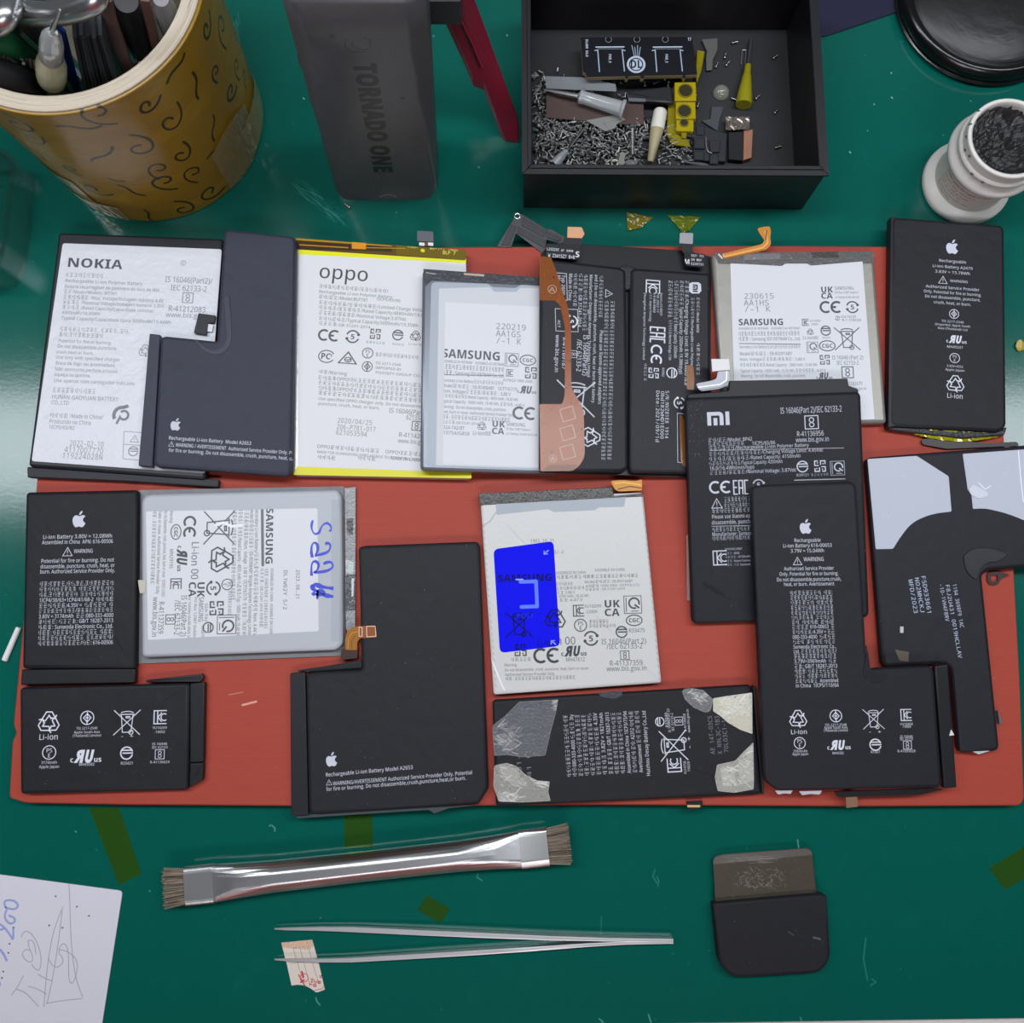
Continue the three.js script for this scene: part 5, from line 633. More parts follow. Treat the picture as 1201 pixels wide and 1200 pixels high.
{ // white card with pencil signature
  const c = CR(0, 1010, 6.3165), pts = wpoly(c, 0.5, [[-1200, -60], [905, 222, 1.4], [740, 1290], [520, 2600], [-1600, 2200]]);
  const [tx, bb] = printed(pts, c, 0.5, '#d3d3dc', 9, (p) => {
    p.specks(120, ['#b9b9c2', '#e6e6ee'], 0.1, 0.3, 0.4).scratches(40, '#f2f2f8', 6, 0.5, 0.12);
    const pen = (q, w = 5, col = '#8d8d98') => p.line(q, w, col, { smooth: 1, a: 0.9 });
    pen([[508, 172], [514, 300], [520, 520], [532, 700], [560, 880], [612, 1015]]); pen([[462, 338], [430, 420], [390, 530], [360, 690], [340, 850], [322, 1080]]); pen([[458, 370], [440, 520], [418, 680], [385, 880], [345, 1055]]); pen([[340, 1055], [440, 1035], [600, 1020]]);
    pen([[155, 560], [165, 530], [200, 515], [250, 560], [290, 650], [305, 740], [290, 815], [255, 800], [232, 765]]); pen([[205, 590], [230, 580], [255, 620], [262, 690]]); pen([[205, 590], [208, 640], [235, 690], [240, 740], [215, 752], [175, 725], [160, 690], [180, 655], [215, 660]]);
    pen([[170, 852], [130, 930], [80, 995]]); pen([[120, 950], [175, 965], [230, 1020], [282, 1078]]); pen([[205, 930], [250, 935], [340, 985]]); pen([[280, 840], [330, 870], [385, 890]]);
    pen([[355, 720], [380, 780], [430, 790], [468, 750], [455, 700], [430, 690], [440, 630], [475, 605], [500, 650], [505, 720], [505, 890], [530, 912], [550, 880], [575, 790], [560, 720], [500, 670], [440, 655]]);
    const ink = (q, w = 15) => p.line(q, w, '#8b9ad0', { smooth: 1, a: 0.9 });
    ink([[40, 345], [20, 305], [60, 285], [115, 300], [135, 335], [105, 360], [50, 350]]); ink([[45, 365], [28, 400], [40, 440], [75, 470], [110, 450], [105, 420], [65, 405]]); ink([[0, 470], [30, 490], [80, 560], [95, 590], [96, 500]]); ink([[0, 510], [30, 500]]); ink([[0, 660], [25, 690], [45, 735]], 18); ink([[-30, 860], [5, 910], [-20, 940]]);
    for (const [x, y] of [[408, 261], [360, 477], [96, 492], [66, 613], [58, 680], [20, 819], [10, 866], [40, 343], [655, 406], [565, 338], [458, 494]]) p.line([[x, y], [x + 2, y + 1]], 11, '#4a4a55');
  });
  const g = slab(pts, 0.05 * MM, 0.45 * MM, { bevel: 0.1 * MM, seg: 1 }); planarUV(g, ...bb);
  single('signed_card', g, new THREE.MeshPhysicalMaterial({ map: tx, roughness: 0.4 }), 'white card with pencil scribble and blue handwriting in the near left corner', 'card');
}
{ // scraper
  const c = CR(640, 940, 2.1408), t = thing('scraper', 'flat scraper with a scratched grey blade and black plastic grip', 'scraper', at(...c(565, 340), 0)), o = t.position;
  const off = (pts) => pts.map(([x, z, r]) => r === undefined ? [x - o.x, z - o.z] : [x - o.x, z - o.z, r]);
  const hp = wpoly(c, 5, [[418, 256, 1.2], [560, 243], [695, 232, 1.2], [706, 240], [716, 395, 8], [690, 432, 8], [560, 440], [470, 445, 9], [434, 410, 9]]), bp = wpoly(c, 2.6, [[418, 142, 2.5], [440, 133, 2.5], [560, 124], [655, 117, 2], [668, 124, 2], [686, 300], [428, 320]]);
  const hg = slab(off(hp), 0, 5 * MM, { bevel: 1.2 * MM, seg: 3 }); const hb = boxOf(off(hp)); planarUV(hg, ...hb);
  const p = new Print(boxOf(hp).map((v) => v * 1000), (x, y) => { const q = at(...c(x, y), 5); return [q.x * 1000, q.z * 1000]; }, '#181a20', 10); p.specks(60, ['#6b6e78', '#9a9ca4'], 0.06, 0.16, 0.5).scratches(30, '#5a5d68', 2, 0.4).line([[672, 342], [688, 346]], 5, '#6b6e76', { a: 0.7 }).line([[608, 328], [622, 336]], 2, '#6b6e76', { a: 0.7 });
  mesh('grip', hg, new THREE.MeshPhysicalMaterial({ map: p.tex(), roughness: 0.65, specularIntensity: 0.6, bumpMap: bumpOf(grain, 1, 1, 0.25), bumpScale: 0.00004 }), t);
  const bg = slab(off(bp), 2.1 * MM, 0.6 * MM, { bevel: 0.15 * MM, seg: 1 }); planarUV(bg, ...boxOf(off(bp)));
  const q = new Print(boxOf(bp).map((v) => v * 1000), (x, y) => { const w = at(...c(x, y), 2.6); return [w.x * 1000, w.z * 1000]; }, '#5c544a', 14);
  q.scratches(500, '#8f8880', 5, 0.4, 0.06).scratches(200, '#4a443e', 6, 0.4, 0.06).poly([[418, 135], [668, 116], [670, 134], [420, 158]], '#8d8a86', 0.5);
  for (let i = 0; i < 120; i++) { const x = rr(480, 600), y = 190 + rr(-18, 26), a = rnd() * 6.3, l = rr(4, 16); q.line([[x, y], [x + Math.cos(a) * l, y + Math.sin(a) * l]], rr(0.5, 1.1), '#c9c6c2', { a: rr(0.2, 0.7) }); }
  for (let i = 0; i < 50; i++) { const x = rr(430, 560), y = rr(135, 155); q.line([[x, y], [x + rr(15, 50), y + rr(-4, 4)]], rr(0.5, 1), '#c9c6c2', { a: rr(0.1, 0.5) }); }
  mesh('blade', bg, new THREE.MeshPhysicalMaterial({ map: q.tex(), roughness: 0.42, metalness: 0.8 }), t);
}
// bits of amber tape stuck to the mat
const amber = (color, tr = 0.97) => M(color, 0.14, 0, { transmission: tr });
function tapeBit(c, list, color, label, lump) { const pts = wpoly(c, 0.1, list); single('tape_piece', slab(pts, 0.02 * MM, 0.09 * MM), amber(color), label, 'tape'); }
tapeBit(CR(0, 940, 3.0025), [[312, 22], [415, 22], [432, 62], [496, 256], [455, 276], [418, 296], [380, 200]], 0xbfe88e, 'olive tape strip running out from under the board, above the white card');
tapeBit(CR(170, 940, 2.3096), [[538, 30], [614, 30], [616, 124], [540, 128]], 0xbfe88e, 'square olive tape end on the mat behind the middle of the steel brush');
tapeBit(CR(170, 940, 2.3096), [[762, 254], [826, 292], [798, 331], [738, 294]], 0xbfe88e, 'small crooked olive tape piece on the mat behind the tweezers');
tapeBit(CR(640, 940, 2.1408), [[1112, 168], [1210, 108], [1215, 186], [1152, 222]], 0xbfe88e, 'olive tape piece cut by the right edge of the picture, right of the scraper');
function crumpled(c, list, color, label, h0) { // a lifted, creased bit of tape
  const q = wpoly(c, h0, list), m = boxOf(q), pos = [], N = 9, P = (i, j) => { const u = i / N, v = j / N, a = [q[0][0] + (q[1][0] - q[0][0]) * u, q[0][1] + (q[1][1] - q[0][1]) * u], b = [q[3][0] + (q[2][0] - q[3][0]) * u, q[3][1] + (q[2][1] - q[3][1]) * u]; return [a[0] + (b[0] - a[0]) * v, Math.max(0.0001, h0 * MM * 0.4 + 0.0009 * noise.noise(i * 0.55, j * 0.55, list[0][0]) + 0.0003), a[1] + (b[1] - a[1]) * v]; };
  for (let i = 0; i < N; i++) for (let j = 0; j < N; j++) for (const [a, b] of [[i, j], [i, j + 1], [i + 1, j + 1], [i, j], [i + 1, j + 1], [i + 1, j]]) pos.push(...P(a, b));
  const g = new THREE.BufferGeometry(); g.setAttribute('position', new THREE.Float32BufferAttribute(pos, 3)); g.setAttribute('uv', new THREE.Float32BufferAttribute(new Float32Array(pos.length / 3 * 2), 2)); g.computeVertexNormals();
  single('tape_piece', g, M(color, 0.2, 0, { transmission: 0.5, side: THREE.DoubleSide }), label, 'tape');
}
crumpled(CR(620, 250, 3.75), [[430, -8], [546, 18], [492, 64], [434, 76]], 0x9a8e2a, 'creased yellowish tape bit before the black box, left one of two', 1);
crumpled(CR(620, 250, 3.75), [[610, 8], [756, 14], [706, 74], [678, 86]], 0x8a9a22, 'creased yellowish tape bit before the black box, right one of two', 1);
{ const q = at(1195.5, 406, 0.5), pos = [], g = new THREE.IcosahedronGeometry(0.0017, 3), p = g.attributes.position; for (let i = 0; i < p.count; i++) { const v = V3(p.getX(i), p.getY(i), p.getZ(i)), k = 1 + 0.35 * noise.noise(v.x * 900, v.y * 900, v.z * 900); p.setXYZ(i, v.x * k, v.y * k * 0.5, v.z * k * 1.3); } g.computeVertexNormals(); g.translate(q.x, 0.0009, q.z); single('glue_drop', toCreasedNormals(g, 1.5), M(0xa08a16, 0.3), 'small yellow glue drop on the mat at the right edge', 'glue'); }
single('plastic_strip', rod(at(21.5, 736, 1.1), at(4.5, 775, 1.1), [[0, 0.9 * MM], [0.02, 1.0 * MM], [0.98, 1.1 * MM], [1, 0.9 * MM]], 10), M(0xdcdedd, 0.5), 'short white plastic stick on the mat beside the two-cell battery', 'stick');

// ---------------------------------------------------------------- behind the board
{ // metal bracket
  const c = CR(570, 230, 9.238), h = BT + 1.2, t = thing('metal_bracket', 'small dark metal bracket with a ringed hole behind the battery row', 'bracket', at(...c(335, 225), h - 1.15)), o = t.position;
  const off = (l, hh) => wpoly(c, hh, l).map(([x, z, r]) => [x - o.x, z - o.z, r ?? 0.0002]);
  const s = outline(off([[115, 540], [290, 250], [305, 190, 0.6], [340, 175, 0.8], [385, 190, 0.6], [660, 355], [700, 350], [870, 450], [880, 495], [800, 506], [650, 462], [640, 640], [520, 545], [320, 395], [265, 545], [200, 545]], h), 0.0002); hole(s, circle(0, 0, 0.0008));
  mesh('plate', slabShape(s, 0, 0.55 * MM, 0.12 * MM, 2), M(0x4a494d, 0.42, 0.55), t);
  mesh('ring', new THREE.TorusGeometry(1.05 * MM, 0.42 * MM, 10, 24).rotateX(Math.PI / 2).translate(0, 0.6 * MM, 0), M(0xc9cacc, 0.25, 0.9), t);
  for (const l of [[[390, 215], [655, 365], [625, 440], [380, 310]], [[340, 320], [640, 465], [640, 560], [335, 390]], [[655, 365], [820, 440], [780, 490], [650, 440]], [[160, 525], [270, 300], [325, 320], [250, 530]]]) mesh('pad', slab(off(l, h + 0.2), 0.5 * MM, 0.3 * MM, { r: 0.3 * MM, bevel: 0.1 * MM, seg: 1 }), M(0x35343a, 0.5, 0.2), t);
}
// small pan-head screws
const screwGeo = mergeGeometries([new THREE.LatheGeometry([[0, 0], [0.42, 0], [0.5, 0.1], [0.48, 0.3], [0.3, 0.42], [0.12, 0.4], [0, 0.28]].map(([x, y]) => new THREE.Vector2(x * MM, y * MM)), 12), new THREE.CylinderGeometry(0.26 * MM, 0.26 * MM, 1.5 * MM, 8).translate(0, -0.75 * MM, 0), ...[0.2, 0.5, 0.8, 1.1].map((y) => new THREE.TorusGeometry(0.27 * MM, 0.06 * MM, 4, 8).rotateX(Math.PI / 2).translate(0, -y * MM, 0))].map((g) => { const q = g.index ? g.toNonIndexed() : g; return q; }));
const screwMat = M(0xb4b4b4, 0.25, 1);
function screw(px, py, h, ang, tilt, s, label, group) { const o = single('screw', screwGeo, screwMat, label, 'screw', group), q = at(px, py, h); o.position.copy(q); o.rotation.set(0, ang, Math.PI / 2 + tilt); o.scale.setScalar(s); return o; }
screw(409, 243, 0.7, 2.5, -0.05, 1.6, 'tiny steel screw lying on the mat at the foot of the grey case');
{ // grey hand-held case
  const t = thing('handheld_case', 'tall grey rounded case with black lettering down its front face, standing on the mat', 'device');
  const RB = (fl, fr, h, depth, rad) => { const a = at(...fl, h), b = at(...fr, h), w = b.x - a.x, z1 = (a.z + b.z) / 2, x0 = a.x, P = []; const q = (cx, cz, a0) => { for (let i = 0; i <= 8; i++) { const w = a0 + i / 8 * Math.PI / 2; P.push(V3(cx + Math.cos(w) * rad * MM, h * MM, cz + Math.sin(w) * rad * MM)); } }; const d = depth * MM, r = rad * MM; q(x0 + w - r, z1 - r, 0); q(x0 + r, z1 - r, Math.PI / 2); q(x0 + r, z1 - d + r, Math.PI); q(x0 + w - r, z1 - d + r, 1.5 * Math.PI); return P; };
  const rings = [[[395, 234.5], [509, 234.5], 0, 23, 5], [[392, 232.5], [512, 232.5], 0.8, 24.4, 6], [[391.5, 230.5], [512.5, 230.5], 2, 25, 6]], N = 10, top = 116.5;
  // positions of the upright body follow from its foot: equal plan at every height
  const foot = RB(...rings[2]), lean = V3(5.6 * MM, 0, -0.5 * MM), R = [RB(...rings[0]), RB(...rings[1]), foot];
  for (let i = 1; i <= N; i++) { const f = i / N; R.push(foot.map((p) => p.clone().add(V3(lean.x * f, (top - 3) * MM * f, lean.z * f)))); }
  const last = R[R.length - 1], cen = last.reduce((s, p) => s.add(p), V3(0, 0, 0)).multiplyScalar(1 / last.length);
  for (const [k, y] of [[0.985, 0.5], [0.95, 1]]) R.push(last.map((p) => V3(cen.x + (p.x - cen.x) * k, p.y + y * MM, cen.z + (p.z - cen.z) * k)));
  const g = loft(R, 0.9), pp = g.attributes.position, bx = boxOf(foot.map((p) => [p.x, p.z])), uv = new Float32Array(pp.count * 2);
  for (let i = 0; i < pp.count; i++) { const f = pp.getY(i) / (top * MM); uv[2 * i] = (pp.getX(i) - lean.x * f - bx[0]) / bx[2]; uv[2 * i + 1] = f; }
  g.setAttribute('uv', new THREE.BufferAttribute(uv, 2));
  const W = 400, H = Math.round(400 * top * MM / bx[2]), cv = canvasOf(W, H), x = cv.getContext('2d'); x.fillStyle = '#4a4b4e'; x.fillRect(0, 0, W, H);
  for (let i = 0; i < 500; i++) { x.fillStyle = hex(rnd() < 0.5 ? 0x404144 : 0x56575b, 0.12); x.beginPath(); x.ellipse(rnd() * W, rnd() * H, rr(4, 40), rr(3, 16), rnd() * 3, 0, 7); x.fill(); }
  for (let i = 0; i < 60; i++) { x.fillStyle = hex(0x8a8b8e, rr(0.1, 0.4)); x.fillRect(rnd() * W, rnd() * H, rr(1, 5), rr(1, 2)); }
  const letters = document.createElement('canvas');
  x.save(); x.translate(W * 0.52, H * 0.24); x.rotate(Math.PI / 2); x.font = 'bold 100px sans-serif'; const m = x.measureText('TORNADO ONE').width; x.scale(H * 0.58 / m, 0.9); x.fillStyle = '#232426'; x.strokeStyle = '#232426'; x.lineWidth = 7; x.fillText('TORNADO ONE', 0, 36); x.strokeText('TORNADO ONE', 0, 36); x.restore();
  x.strokeStyle = '#38393b'; x.lineWidth = 6; x.beginPath(); x.moveTo(W * 0.47, H * 0.15); x.bezierCurveTo(W * 0.4, H * 0.17, W * 0.55, H * 0.2, W * 0.58, H * 0.17); x.bezierCurveTo(W * 0.6, H * 0.14, W * 0.55, H * 0.12, W * 0.52, H * 0.15); x.stroke(); x.beginPath(); x.moveTo(W * 0.42, H * 0.14); x.bezierCurveTo(W * 0.36, H * 0.18, W * 0.44, H * 0.2, W * 0.54, H * 0.19); x.stroke();
  x.fillStyle = '#303133'; for (const [u, v, s] of [[0.32, 0.13, 9], [0.77, 0.4, 9], [0.83, 0.7, 5]]) { x.beginPath(); x.arc(W * u, H * v, s, 0, 7); x.fill(); }
  x.strokeStyle = '#8d8a84'; x.lineWidth = 4; x.beginPath(); x.arc(W * 0.52, H * 1.0, 34, 3.5, 5.9); x.stroke();
  mesh('body', g, new THREE.MeshPhysicalMaterial({ map: texOf(cv), roughness: 0.42, bumpMap: bumpOf(grain, 1, 3, 0.2), bumpScale: 0.00002 }), t);
  mesh('top_cap', loft([[0.95, 0], [0.93, 0.6], [0.8, 0.9]].map(([k, y]) => last.map((p) => V3(cen.x + (p.x - cen.x) * k, p.y + (1 + y) * MM, cen.z + (p.z - cen.z) * k))), 0.6), M(0xb9babc, 0.3, 0.7), t);
  const left = foot.reduce((m, p) => Math.min(m, p.x), 9), zc = cen.z;
  for (const f of [0.42, 0.62]) { const y = top * f * MM; mesh('side_button', rod(V3(left + lean.x * f - 0.6 * MM, y - 4 * MM, zc + 1 * MM), V3(left + lean.x * f - 0.6 * MM, y + 4 * MM, zc + 1 * MM), [[0, 0.4 * MM], [0.15, 1.6 * MM], [0.85, 1.6 * MM], [1, 0.4 * MM]], 12), M(0x3a3b3d, 0.45), t); }
}
{ // red folding arm
  const c = CR(320, 0, 4), t = thing('folding_arm', 'dark red plastic arm with a groove, hinged on a grey block behind the black box', 'stand', at(...c(1130, 655), 0)), o = t.position;
  const rel = (x, y, h) => at(...c(x, y), h).sub(o);
  // outline at its own slope: far end high, near end on the mat
  const hOf = (y) => 2 + 52 * (655 - y) / 655, P = (x, y, dh = 0) => rel(x, y, hOf(y) + dh);
  const secs = [[[1090, 650], [1152, 662]], [[1068, 600], [1150, 560]], [[985, 372], [1066, 330]], [[935, 352], [1020, 205]], [[880, 220], [990, 120]], [[805, 58], [945, 0]], [[770, -20], [930, -60]]];
  const R = secs.map(([l, r]) => { const a = P(...l), b = P(...r), d = V3(0, -7 * MM, 0), e = 0.1; return [a, a.clone().lerp(b, 0.08).add(V3(0, 0.7 * MM, 0)), a.clone().lerp(b, 0.92).add(V3(0, 0.7 * MM, 0)), b, b.clone().add(d), a.clone().add(d)].map((p) => { p.y = Math.max(p.y, 0.0002 - o.y); return p; }); });
  mesh('arm', loft(R, 0.5), M(0x6e0f28, 0.4), t);
  mesh('groove', tube([P(862, 60, 0.9), P(915, 190, 0.9), P(968, 315, 0.9)], 0.5 * MM, 12, 6), M(0x2c0610, 0.5), t);
  mesh('groove', tube([P(980, 315, 0.9), P(945, 230, 0.9), P(880, 90, 0.9)], 0.3 * MM, 12, 6), M(0x8c2038, 0.4), t);
  const q = rel(792, 15, 58); mesh('hinge_block', new THREE.BoxGeometry(13 * MM, 12 * MM, 14 * MM).translate(q.x, q.y - 1 * MM, q.z - 4 * MM), M(0x37383b, 0.5), t);
}
{ // navy cloth, far right
  const c = CR(950, 0, 4.287), pts = wpoly(c, 0.8, [[-160, 200], [78, 180], [250, 122], [468, 48], [700, -30], [760, -300], [-160, -300]]);
  const g = slab(pts, 0.05 * MM, 0.8 * MM, { bevel: 0.2 * MM, seg: 1 }), bb = boxOf(pts); planarUV(g, ...bb);
  single('navy_cloth', g, new THREE.MeshPhysicalMaterial({ color: 0x1b1b35, roughness: 0.95, sheen: 0.3, bumpMap: bumpOf(grain, bb[2], bb[3], 0.02), bumpScale: 0.0002 }), 'flat navy blue cloth lying between the black box and the round black base', 'cloth');
}
{ // round black base
  const C = at(1169, -17, 10), t = thing('round_base', 'glossy black round base with a rolled rim at the far right corner', 'lamp base', V3(C.x, 0.001, C.z)), s = 37.2 * 1.0;
  const prof = [[0.2, 0.4], [0.95, 0.4], [0.99, 1.4], [1, 3.4], [0.985, 5.4], [0.95, 6.7], [0.91, 6.9], [0.885, 6.3], [0.875, 5.9]].map(([r, y]) => new THREE.Vector2(r * s * MM, y * MM));
  mesh('rim', new THREE.LatheGeometry(new THREE.SplineCurve(prof).getPoints(50), 90), new THREE.MeshPhysicalMaterial({ color: 0x0d0e10, roughness: 0.22, bumpMap: bumpOf(softNoise, 6, 1, 1), bumpScale: 0.0002 }), t);
  mesh('dome', new THREE.LatheGeometry(new THREE.SplineCurve([[0.88, 5.6], [0.8, 7.2], [0.6, 9.2], [0.3, 10.6], [0, 11]].map(([r, y]) => new THREE.Vector2(r * s * MM, y * MM))).getPoints(40), 90), new THREE.MeshPhysicalMaterial({ color: 0x0d0e10, roughness: 0.4, bumpMap: bumpOf(softNoise, 4, 2, 1), bumpScale: 0.0003 }), t);
}
{ // white jar with black paste
  const C = at(1130, 217, 0), t = thing('jar', 'white plastic jar with red print, open and filled with black paste', 'jar', V3(C.x, 0, C.z)), K = 1;
  const lat = (p, n = 64) => new THREE.LatheGeometry(p.map(([r, y]) => new THREE.Vector2(r * MM, y * MM)), n);
  const white = new THREE.MeshPhysicalMaterial({ color: 0xd8d6cf, roughness: 0.38 });
  mesh('base_flange', lat([[0, 0.1], [16.6, 0.1], [17.3, 0.9], [17.4, 2.6], [16.9, 4], [15.2, 5.2], [14.2, 6]]), white, t);
  const cv = canvasOf(1400, 220), x = cv.getContext('2d'); x.fillStyle = '#cfccc4'; x.fillRect(0, 0, 1400, 220);
  for (let i = 0; i < 80; i++) { x.fillStyle = hex(0xa8a59c, rr(0.05, 0.2)); x.fillRect(rnd() * 1400, rnd() * 220, rr(5, 60), rr(1, 3)); }
  x.fillStyle = '#a8412c'; x.font = 'bold 34px serif'; const U = (k) => k * 1400;
  const txt = [['bold 34px serif', 'THIẾC HÀN NHÃN', 42], ['bold 22px serif', 'Solder paste for repair of phones', 74], ['20px sans-serif', 'Quy cách: 100 g  Thành phần', 102], ['18px sans-serif', 'Bảo quản nơi khô ráo thoáng', 128], ['18px sans-serif', 'Tránh xa tầm tay trẻ em', 150], ['18px sans-serif', 'No clean flux core solder cream', 178], ['18px sans-serif', 'Net weight 100 g', 200]];
  for (const off of [0]) for (const [f, s, y] of txt) { x.font = f; x.fillText(s, off + 60, y); }
  const tx = texOf(cv); tx.wrapS = THREE.RepeatWrapping; tx.offset.x = 0.27;
  mesh('body', uvByY(lat([[14.2, 6], [14.1, 7], [14.1, 20.5], [14.2, 21.5]])), new THREE.MeshPhysicalMaterial({ map: tx, roughness: 0.4 }), t);
  mesh('collar', lat([[14.1, 21], [15.4, 21.8], [17.1, 22.8], [17.5, 24.2], [17.1, 25.6], [16.1, 26.6], [15.6, 27.4], [15.5, 28.6], [16.1, 29.3], [16.3, 30], [16.1, 30.8], [15.4, 31.4]]), white, t);
  mesh('neck', lat([[15.4, 31.4], [15.4, 32], [15.3, 34.4], [15.5, 35.2], [15.2, 35.8], [14.5, 35.9], [13.8, 35.5], [13.6, 33.6], [13.6, 28]]), white, t);
  for (const [a, y, r] of [[2.75, 33.6, 15.3], [2.4, 30.2, 16.2], [2.1, 30, 16.2], [3.5, 35.6, 15], [3.9, 35.6, 15], [3.2, 35, 15.4], [2.95, 32.6, 15.4]]) { const g = new THREE.SphereGeometry(0.8 * MM, 10, 8); g.scale(1, 0.4, 0.7); g.translate(Math.cos(a) * r * MM, y * MM, Math.sin(a) * r * MM); mesh('paste_smear', g, M(0x3b3b3d, 0.5), t); }
  const rings = []; // lumpy paste
  for (let i = 0; i <= 36; i++) { const r = 13.65 * (1 - i / 36) + 0.001; rings.push(Array.from({ length: 90 }, (_, j) => { const a = -j / 90 * 2 * Math.PI, X = Math.cos(a) * r, Z = Math.sin(a) * r; let y = 32.9 + 2.6 * noise.noise(X * 0.2, Z * 0.2, 4) + 2.2 * (0.4 - Math.abs(noise.noise(X * 0.3 + 0.5 * Math.sin(Z * 0.5), Z * 0.34, 9)) * 2) + 0.8 * noise.noise(X * 0.8, Z * 0.9, 2) + 0.25 * noise.noise(X * 2.2, Z * 2.2, 6); return V3(X * MM, Math.min(y, 35.8) * MM, Z * MM); })); }
  mesh('paste', loft(rings, 1.2, false), new THREE.MeshPhysicalMaterial({ color: 0x1c1c1e, roughness: 0.38, side: THREE.DoubleSide }), t);
}
{ // clear tray at the left edge
  const c = CR(0, 140, 6.318), t = thing('clear_tray', 'clear plastic tray just showing at the left edge below the tape roll', 'tray'), hT = 16;
  const ring = (dx, h) => [[-700, 190], [40, 232], [108, 300], [78, 640], [48, 880], [20, 1020], [-40, 1150], [-700, 1150]].map(([x, y]) => { const q = at(...c(x + dx, y), h); return [q.x, q.z, 4 * MM]; });
  const glass = new THREE.MeshPhysicalMaterial({ color: 0xeef6f5, roughness: 0.08, transmission: 1, thickness: 0, ior: 1.45 });
  const wall = (o, i) => hole(outline(o, 4 * MM), i, 3 * MM);
  const shr = (p, d) => { const b = boxOf(p), cx = b[0] + b[2] / 2, cz = b[1] + b[3] / 2; return p.map(([x, z, r]) => [cx + (x - cx) * (1 - d * 2 / b[2]), cz + (z - cz) * (1 - d * 2 / b[3]), r]); };
  const R0 = ring(0, hT); mesh('wall', slabShape(wall(R0, shr(R0, 0.0009)), 0.2 * MM, (hT - 0.2) * MM, 0), glass, t); mesh('base', slab(shr(R0, 0.001), 0.2 * MM, 0.9 * MM), glass, t);
  mesh('rim', slabShape(wall(shr(R0, -0.0006), shr(R0, 0.0016)), hT * MM, 1 * MM, 0.3 * MM, 2), new THREE.MeshPhysicalMaterial({ color: 0xeaf2f2, roughness: 0.1, transmission: 1, thickness: 0 }), t);
}
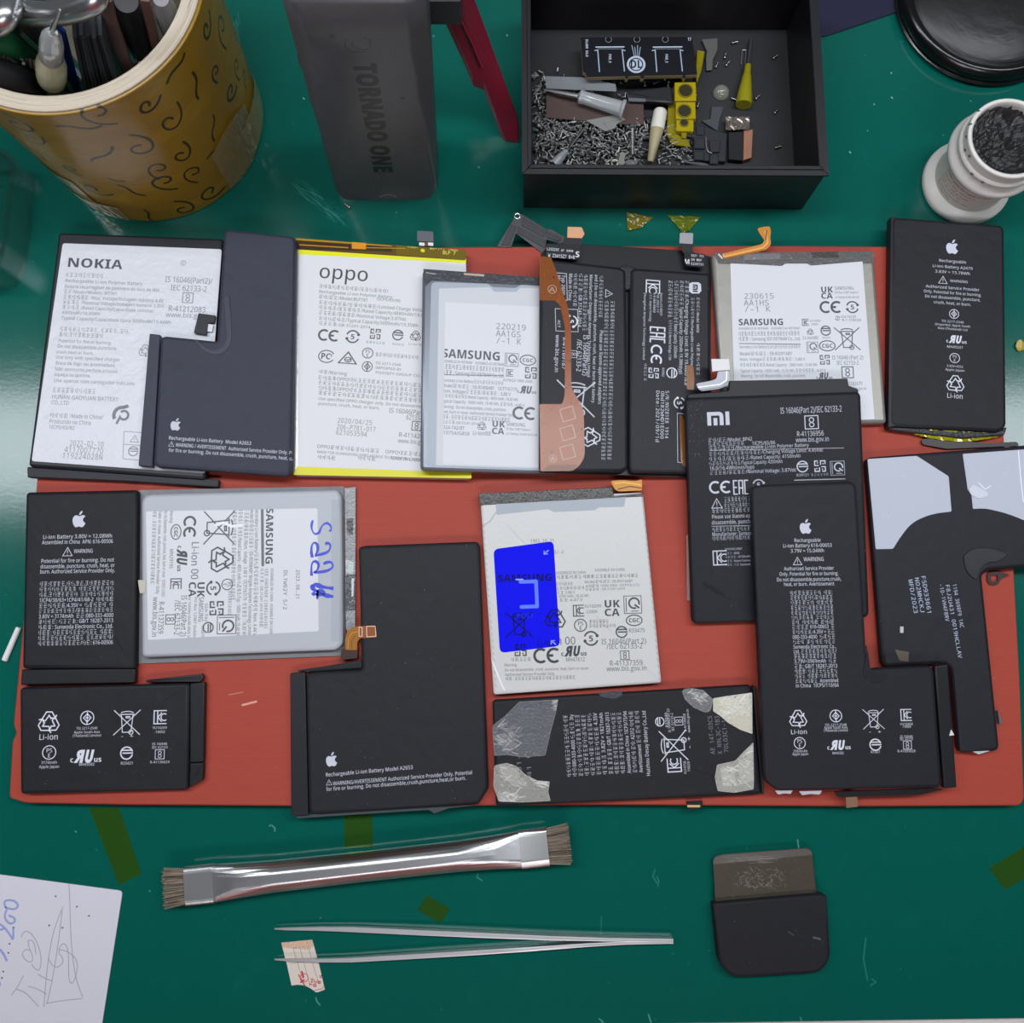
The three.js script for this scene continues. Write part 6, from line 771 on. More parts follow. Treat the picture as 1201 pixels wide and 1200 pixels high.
// ---------------------------------------------------------------- the tape roll and the tools in it
{
  const C = at(183, 143, 0), H = 85, RO = 47.2, RB = 42.3, WALL = 6.6, rAt = (y) => RB + (RO - RB) * y / H, pos = V3(C.x, 0, C.z), t = thing('tape_roll', 'large roll of printed yellow tape standing on end as a tool cup', 'tape roll', pos);
  const lat = (p, n = 96) => new THREE.LatheGeometry(p.map(([r, y]) => new THREE.Vector2(r * MM, y * MM)), n);
  const cv = canvasOf(2000, 540), x = cv.getContext('2d'); x.fillStyle = '#8f6d12'; x.fillRect(0, 0, 2000, 540);
  for (let i = 0; i < 200; i++) { x.fillStyle = hex([0x7a5a0c, 0xa5801c, 0x94761e][i % 3], rr(0.1, 0.35)); x.fillRect(rnd() * 2000, rnd() * 540, rr(30, 300), rr(4, 40)); }
  x.strokeStyle = '#33290c'; x.lineCap = 'round';
  for (let i = 0; i < 105; i++) { x.lineWidth = rr(5.5, 7.5); const X = (i % 21) * 95 + rr(0, 40), Y = Math.floor(i / 21) * 112 + rr(10, 70), a = rnd() * 6.3, s = rr(34, 66), f = (u, v) => [X + (Math.cos(a) * u - Math.sin(a) * v) * s, Y + (Math.sin(a) * u + Math.cos(a) * v) * s]; x.beginPath(); x.moveTo(...f(-0.8, 0.3)); if (i % 3) { x.bezierCurveTo(...f(-0.4, -0.7), ...f(0.5, -0.6), ...f(0.4, 0)); x.bezierCurveTo(...f(0.3, 0.5), ...f(-0.2, 0.4), ...f(-0.1, 0)); } else { x.bezierCurveTo(...f(-0.2, -0.2), ...f(0.2, 0.5), ...f(0.9, -0.2)); } x.stroke(); }
  const tx = texOf(cv); tx.wrapS = THREE.RepeatWrapping;
  mesh('tape_winding', uvByY(lat([[RB - 1, 0.2], [RB - 0.3, 0.2], [RB, 0.6], [RO, H - 1], [RO - 0.4, H - 0.6], [RO - 1.2, H - 0.6]])), new THREE.MeshPhysicalMaterial({ map: tx, roughness: 0.32, bumpMap: bumpOf(softNoise, 8, 3, 1), bumpScale: 0.0004 }), t);
  const kr = canvasOf(1024, 256), k = kr.getContext('2d'); k.fillStyle = '#c2b6a3'; k.fillRect(0, 0, 1024, 256);
  for (let i = 0; i < 1400; i++) { k.fillStyle = hex([0x9a8c78, 0xd8cdbb, 0x8a7b68, 0xcbbfab][i % 4], rr(0.1, 0.45)); k.fillRect(rnd() * 1024, rnd() * 256, rr(10, 160), rr(1, 3)); }
  const kt = texOf(kr); kt.wrapS = kt.wrapT = THREE.RepeatWrapping;
  mesh('cardboard_core', lat([[RB - WALL, 0.2], [RB - 1, 0.2], [RO - 1, H - 0.4], [RO - 1.4, H], [RO - WALL + 0.5, H], [RO - WALL, H - 0.5], [RB - WALL, 0.2]]), new THREE.MeshPhysicalMaterial({ map: kt, roughness: 0.9, bumpMap: kt, bumpScale: 0.0004, side: THREE.DoubleSide }), t, 'kraft cardboard core').rotation.y = Math.PI;
  for (const [a0, a1, y0, y1, dr] of [[2.0, 3.1, 2, 30, 0.7], [1.75, 2.6, 0.6, 14, 1.2], [0.2, 0.75, 1, 34, 0.8], [-0.3, 0.4, 3, 22, 1.3]]) { // loose clear layers
    const n = 26, pos = [], P = (i, j) => { const f = i / n, a = a0 + (a1 - a0) * f, lift = dr * (0.4 + 0.6 * Math.sin(f * 3.1)) + 0.35 * noise.noise(i * 0.6, j * 2, a0), Y = y0 + (y1 - y0) * (j / 6) * (0.75 + 0.25 * Math.sin(f * 2.6 + a0)), r = rAt(Y) + 0.15 + Math.max(0.1, lift); return [Math.cos(a) * r * MM, Y * MM, Math.sin(a) * r * MM]; };
    for (let i = 0; i < n; i++) for (let j = 0; j < 6; j++) for (const [p, q] of [[i, j], [i, j + 1], [i + 1, j + 1], [i, j], [i + 1, j + 1], [i + 1, j]]) pos.push(...P(p, q));
    const g = new THREE.BufferGeometry(); g.setAttribute('position', new THREE.Float32BufferAttribute(pos, 3)); g.setAttribute('uv', new THREE.Float32BufferAttribute(new Float32Array(pos.length / 3 * 2), 2)); g.computeVertexNormals();
    mesh('loose_tape', g, M(0xd8c48a, 0.16, 0, { transmission: 0.7, side: THREE.DoubleSide }), t);
  }
  // tools standing in the core, each from its foot on the mat to the point where its top shows
  const c = CR(0, 0, 6.672), W = (x, y, h) => at(...c(x, y), h), floor = 1;
  const foot = (dx, dz) => V3(pos.x + dx * MM, floor * MM, pos.z + dz * MM);
  const F0 = (px, py) => at(px, py, floor);
  { const t = thing('blade_pack', 'pack of thin black blades standing upright in the tape roll', 'blades'), m = [0x3a3d43, 0x2c2f34, 0x454950].map((k) => M(k, 0.4, 0.2));
    for (let i = 0; i < 9; i++) mesh('blade', bar(F0(122 + i * 5.6, 196 - i), W(572 + i * 25, 130 - (i % 3) * 12, 84 - (i % 2)), 15 * MM, 1.15 * MM, V3(0.12, 0, 1)), m[i % 3], t); }
  const stick = (name, label, cat, x, y, h, fx, fy, w, th, side, m) => single(name, bar(F0(fx, fy), W(x, y, h), w * MM, th * MM, side), m, label, cat);
  stick('wooden_stick', 'flat brown stick in the tape roll, the one next to the black blades', 'stick', 812, -10, 90, 186, 190, 4.4, 1.6, V3(1, 0, 0.1), M(0x5e4a44, 0.7));
  stick('wooden_stick', 'narrow reddish brown stick at the right inside the tape roll', 'stick', 1130, -10, 92, 205, 150, 2.8, 1.6, V3(1, 0, 0), M(0x6b4c44, 0.7));
  stick('blue_strip', 'bright blue plastic strip standing behind the pale-tipped pen in the tape roll', 'strip', 470, 215, 84, 108, 178, 3.6, 0.9, V3(0.8, 0, 0.6), M(0x0d4aa8, 0.4));
  stick('navy_strip', 'dark navy strip under the steel loop in the tape roll', 'strip', 330, 190, 82, 100, 150, 8, 0.9, V3(0.9, 0, -0.4), M(0x191a33, 0.5));
  { // pale pen with clear tip and needle
    const t = thing('cutting_pen', 'pen with pale green barrel, clear collar and bare needle in the tape roll', 'pen'), tip = W(466, 76, 112), a = W(402, 250, 100), b = W(395, 455, 88), e = W(400, 640, 74), ft = F0(96, 190);
    mesh('needle', rod(a, tip, [[0, 0.9 * MM], [0.3, 0.8 * MM], [1, 0.3 * MM]], 10), steel, t);
    mesh('collar', rod(b, a, [[0, 3.4 * MM], [0.1, 3.6 * MM], [0.6, 3.4 * MM], [0.85, 2.8 * MM], [1, 1.6 * MM]], 20), M(0xb9bcbc, 0.15, 0.5), t, 'shiny grey collar');
    mesh('barrel', rod(e, b, [[0, 3.2 * MM], [0.08, 4.2 * MM], [0.3, 4.6 * MM], [0.7, 4.5 * MM], [0.9, 4.0 * MM], [1, 3.4 * MM]], 22), M(0xb4b493, 0.35), t); mesh('stem', rod(ft, e, [[0, 2.6 * MM], [1, 2.8 * MM]], 12), M(0x2a2b2e, 0.5), t);
  }
  { // green pliers
    const t = thing('green_pliers', 'green-handled pliers standing in the left of the tape roll', 'pliers'), g = M(0x0d5a35, 0.38), f = foot(-18, 6);
    mesh('handle', tube([f.clone().add(V3(-2 * MM, 20 * MM, 0)), W(200, 440, 70), W(40, 330, 88), W(-160, 270, 96)], 4.0 * MM, 30, 12), g, t);
    mesh('handle', tube([f.clone().add(V3(0, 20 * MM, -4 * MM)), W(150, 300, 66), W(30, 230, 88), W(-140, 150, 98)], 3.6 * MM, 30, 12), g, t);
    mesh('jaws', rod(f, f.clone().add(V3(-1 * MM, 24 * MM, -2 * MM)), [[0, 1 * MM], [0.5, 4 * MM], [1, 4.6 * MM]], 12), dullSteel, t);
  }
  { // black-handled pliers at the near rim
    const t = thing('black_pliers', 'black-handled pliers against the near inner side of the tape roll', 'pliers'), g = M(0x26282c, 0.45), f = foot(-12, 16);
    mesh('handle', tube([f.clone().add(V3(0, 22 * MM, 0)), W(300, 690, 60), W(80, 590, 80), W(-160, 520, 90)], 4.2 * MM, 30, 12), g, t);
    mesh('handle', tube([f.clone().add(V3(2 * MM, 22 * MM, 2 * MM)), W(340, 730, 58), W(100, 690, 74), W(-140, 640, 84)], 3.4 * MM, 30, 12), g, t);
    mesh('jaws', rod(f, f.clone().add(V3(1 * MM, 24 * MM, 1 * MM)), [[0, 1 * MM], [0.5, 3.6 * MM], [1, 4 * MM]], 12), dullSteel, t);
  }
  { // steel scissors: two finger loops reach above the rim
    const t = thing('steel_scissors', 'polished steel scissors with their finger loops up in the tape roll', 'scissors');
    const loop = (cx, cy, rx, ry, h, ang, r) => { const P = []; for (let i = 0; i < 16; i++) { const a = i / 16 * 2 * Math.PI, X = Math.cos(a) * rx, Y = Math.sin(a) * ry, ca = Math.cos(ang), sa = Math.sin(ang); P.push(W(cx + X * ca - Y * sa, cy + X * sa + Y * ca, h + 6 * Math.cos(a))); } return new THREE.TubeGeometry(new THREE.CatmullRomCurve3(P, true), 60, r * MM, 12, true); };
    mesh('finger_loop', loop(420, 0, 340, 105, 100, -0.12, 3.6), steel, t); mesh('finger_loop', loop(-20, 80, 80, 130, 98, 0.5, 3.4), steel, t);
    mesh('shank', rod(foot(-20, -8), W(120, 90, 94), [[0, 1 * MM], [0.5, 3 * MM], [1, 3.2 * MM]], 12), steel, t);
  }
  { const t = thing('ribbed_strip', 'grey brown ribbed strip below the green handles in the tape roll', 'strip'), m = M(0x5a534b, 0.6); const top = W(110, 420, 80); for (let i = 0; i < 10; i++) mesh('rib', bar(W(-40 + i * 34, 380 + i * 11, 78), W(-40 + i * 34 + 8, 440 + i * 11, 74), 1.0 * MM, 0.8 * MM, V3(1, 0, 0)), m, t); mesh('strip', bar(V3(top.x + 2 * MM, floor * MM, top.z + 2 * MM), W(110, 430, 75), 13 * MM, 1.2 * MM, V3(0.95, 0, 0.3)), M(0x4b4640, 0.6), t); }
  single('steel_pin', rod(W(285, 640, 55), W(182, 495, 78), [[0, 0.5 * MM], [0.5, 0.9 * MM], [1, 0.6 * MM]], 8), steel, 'bare steel pin leaning between the black handles and the pale pen', 'pin');
  { // black handle with clear bag behind, thread bit in front
    const top = W(985, 10, 86); single('screwdriver', rod(F0(196, 132), top, [[0, 3 * MM], [0.7, 5 * MM], [0.96, 4.8 * MM], [1, 3.6 * MM]], 20), M(0x17181c, 0.35), 'thick black handle between the two brown sticks in the tape roll', 'screwdriver');
    const tb = thing('threaded_bit', 'steel bit with a spiral thread standing low in the tape roll', 'drill bit'), p0 = W(1050, 480, 58), p1 = V3(p0.x - 1 * MM, floor * MM, p0.z + 1 * MM); mesh('shaft', rod(p1, p0, [[0, 1.4 * MM], [0.96, 1.5 * MM], [1, 1 * MM]], 10), dullSteel, tb);
    const H = []; for (let i = 0; i <= 90; i++) { const f = i / 90, a = f * 14 * Math.PI, q = p0.clone().lerp(p1, f * 0.4); H.push(V3(q.x + Math.cos(a) * 1.6 * MM, q.y, q.z + Math.sin(a) * 1.6 * MM)); } mesh('thread', new THREE.TubeGeometry(new THREE.CatmullRomCurve3(H), 160, 0.45 * MM, 6), steel, tb);
    const pl = [], P = (i, j) => { const q = W(890 + i * 27, 130 + j * 32, 78 - j * 2.2); q.y += 2.2 * MM * noise.noise(i * 0.8, j * 0.8, 5); return q.toArray(); }; for (let i = 0; i < 8; i++) for (let j = 0; j < 9; j++) for (const [a, b] of [[i, j], [i, j + 1], [i + 1, j + 1], [i, j], [i + 1, j + 1], [i + 1, j]]) pl.push(...P(a, b));
    const g = new THREE.BufferGeometry(); g.setAttribute('position', new THREE.Float32BufferAttribute(pl, 3)); g.setAttribute('uv', new THREE.Float32BufferAttribute(new Float32Array(pl.length / 3 * 2), 2)); g.computeVertexNormals();
    single('plastic_bag', g, M(0xd6d9da, 0.12, 0, { transmission: 0.75, side: THREE.DoubleSide }), 'crumpled clear plastic bag over the black handle in the tape roll', 'bag');
    const ct = W(1255, -10, 86); single('clear_tube', rod(F0(232, 120), ct, [[0, 2.5 * MM], [0.85, 3.8 * MM], [0.95, 3.6 * MM], [1, 2.4 * MM]], 20), M(0xc4c5c6, 0.12, 0, { transmission: 0.5, clearcoat: 0.8 }), 'clear greyish tube against the right inner side of the tape roll', 'tube');
  }
}

// ---------------------------------------------------------------- the black box and what lies in it
{
  const h = 30, FL = at(612, 203, h), FR = at(972.5, 205, h), L0 = at(611, 0, h), R0 = at(960, 0, h), zB = -0.2495;
  const ext = (a, b, z) => a.clone().lerp(b, (z - a.z) / (b.z - a.z)), BL = ext(FL, L0, zB), BR = ext(FR, R0, zB);
  const t = thing('black_box', 'open black cardboard box holding screws and small parts', 'box', V3((FL.x + FR.x) / 2, 0, FL.z)), o = t.position;
  const quad = (d) => [[BL.x + d, BL.z + d], [BR.x - d, BR.z + d], [FR.x - d, FR.z - d], [FL.x + d, FL.z - d]].map(([x, z]) => [x - o.x, z - o.z, 0.0004]);
  const walls = (a, b, y0, h, bev) => { const A = quad(a), B = quad(b); return [0, 1, 2, 3].map((i) => { const j = (i + 1) % 4; return slab([A[i], A[j], B[j], B[i]].map(([x, z]) => [x, z, 0.0002]), y0, h, { bevel: bev, seg: 1 }); }); };
  const card = new THREE.MeshPhysicalMaterial({ color: 0x111216, roughness: 0.42, bumpMap: bumpOf(grain, 1, 1, 0.012), bumpScale: 0.00006 });
  const inner = new THREE.MeshPhysicalMaterial({ color: 0x131417, roughness: 0.55, bumpMap: bumpOf(grain, 1, 1, 0.012), bumpScale: 0.00006 });
  for (const g of walls(0.0009, 0.0022, 0.1 * MM, 28.6 * MM, 0.2 * MM)) mesh('side_wall', g, card, t);
  mesh('rim', mergeGeometries(walls(0, 0.0022, 28.6 * MM, 0.9 * MM, 0.2 * MM)), card, t);
  mesh('liner', mergeGeometries(walls(0.0022, 0.0036, 0.4 * MM, 29.6 * MM, 0.25 * MM)), card, t);
  mesh('base', slab(quad(0.001), 0.1 * MM, 1.5 * MM), inner, t);
  const F = 1.65;
  const B3 = CR(590, 0, 3.0025), E4 = CR(610, 30, 6.321), E5 = CR(740, 30, 6.321);
  // bed of loose screws, densest at the near left
  const pile = new THREE.InstancedMesh(screwGeo, M(0xa9a9a8, 0.28, 1), 1150); pile.name = 'screw_heap'; pile.userData = { label: 'heap of countless tiny steel screws over the near left of the box floor', category: 'screws', kind: 'stuff' };
  const m4 = new THREE.Matrix4(), q4 = new THREE.Quaternion(), e = new THREE.Euler(); let n = 0;
  for (let k = 0; k < 9000 && n < 1150; k++) { const x = rr(78, 1290), y = rr(330, 1075), dens = x < 190 ? (y > 360 ? 0.75 : 0.2) : y < 690 ? 0.04 : x < 900 ? 1 : 0.42; if (rnd() > dens) continue; const thick = x < 900 && y > 650 ? 3.4 : 1.6, hh = F + 0.6 + rnd() * thick, p = at(...E4(x, y), hh); if (p.z > FL.z - 0.0045 || p.x < FL.x + 0.005) continue; e.set(rr(-0.5, 0.5), rnd() * 6.3, Math.PI / 2 + rr(-0.6, 0.6)); m4.compose(p, q4.setFromEuler(e), V3(1, 1, 1).multiplyScalar(rr(0.75, 1.35))); pile.setMatrixAt(n++, m4); }
  pile.count = n; scene.add(pile);
  const G = 'stray screws on the box floor';
  [[1055, 240, 0.6, 'stray screw on the bare box floor, farthest of the three at the right'], [1065, 645, 0.8, 'stray screw on the bare box floor, middle one of the three at the right'], [1075, 905, 0.3, 'stray screw on the bare box floor, nearest of the three at the right'], [925, 540, 0.7, 'stray screw just right of the yellow needle hub'], [748, 540, -0.4, 'stray screw just left of the yellow needle hub'], [628, 305, 1.1, 'stray screw at the foot of the grey metal strip in the box'], [706, 292, 0.9, 'stray screw between the grey metal strip and the yellow needle hub'], [694, 236, 1.3, 'stray screw behind the clear dome in the box'], [752, 128, 0.2, 'stray screw at the back edge of the box floor'], [490, 600, 1.2, 'stray screw right of the yellow clip in the box']].forEach(([x, y, a, l]) => screw(...E5(x, y), F + 0.75, a, 0.05, 1.35, l, G));
  { // circuit board
    const hh = 10.5, pts = wpoly(B3, hh, [[272, 132], [664, 130], [682, 262], [640, 264], [640, 276], [632, 276], [631, 264], [497, 266], [494, 276], [484, 276], [482, 266], [440, 268], [438, 277], [430, 277], [428, 268], [294, 271], [288, 255], [280, 252]]);
    const [tx, bb] = printed(pts, B3, hh, '#0d1016', 16, (p) => {
      p.col = '#b9c4d2'; for (const x of [370, 470, 570]) { p.i('ring', x, 139, 24, { col: '#8a8f92' }); p.line([[x, 139], [x + 0.5, 139]], 13, '#050608'); }
      for (const [a, b] of [[322, 428], [524, 632]]) { p.line([[a, 178], [a + 10, 176], [a + 16, 252]], 4, '#9fb0c4').line([[b, 178], [b - 10, 176], [b - 2, 250]], 4, '#9fb0c4').line([[a + 4, 166], [b - 4, 165]], 5, '#aebccc').line([[a + 10, 172], [b - 8, 172]], 3, '#6b7380'); }
      for (let i = 0; i < 4; i++) p.line([[452 + i * 10, 160 + (i % 2) * 6], [458 + i * 7, 184], [462 + i * 5, 205]], 3, '#8fa0b2');
      p.line([[467, 227], [467.5, 227]], 66, '#aebacb').i('ring', 467, 227, 52, { col: '#0d1016' }).t('DL', 445, 226, 44, 30, { b: 1, col: '#0d1016' }).t('DL400  V4.0', 293, 138, 68, 9, { rot: 90, b: 1 }).t('PAD_4', 375, 190, 34, 9, { rot: 90, b: 1 }).t('PAD_3', 574, 190, 34, 9, { rot: 90, b: 1 }).t('17', 648, 138, 14, 12, { b: 1 });
    });
    const t = thing('circuit_board', 'small black circuit board with white tracks and a round white emblem lying in the box', 'circuit board'), g = slab(pts, (hh - 0.25) * MM, 0.25 * MM); planarUV(g, ...bb);
    mesh('face', g, new THREE.MeshPhysicalMaterial({ map: tx, roughness: 0.3 }), t); mesh('laminate', slab(pts.map(([x, z]) => [x, z + 0.0001]), (hh - 2.1) * MM, 1.84 * MM), M(0x8a7a58, 0.7), t);
    for (const x of [295, 650]) { const q = at(...B3(x, 200), hh); mesh('standoff', new THREE.CylinderGeometry(1.2 * MM, 1.2 * MM, (hh - 2.1 - F) * MM, 10).translate(q.x, (F + (hh - 2.1 - F) / 2) * MM, q.z), M(0x1a1b1e, 0.5), t); }
  }
  const flat = (name, label, cat, c, list, h0, th, m, o) => single(name, slab(wpoly(c, h0 + th, list), h0 * MM, th * MM, { r: 0.2 * MM, bevel: Math.min(0.2, th * 0.3) * MM, seg: 1, ...o }), m, label, cat);
  flat('brown_plate', 'thin brown plate under the clear needle hub in the box', 'plate', B3, [[150, 328], [300, 345], [494, 362], [495, 438], [400, 436], [280, 424], [150, 414]], 5.4, 0.5, M(0x4d3c38, 0.45, 0.3));
  flat('clear_film', 'scrap of clear film behind the clear needle hub in the box', 'film', B3, [[148, 268], [280, 272], [395, 296], [398, 322], [250, 316], [150, 312]], 6.3, 0.15, M(0xc4c9cc, 0.12, 0, { transmission: 0.7 }));
  flat('clear_film', 'crooked scrap of grey film sticking out in front of the brown plate', 'film', B3, [[290, 424], [405, 402], [430, 420], [400, 436], [392, 452], [358, 462]], 6.2, 0.15, M(0xb4b4b2, 0.15, 0, { transmission: 0.55 }));
  { const t = thing('needle_hub', 'clear plastic needle hub with a steel point lying on the brown plate', 'needle'), a = at(...B3(425, 386), 9), b = at(...B3(262, 338), 9), d = at(...B3(142, 316), 8.2);
    mesh('hub', rod(a, b, [[0, 3.6 * MM], [0.05, 3.7 * MM], [0.09, 2.9 * MM], [0.6, 2.6 * MM], [0.85, 2.4 * MM], [0.95, 2.7 * MM], [1, 1.2 * MM]], 20), M(0xd3d6d8, 0.15, 0, { transmission: 0.55 }), t); mesh('point', rod(b, d, [[0, 1.0 * MM], [0.6, 0.8 * MM], [1, 0.3 * MM]], 10), steel, t); }
  { const t = thing('needle_hub', 'small milky needle hub with a thin dark needle at the near left of the box', 'needle'), a = at(...E4(250, 1030), 4.6), b = at(...E4(345, 925), 5.6), d = at(...E4(492, 738), 6.4);
    mesh('hub', rod(a, b, [[0, 2.0 * MM], [0.4, 1.8 * MM], [0.8, 1.3 * MM], [1, 0.7 * MM]], 16), M(0xb9c0c6, 0.25, 0, { transmission: 0.4 }), t); mesh('needle', rod(b, d, [[0, 0.55 * MM], [1, 0.5 * MM]], 8), M(0x3c3e42, 0.35, 0.7), t); }
  { const t = thing('needle_hub', 'olive yellow needle hub standing out at the right of the box floor', 'needle'), a = at(...E5(832, 588), 4.9), b = at(...E5(866, 285), 4.2), d = at(...E5(888, 95), 3.6);
    mesh('hub', rod(a, b, [[0, 3.1 * MM], [0.06, 3.2 * MM], [0.2, 3.0 * MM], [0.7, 1.8 * MM], [0.74, 1.5 * MM], [0.97, 1.25 * MM], [1, 0.6 * MM]], 20), M(0x8a8412, 0.35), t); mesh('needle', rod(b, d, [[0, 0.65 * MM], [1, 0.6 * MM]], 10), M(0x6d6e72, 0.3, 0.8), t); }
  { const t = thing('machine_screw', 'long threaded screw standing out among the tiny ones, in front of the brown plate', 'screw'), a = at(...E4(828, 755), 6), b = at(...E4(828, 968), 5.4), H = []; mesh('head', rod(a.clone().add(V3(0, 0, -0.0006)), a.clone().add(V3(0, 0, 0.0008)), [[0, 1.4 * MM], [0.7, 1.5 * MM], [1, 1 * MM]], 14), steel, t); mesh('shank', rod(a, b, [[0, 0.75 * MM], [0.96, 0.75 * MM], [1, 0.4 * MM]], 10), steel, t); for (let i = 0; i <= 120; i++) { const f = i / 120, w = f * 24 * Math.PI, q = a.clone().lerp(b, 0.08 + f * 0.9); H.push(V3(q.x + Math.cos(w) * 0.8 * MM, q.y + Math.sin(w) * 0.8 * MM, q.z)); } mesh('thread', new THREE.TubeGeometry(new THREE.CatmullRomCurve3(H), 240, 0.16 * MM, 5), steel, t); }
  { const t = thing('nozzle_cap', 'tapered cream cap with a white collar lying in the box', 'cap'), a = at(...E4(1040, 625), 6.4), b = at(...E4(1012, 770), 5.9), d = at(...E4(962, 1012), 5);
    mesh('collar', rod(b, a, [[0, 2.6 * MM], [0.1, 2.75 * MM], [0.9, 2.7 * MM], [1, 2.2 * MM]], 18), M(0xd6d3c6, 0.4), t, 'white collar'); mesh('cone', rod(d, b, [[0, 1.0 * MM], [0.06, 1.3 * MM], [0.95, 2.6 * MM], [1, 2.5 * MM]], 18), M(0xa39a78, 0.45), t); }
  { // yellow clip
    const t = thing('yellow_clip', 'translucent yellow plastic clip with round sockets in the middle of the box', 'clip'), y = M(0xb09c00, 0.25, 0, { transmission: 0.15 }), y2 = M(0x8f8200, 0.3, 0, { transmission: 0.15 });
    const blk = (list, h0, th, sock, mm = y) => { const b = mesh('socket_block', slab(wpoly(E5, h0 + th, list), h0 * MM, th * MM, { r: 0.2 * MM, bevel: 0.2 * MM, seg: 1 }), mm, t); if (sock) { const q = at(sock[0] / 6.321 + 740, sock[1] / 6.321 + 30, h0 + th), r = sock[2]; mesh('socket', new THREE.LatheGeometry([[r, 0], [r + 0.35, 0], [r + 0.35, 0.5], [r, 0.5], [r, 0]].map(([u, v]) => new THREE.Vector2(u * MM, v * MM)), 26).translate(q.x, q.y, q.z), y2, b); mesh('bore', new THREE.CylinderGeometry(r * MM, r * MM, 0.12 * MM, 26).translate(q.x, q.y + 0.05 * MM, q.z), M(0x241f00, 0.4), b); } };
    blk([[322, 420], [478, 418], [482, 556], [322, 556]], 3.6, 4.4, [400, 485, 2.6]); blk([[330, 566], [475, 566], [478, 690], [330, 690]], 3.4, 3.8, [392, 635, 2.5]); blk([[334, 694], [462, 694], [462, 784], [334, 780]], 3.2, 3, [390, 722, 1.5]); blk([[370, 788], [412, 788], [408, 832], [374, 830]], 3, 2, null, y2);
    blk([[488, 180], [545, 190], [520, 330], [490, 420], [482, 420], [480, 300]], 3, 2.6, null, y2); blk([[275, 560], [322, 560], [330, 800], [420, 845], [440, 900], [300, 880], [262, 800]], 2.6, 1.2, null, y2);
  }
  flat('metal_strip', 'flat grey metal strip with a hole, at the back of the box floor', 'metal strip', E5, [[520, 100], [640, 92], [640, 180], [606, 250], [600, 328], [556, 330], [552, 235], [560, 190]], 2.6, 0.5, M(0x6d6a68, 0.4, 0.6));
  { const q = at(...E5(665, 500), 2), g = new THREE.SphereGeometry(3.3 * MM, 28, 14, 0, 2 * Math.PI, 0, Math.PI / 2); g.translate(q.x, F * MM + 0.0001, q.z); const t = thing('clear_dome', 'small clear dome lying between the yellow clip and the yellow needle hub', 'lens'); mesh('dome', g, new THREE.MeshPhysicalMaterial({ color: 0xd9dccf, roughness: 0.06, transmission: 0.8, thickness: 0 }), t); mesh('disc', new THREE.CylinderGeometry(3.3 * MM, 3.3 * MM, 0.3 * MM, 28).translate(q.x, F * MM + 0.0003, q.z), M(0x5c5e56, 0.3), t); for (let i = 0; i < 7; i++) { const a = i * 2.4, r = 0.35 * MM * i; mesh('crumb', new THREE.IcosahedronGeometry(0.4 * MM, 0).translate(q.x + Math.cos(a) * r, F * MM + 0.0008, q.z + Math.sin(a) * r), M(0xbfc2b4, 0.3), t); } }
  flat('grey_clip', 'small grey forked clip in front of the clear dome', 'clip', E5, [[596, 600], [690, 596], [655, 700], [640, 780], [520, 704], [585, 690]], 2.2, 0.6, M(0x4a4d52, 0.35, 0.3));
  { const t = thing('black_connector', 'black ribbed plastic block at the near edge of the box floor', 'connector'), k = M(0x1d2026, 0.4); const q = (l, h0, th, m = k) => mesh('pad', slab(wpoly(E5, h0 + th, l), h0 * MM, th * MM, { r: 0.3 * MM, bevel: 0.25 * MM, seg: 1 }), m, t);
    q([[460, 720], [640, 780], [712, 800], [700, 1010], [455, 1000]], F + 0.1, 2); q([[465, 830], [545, 830], [545, 915], [465, 912]], F + 2.1, 0.8); q([[575, 850], [660, 850], [655, 940], [585, 940]], F + 2.1, 0.8); q([[465, 930], [540, 930], [540, 1000], [462, 996]], F + 2.1, 0.7); q([[580, 955], [650, 955], [645, 1030], [580, 1025]], F + 2.1, 0.7); q([[480, 740], [545, 745], [545, 810], [480, 805]], F + 2.1, 0.7);
    mesh('wire', tube([[552, 830], [556, 900], [575, 940], [598, 946]].map(([x, y]) => at(...E5(x, y), F + 2.6)), 0.4 * MM, 16, 6), M(0x7b7f88, 0.3, 0.6), t); q([[385, 985], [560, 1020], [628, 1050], [590, 1054], [380, 1012]], F + 0.1, 1.4, M(0x5f6268, 0.35, 0.5)); }
  { const t = thing('copper_tipped_foam', 'black foam piece with a copper strip down its side, in the box', 'foam'); mesh('foam', slab(wpoly(E5, 4.4, [[722, 790], [832, 784], [828, 1000], [722, 990]]), F * MM + 0.0001, 2.6 * MM, { r: 0.3 * MM, bevel: 0.3 * MM, seg: 2 }), M(0x141518, 0.8), t); mesh('copper_strip', slab(wpoly(E5, 4.5, [[835, 776], [902, 768], [892, 978], [830, 998]]), F * MM + 0.0001, 2.7 * MM, { r: 0.2 * MM, bevel: 0.15 * MM, seg: 1 }), M(0x9a6a50, 0.55, 0.2), t); }
  { const pl = [], P = (i, j) => { const q = at(...E5(700 + i * 16, 675 + j * 14), 5.2); q.y += 1.3 * MM * noise.noise(i * 0.9, j * 0.9, 3); return q.toArray(); }; for (let i = 0; i < 11; i++) for (let j = 0; j < 7; j++) for (const [a, b] of [[i, j], [i, j + 1], [i + 1, j + 1], [i, j], [i + 1, j + 1], [i + 1, j]]) pl.push(...P(a, b)); const g = new THREE.BufferGeometry(); g.setAttribute('position', new THREE.Float32BufferAttribute(pl, 3)); g.setAttribute('uv', new THREE.Float32BufferAttribute(new Float32Array(pl.length / 3 * 2), 2)); g.computeVertexNormals(); single('foil_scrap', g, M(0x8a7f78, 0.2, 0.5, { transmission: 0.3, side: THREE.DoubleSide }), 'crumpled shiny foil scrap behind the copper strip in the box', 'foil'); }
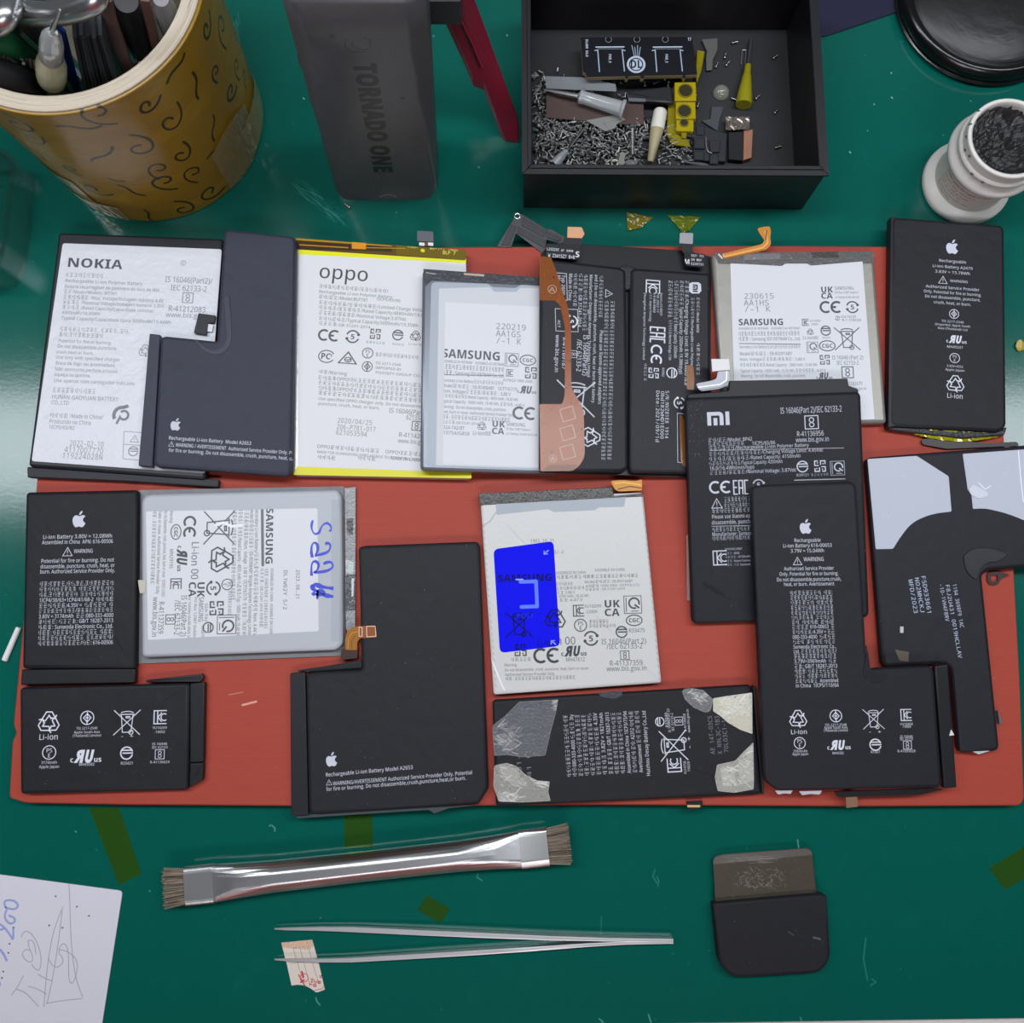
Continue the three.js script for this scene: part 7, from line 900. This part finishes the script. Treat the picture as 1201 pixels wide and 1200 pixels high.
  { const t = thing('wire_staple', 'two short wire staples beside the yellow needle hub', 'staple'); for (const x of [822, 852]) mesh('leg', rod(at(...E5(x - 8, 290), F + 0.4), at(...E5(x, 180), F + 0.4), [[0, 0.3 * MM], [1, 0.3 * MM]], 8), dullSteel, t); mesh('bridge', rod(at(...E5(822, 182), F + 0.4), at(...E5(852, 182), F + 0.4), [[0, 0.3 * MM], [1, 0.3 * MM]], 8), dullSteel, t); }
  { const t = thing('metal_fitting', 'small bright metal plate with a ring hole at the near edge among the screws', 'fitting'), m = M(0xb9b5aa, 0.3, 0.9); mesh('ring', new THREE.TorusGeometry(1.2 * MM, 0.5 * MM, 8, 20).rotateX(Math.PI / 2).translate(...at(...E4(697, 1018), 5.6).toArray()), m, t); mesh('plate', slab(wpoly(E4, 5.8, [[722, 1010], [745, 935], [780, 945], [760, 1045], [722, 1044]]), 5.2 * MM, 0.6 * MM, { r: 0.2 * MM }), m, t); mesh('wing', slab(wpoly(E4, 5.6, [[795, 990], [858, 1000], [855, 1048], [780, 1046]]), 5 * MM, 0.6 * MM, { r: 0.2 * MM }), M(0x77777c, 0.35, 0.7), t); }
  { const t = thing('black_cable_end', 'black moulded cable end lying under the front edge of the circuit board', 'connector'); mesh('body', slab(wpoly(B3, 7.6, [[430, 322], [590, 300], [600, 362], [520, 356], [440, 352]]), 5.2 * MM, 2.2 * MM, { r: 0.6 * MM, bevel: 0.6 * MM }), M(0x15171b, 0.4), t); mesh('tongue', slab(wpoly(B3, 7.8, [[440, 344], [500, 348], [500, 358], [440, 356]]), 7.4 * MM, 0.4 * MM), M(0x8a8d96, 0.3, 0.7), t); }
}

// ---------------------------------------------------------------- beyond the near edge: the orange seat mirrored in the brush
{
  const t = thing('desk_chair', 'orange upholstered chair drawn up to the near side of the desk, outside the picture', 'chair', V3(0, -0.76, 0.2)), cloth = M(0xd2451a, 0.85);
  const pad = (w, h, dd) => slabShape(outline([[-w / 2, -h / 2, 0.06], [w / 2, -h / 2, 0.06], [w / 2, h / 2, 0.06], [-w / 2, h / 2, 0.06]]), 0, dd, 0.02, 3);
  mesh('seat', pad(0.5, 0.42, 0.08).translate(0, 0.44, 0), cloth, t);
  mesh('backrest', pad(0.62, 0.66, 0.07).rotateX(Math.PI / 2).translate(0, 0.83, 0.22), cloth, t);
  mesh('post', new THREE.CylinderGeometry(0.02, 0.025, 0.42, 16).translate(0, 0.23, 0), dullSteel, t); mesh('foot', new THREE.CylinderGeometry(0.22, 0.24, 0.03, 32).translate(0, 0.015, 0), M(0x222222, 0.5), t);
}
scene.traverse((o) => { if (o.isMesh) { o.castShadow = true; o.receiveShadow = true; } });
renderer.render(scene, camera);
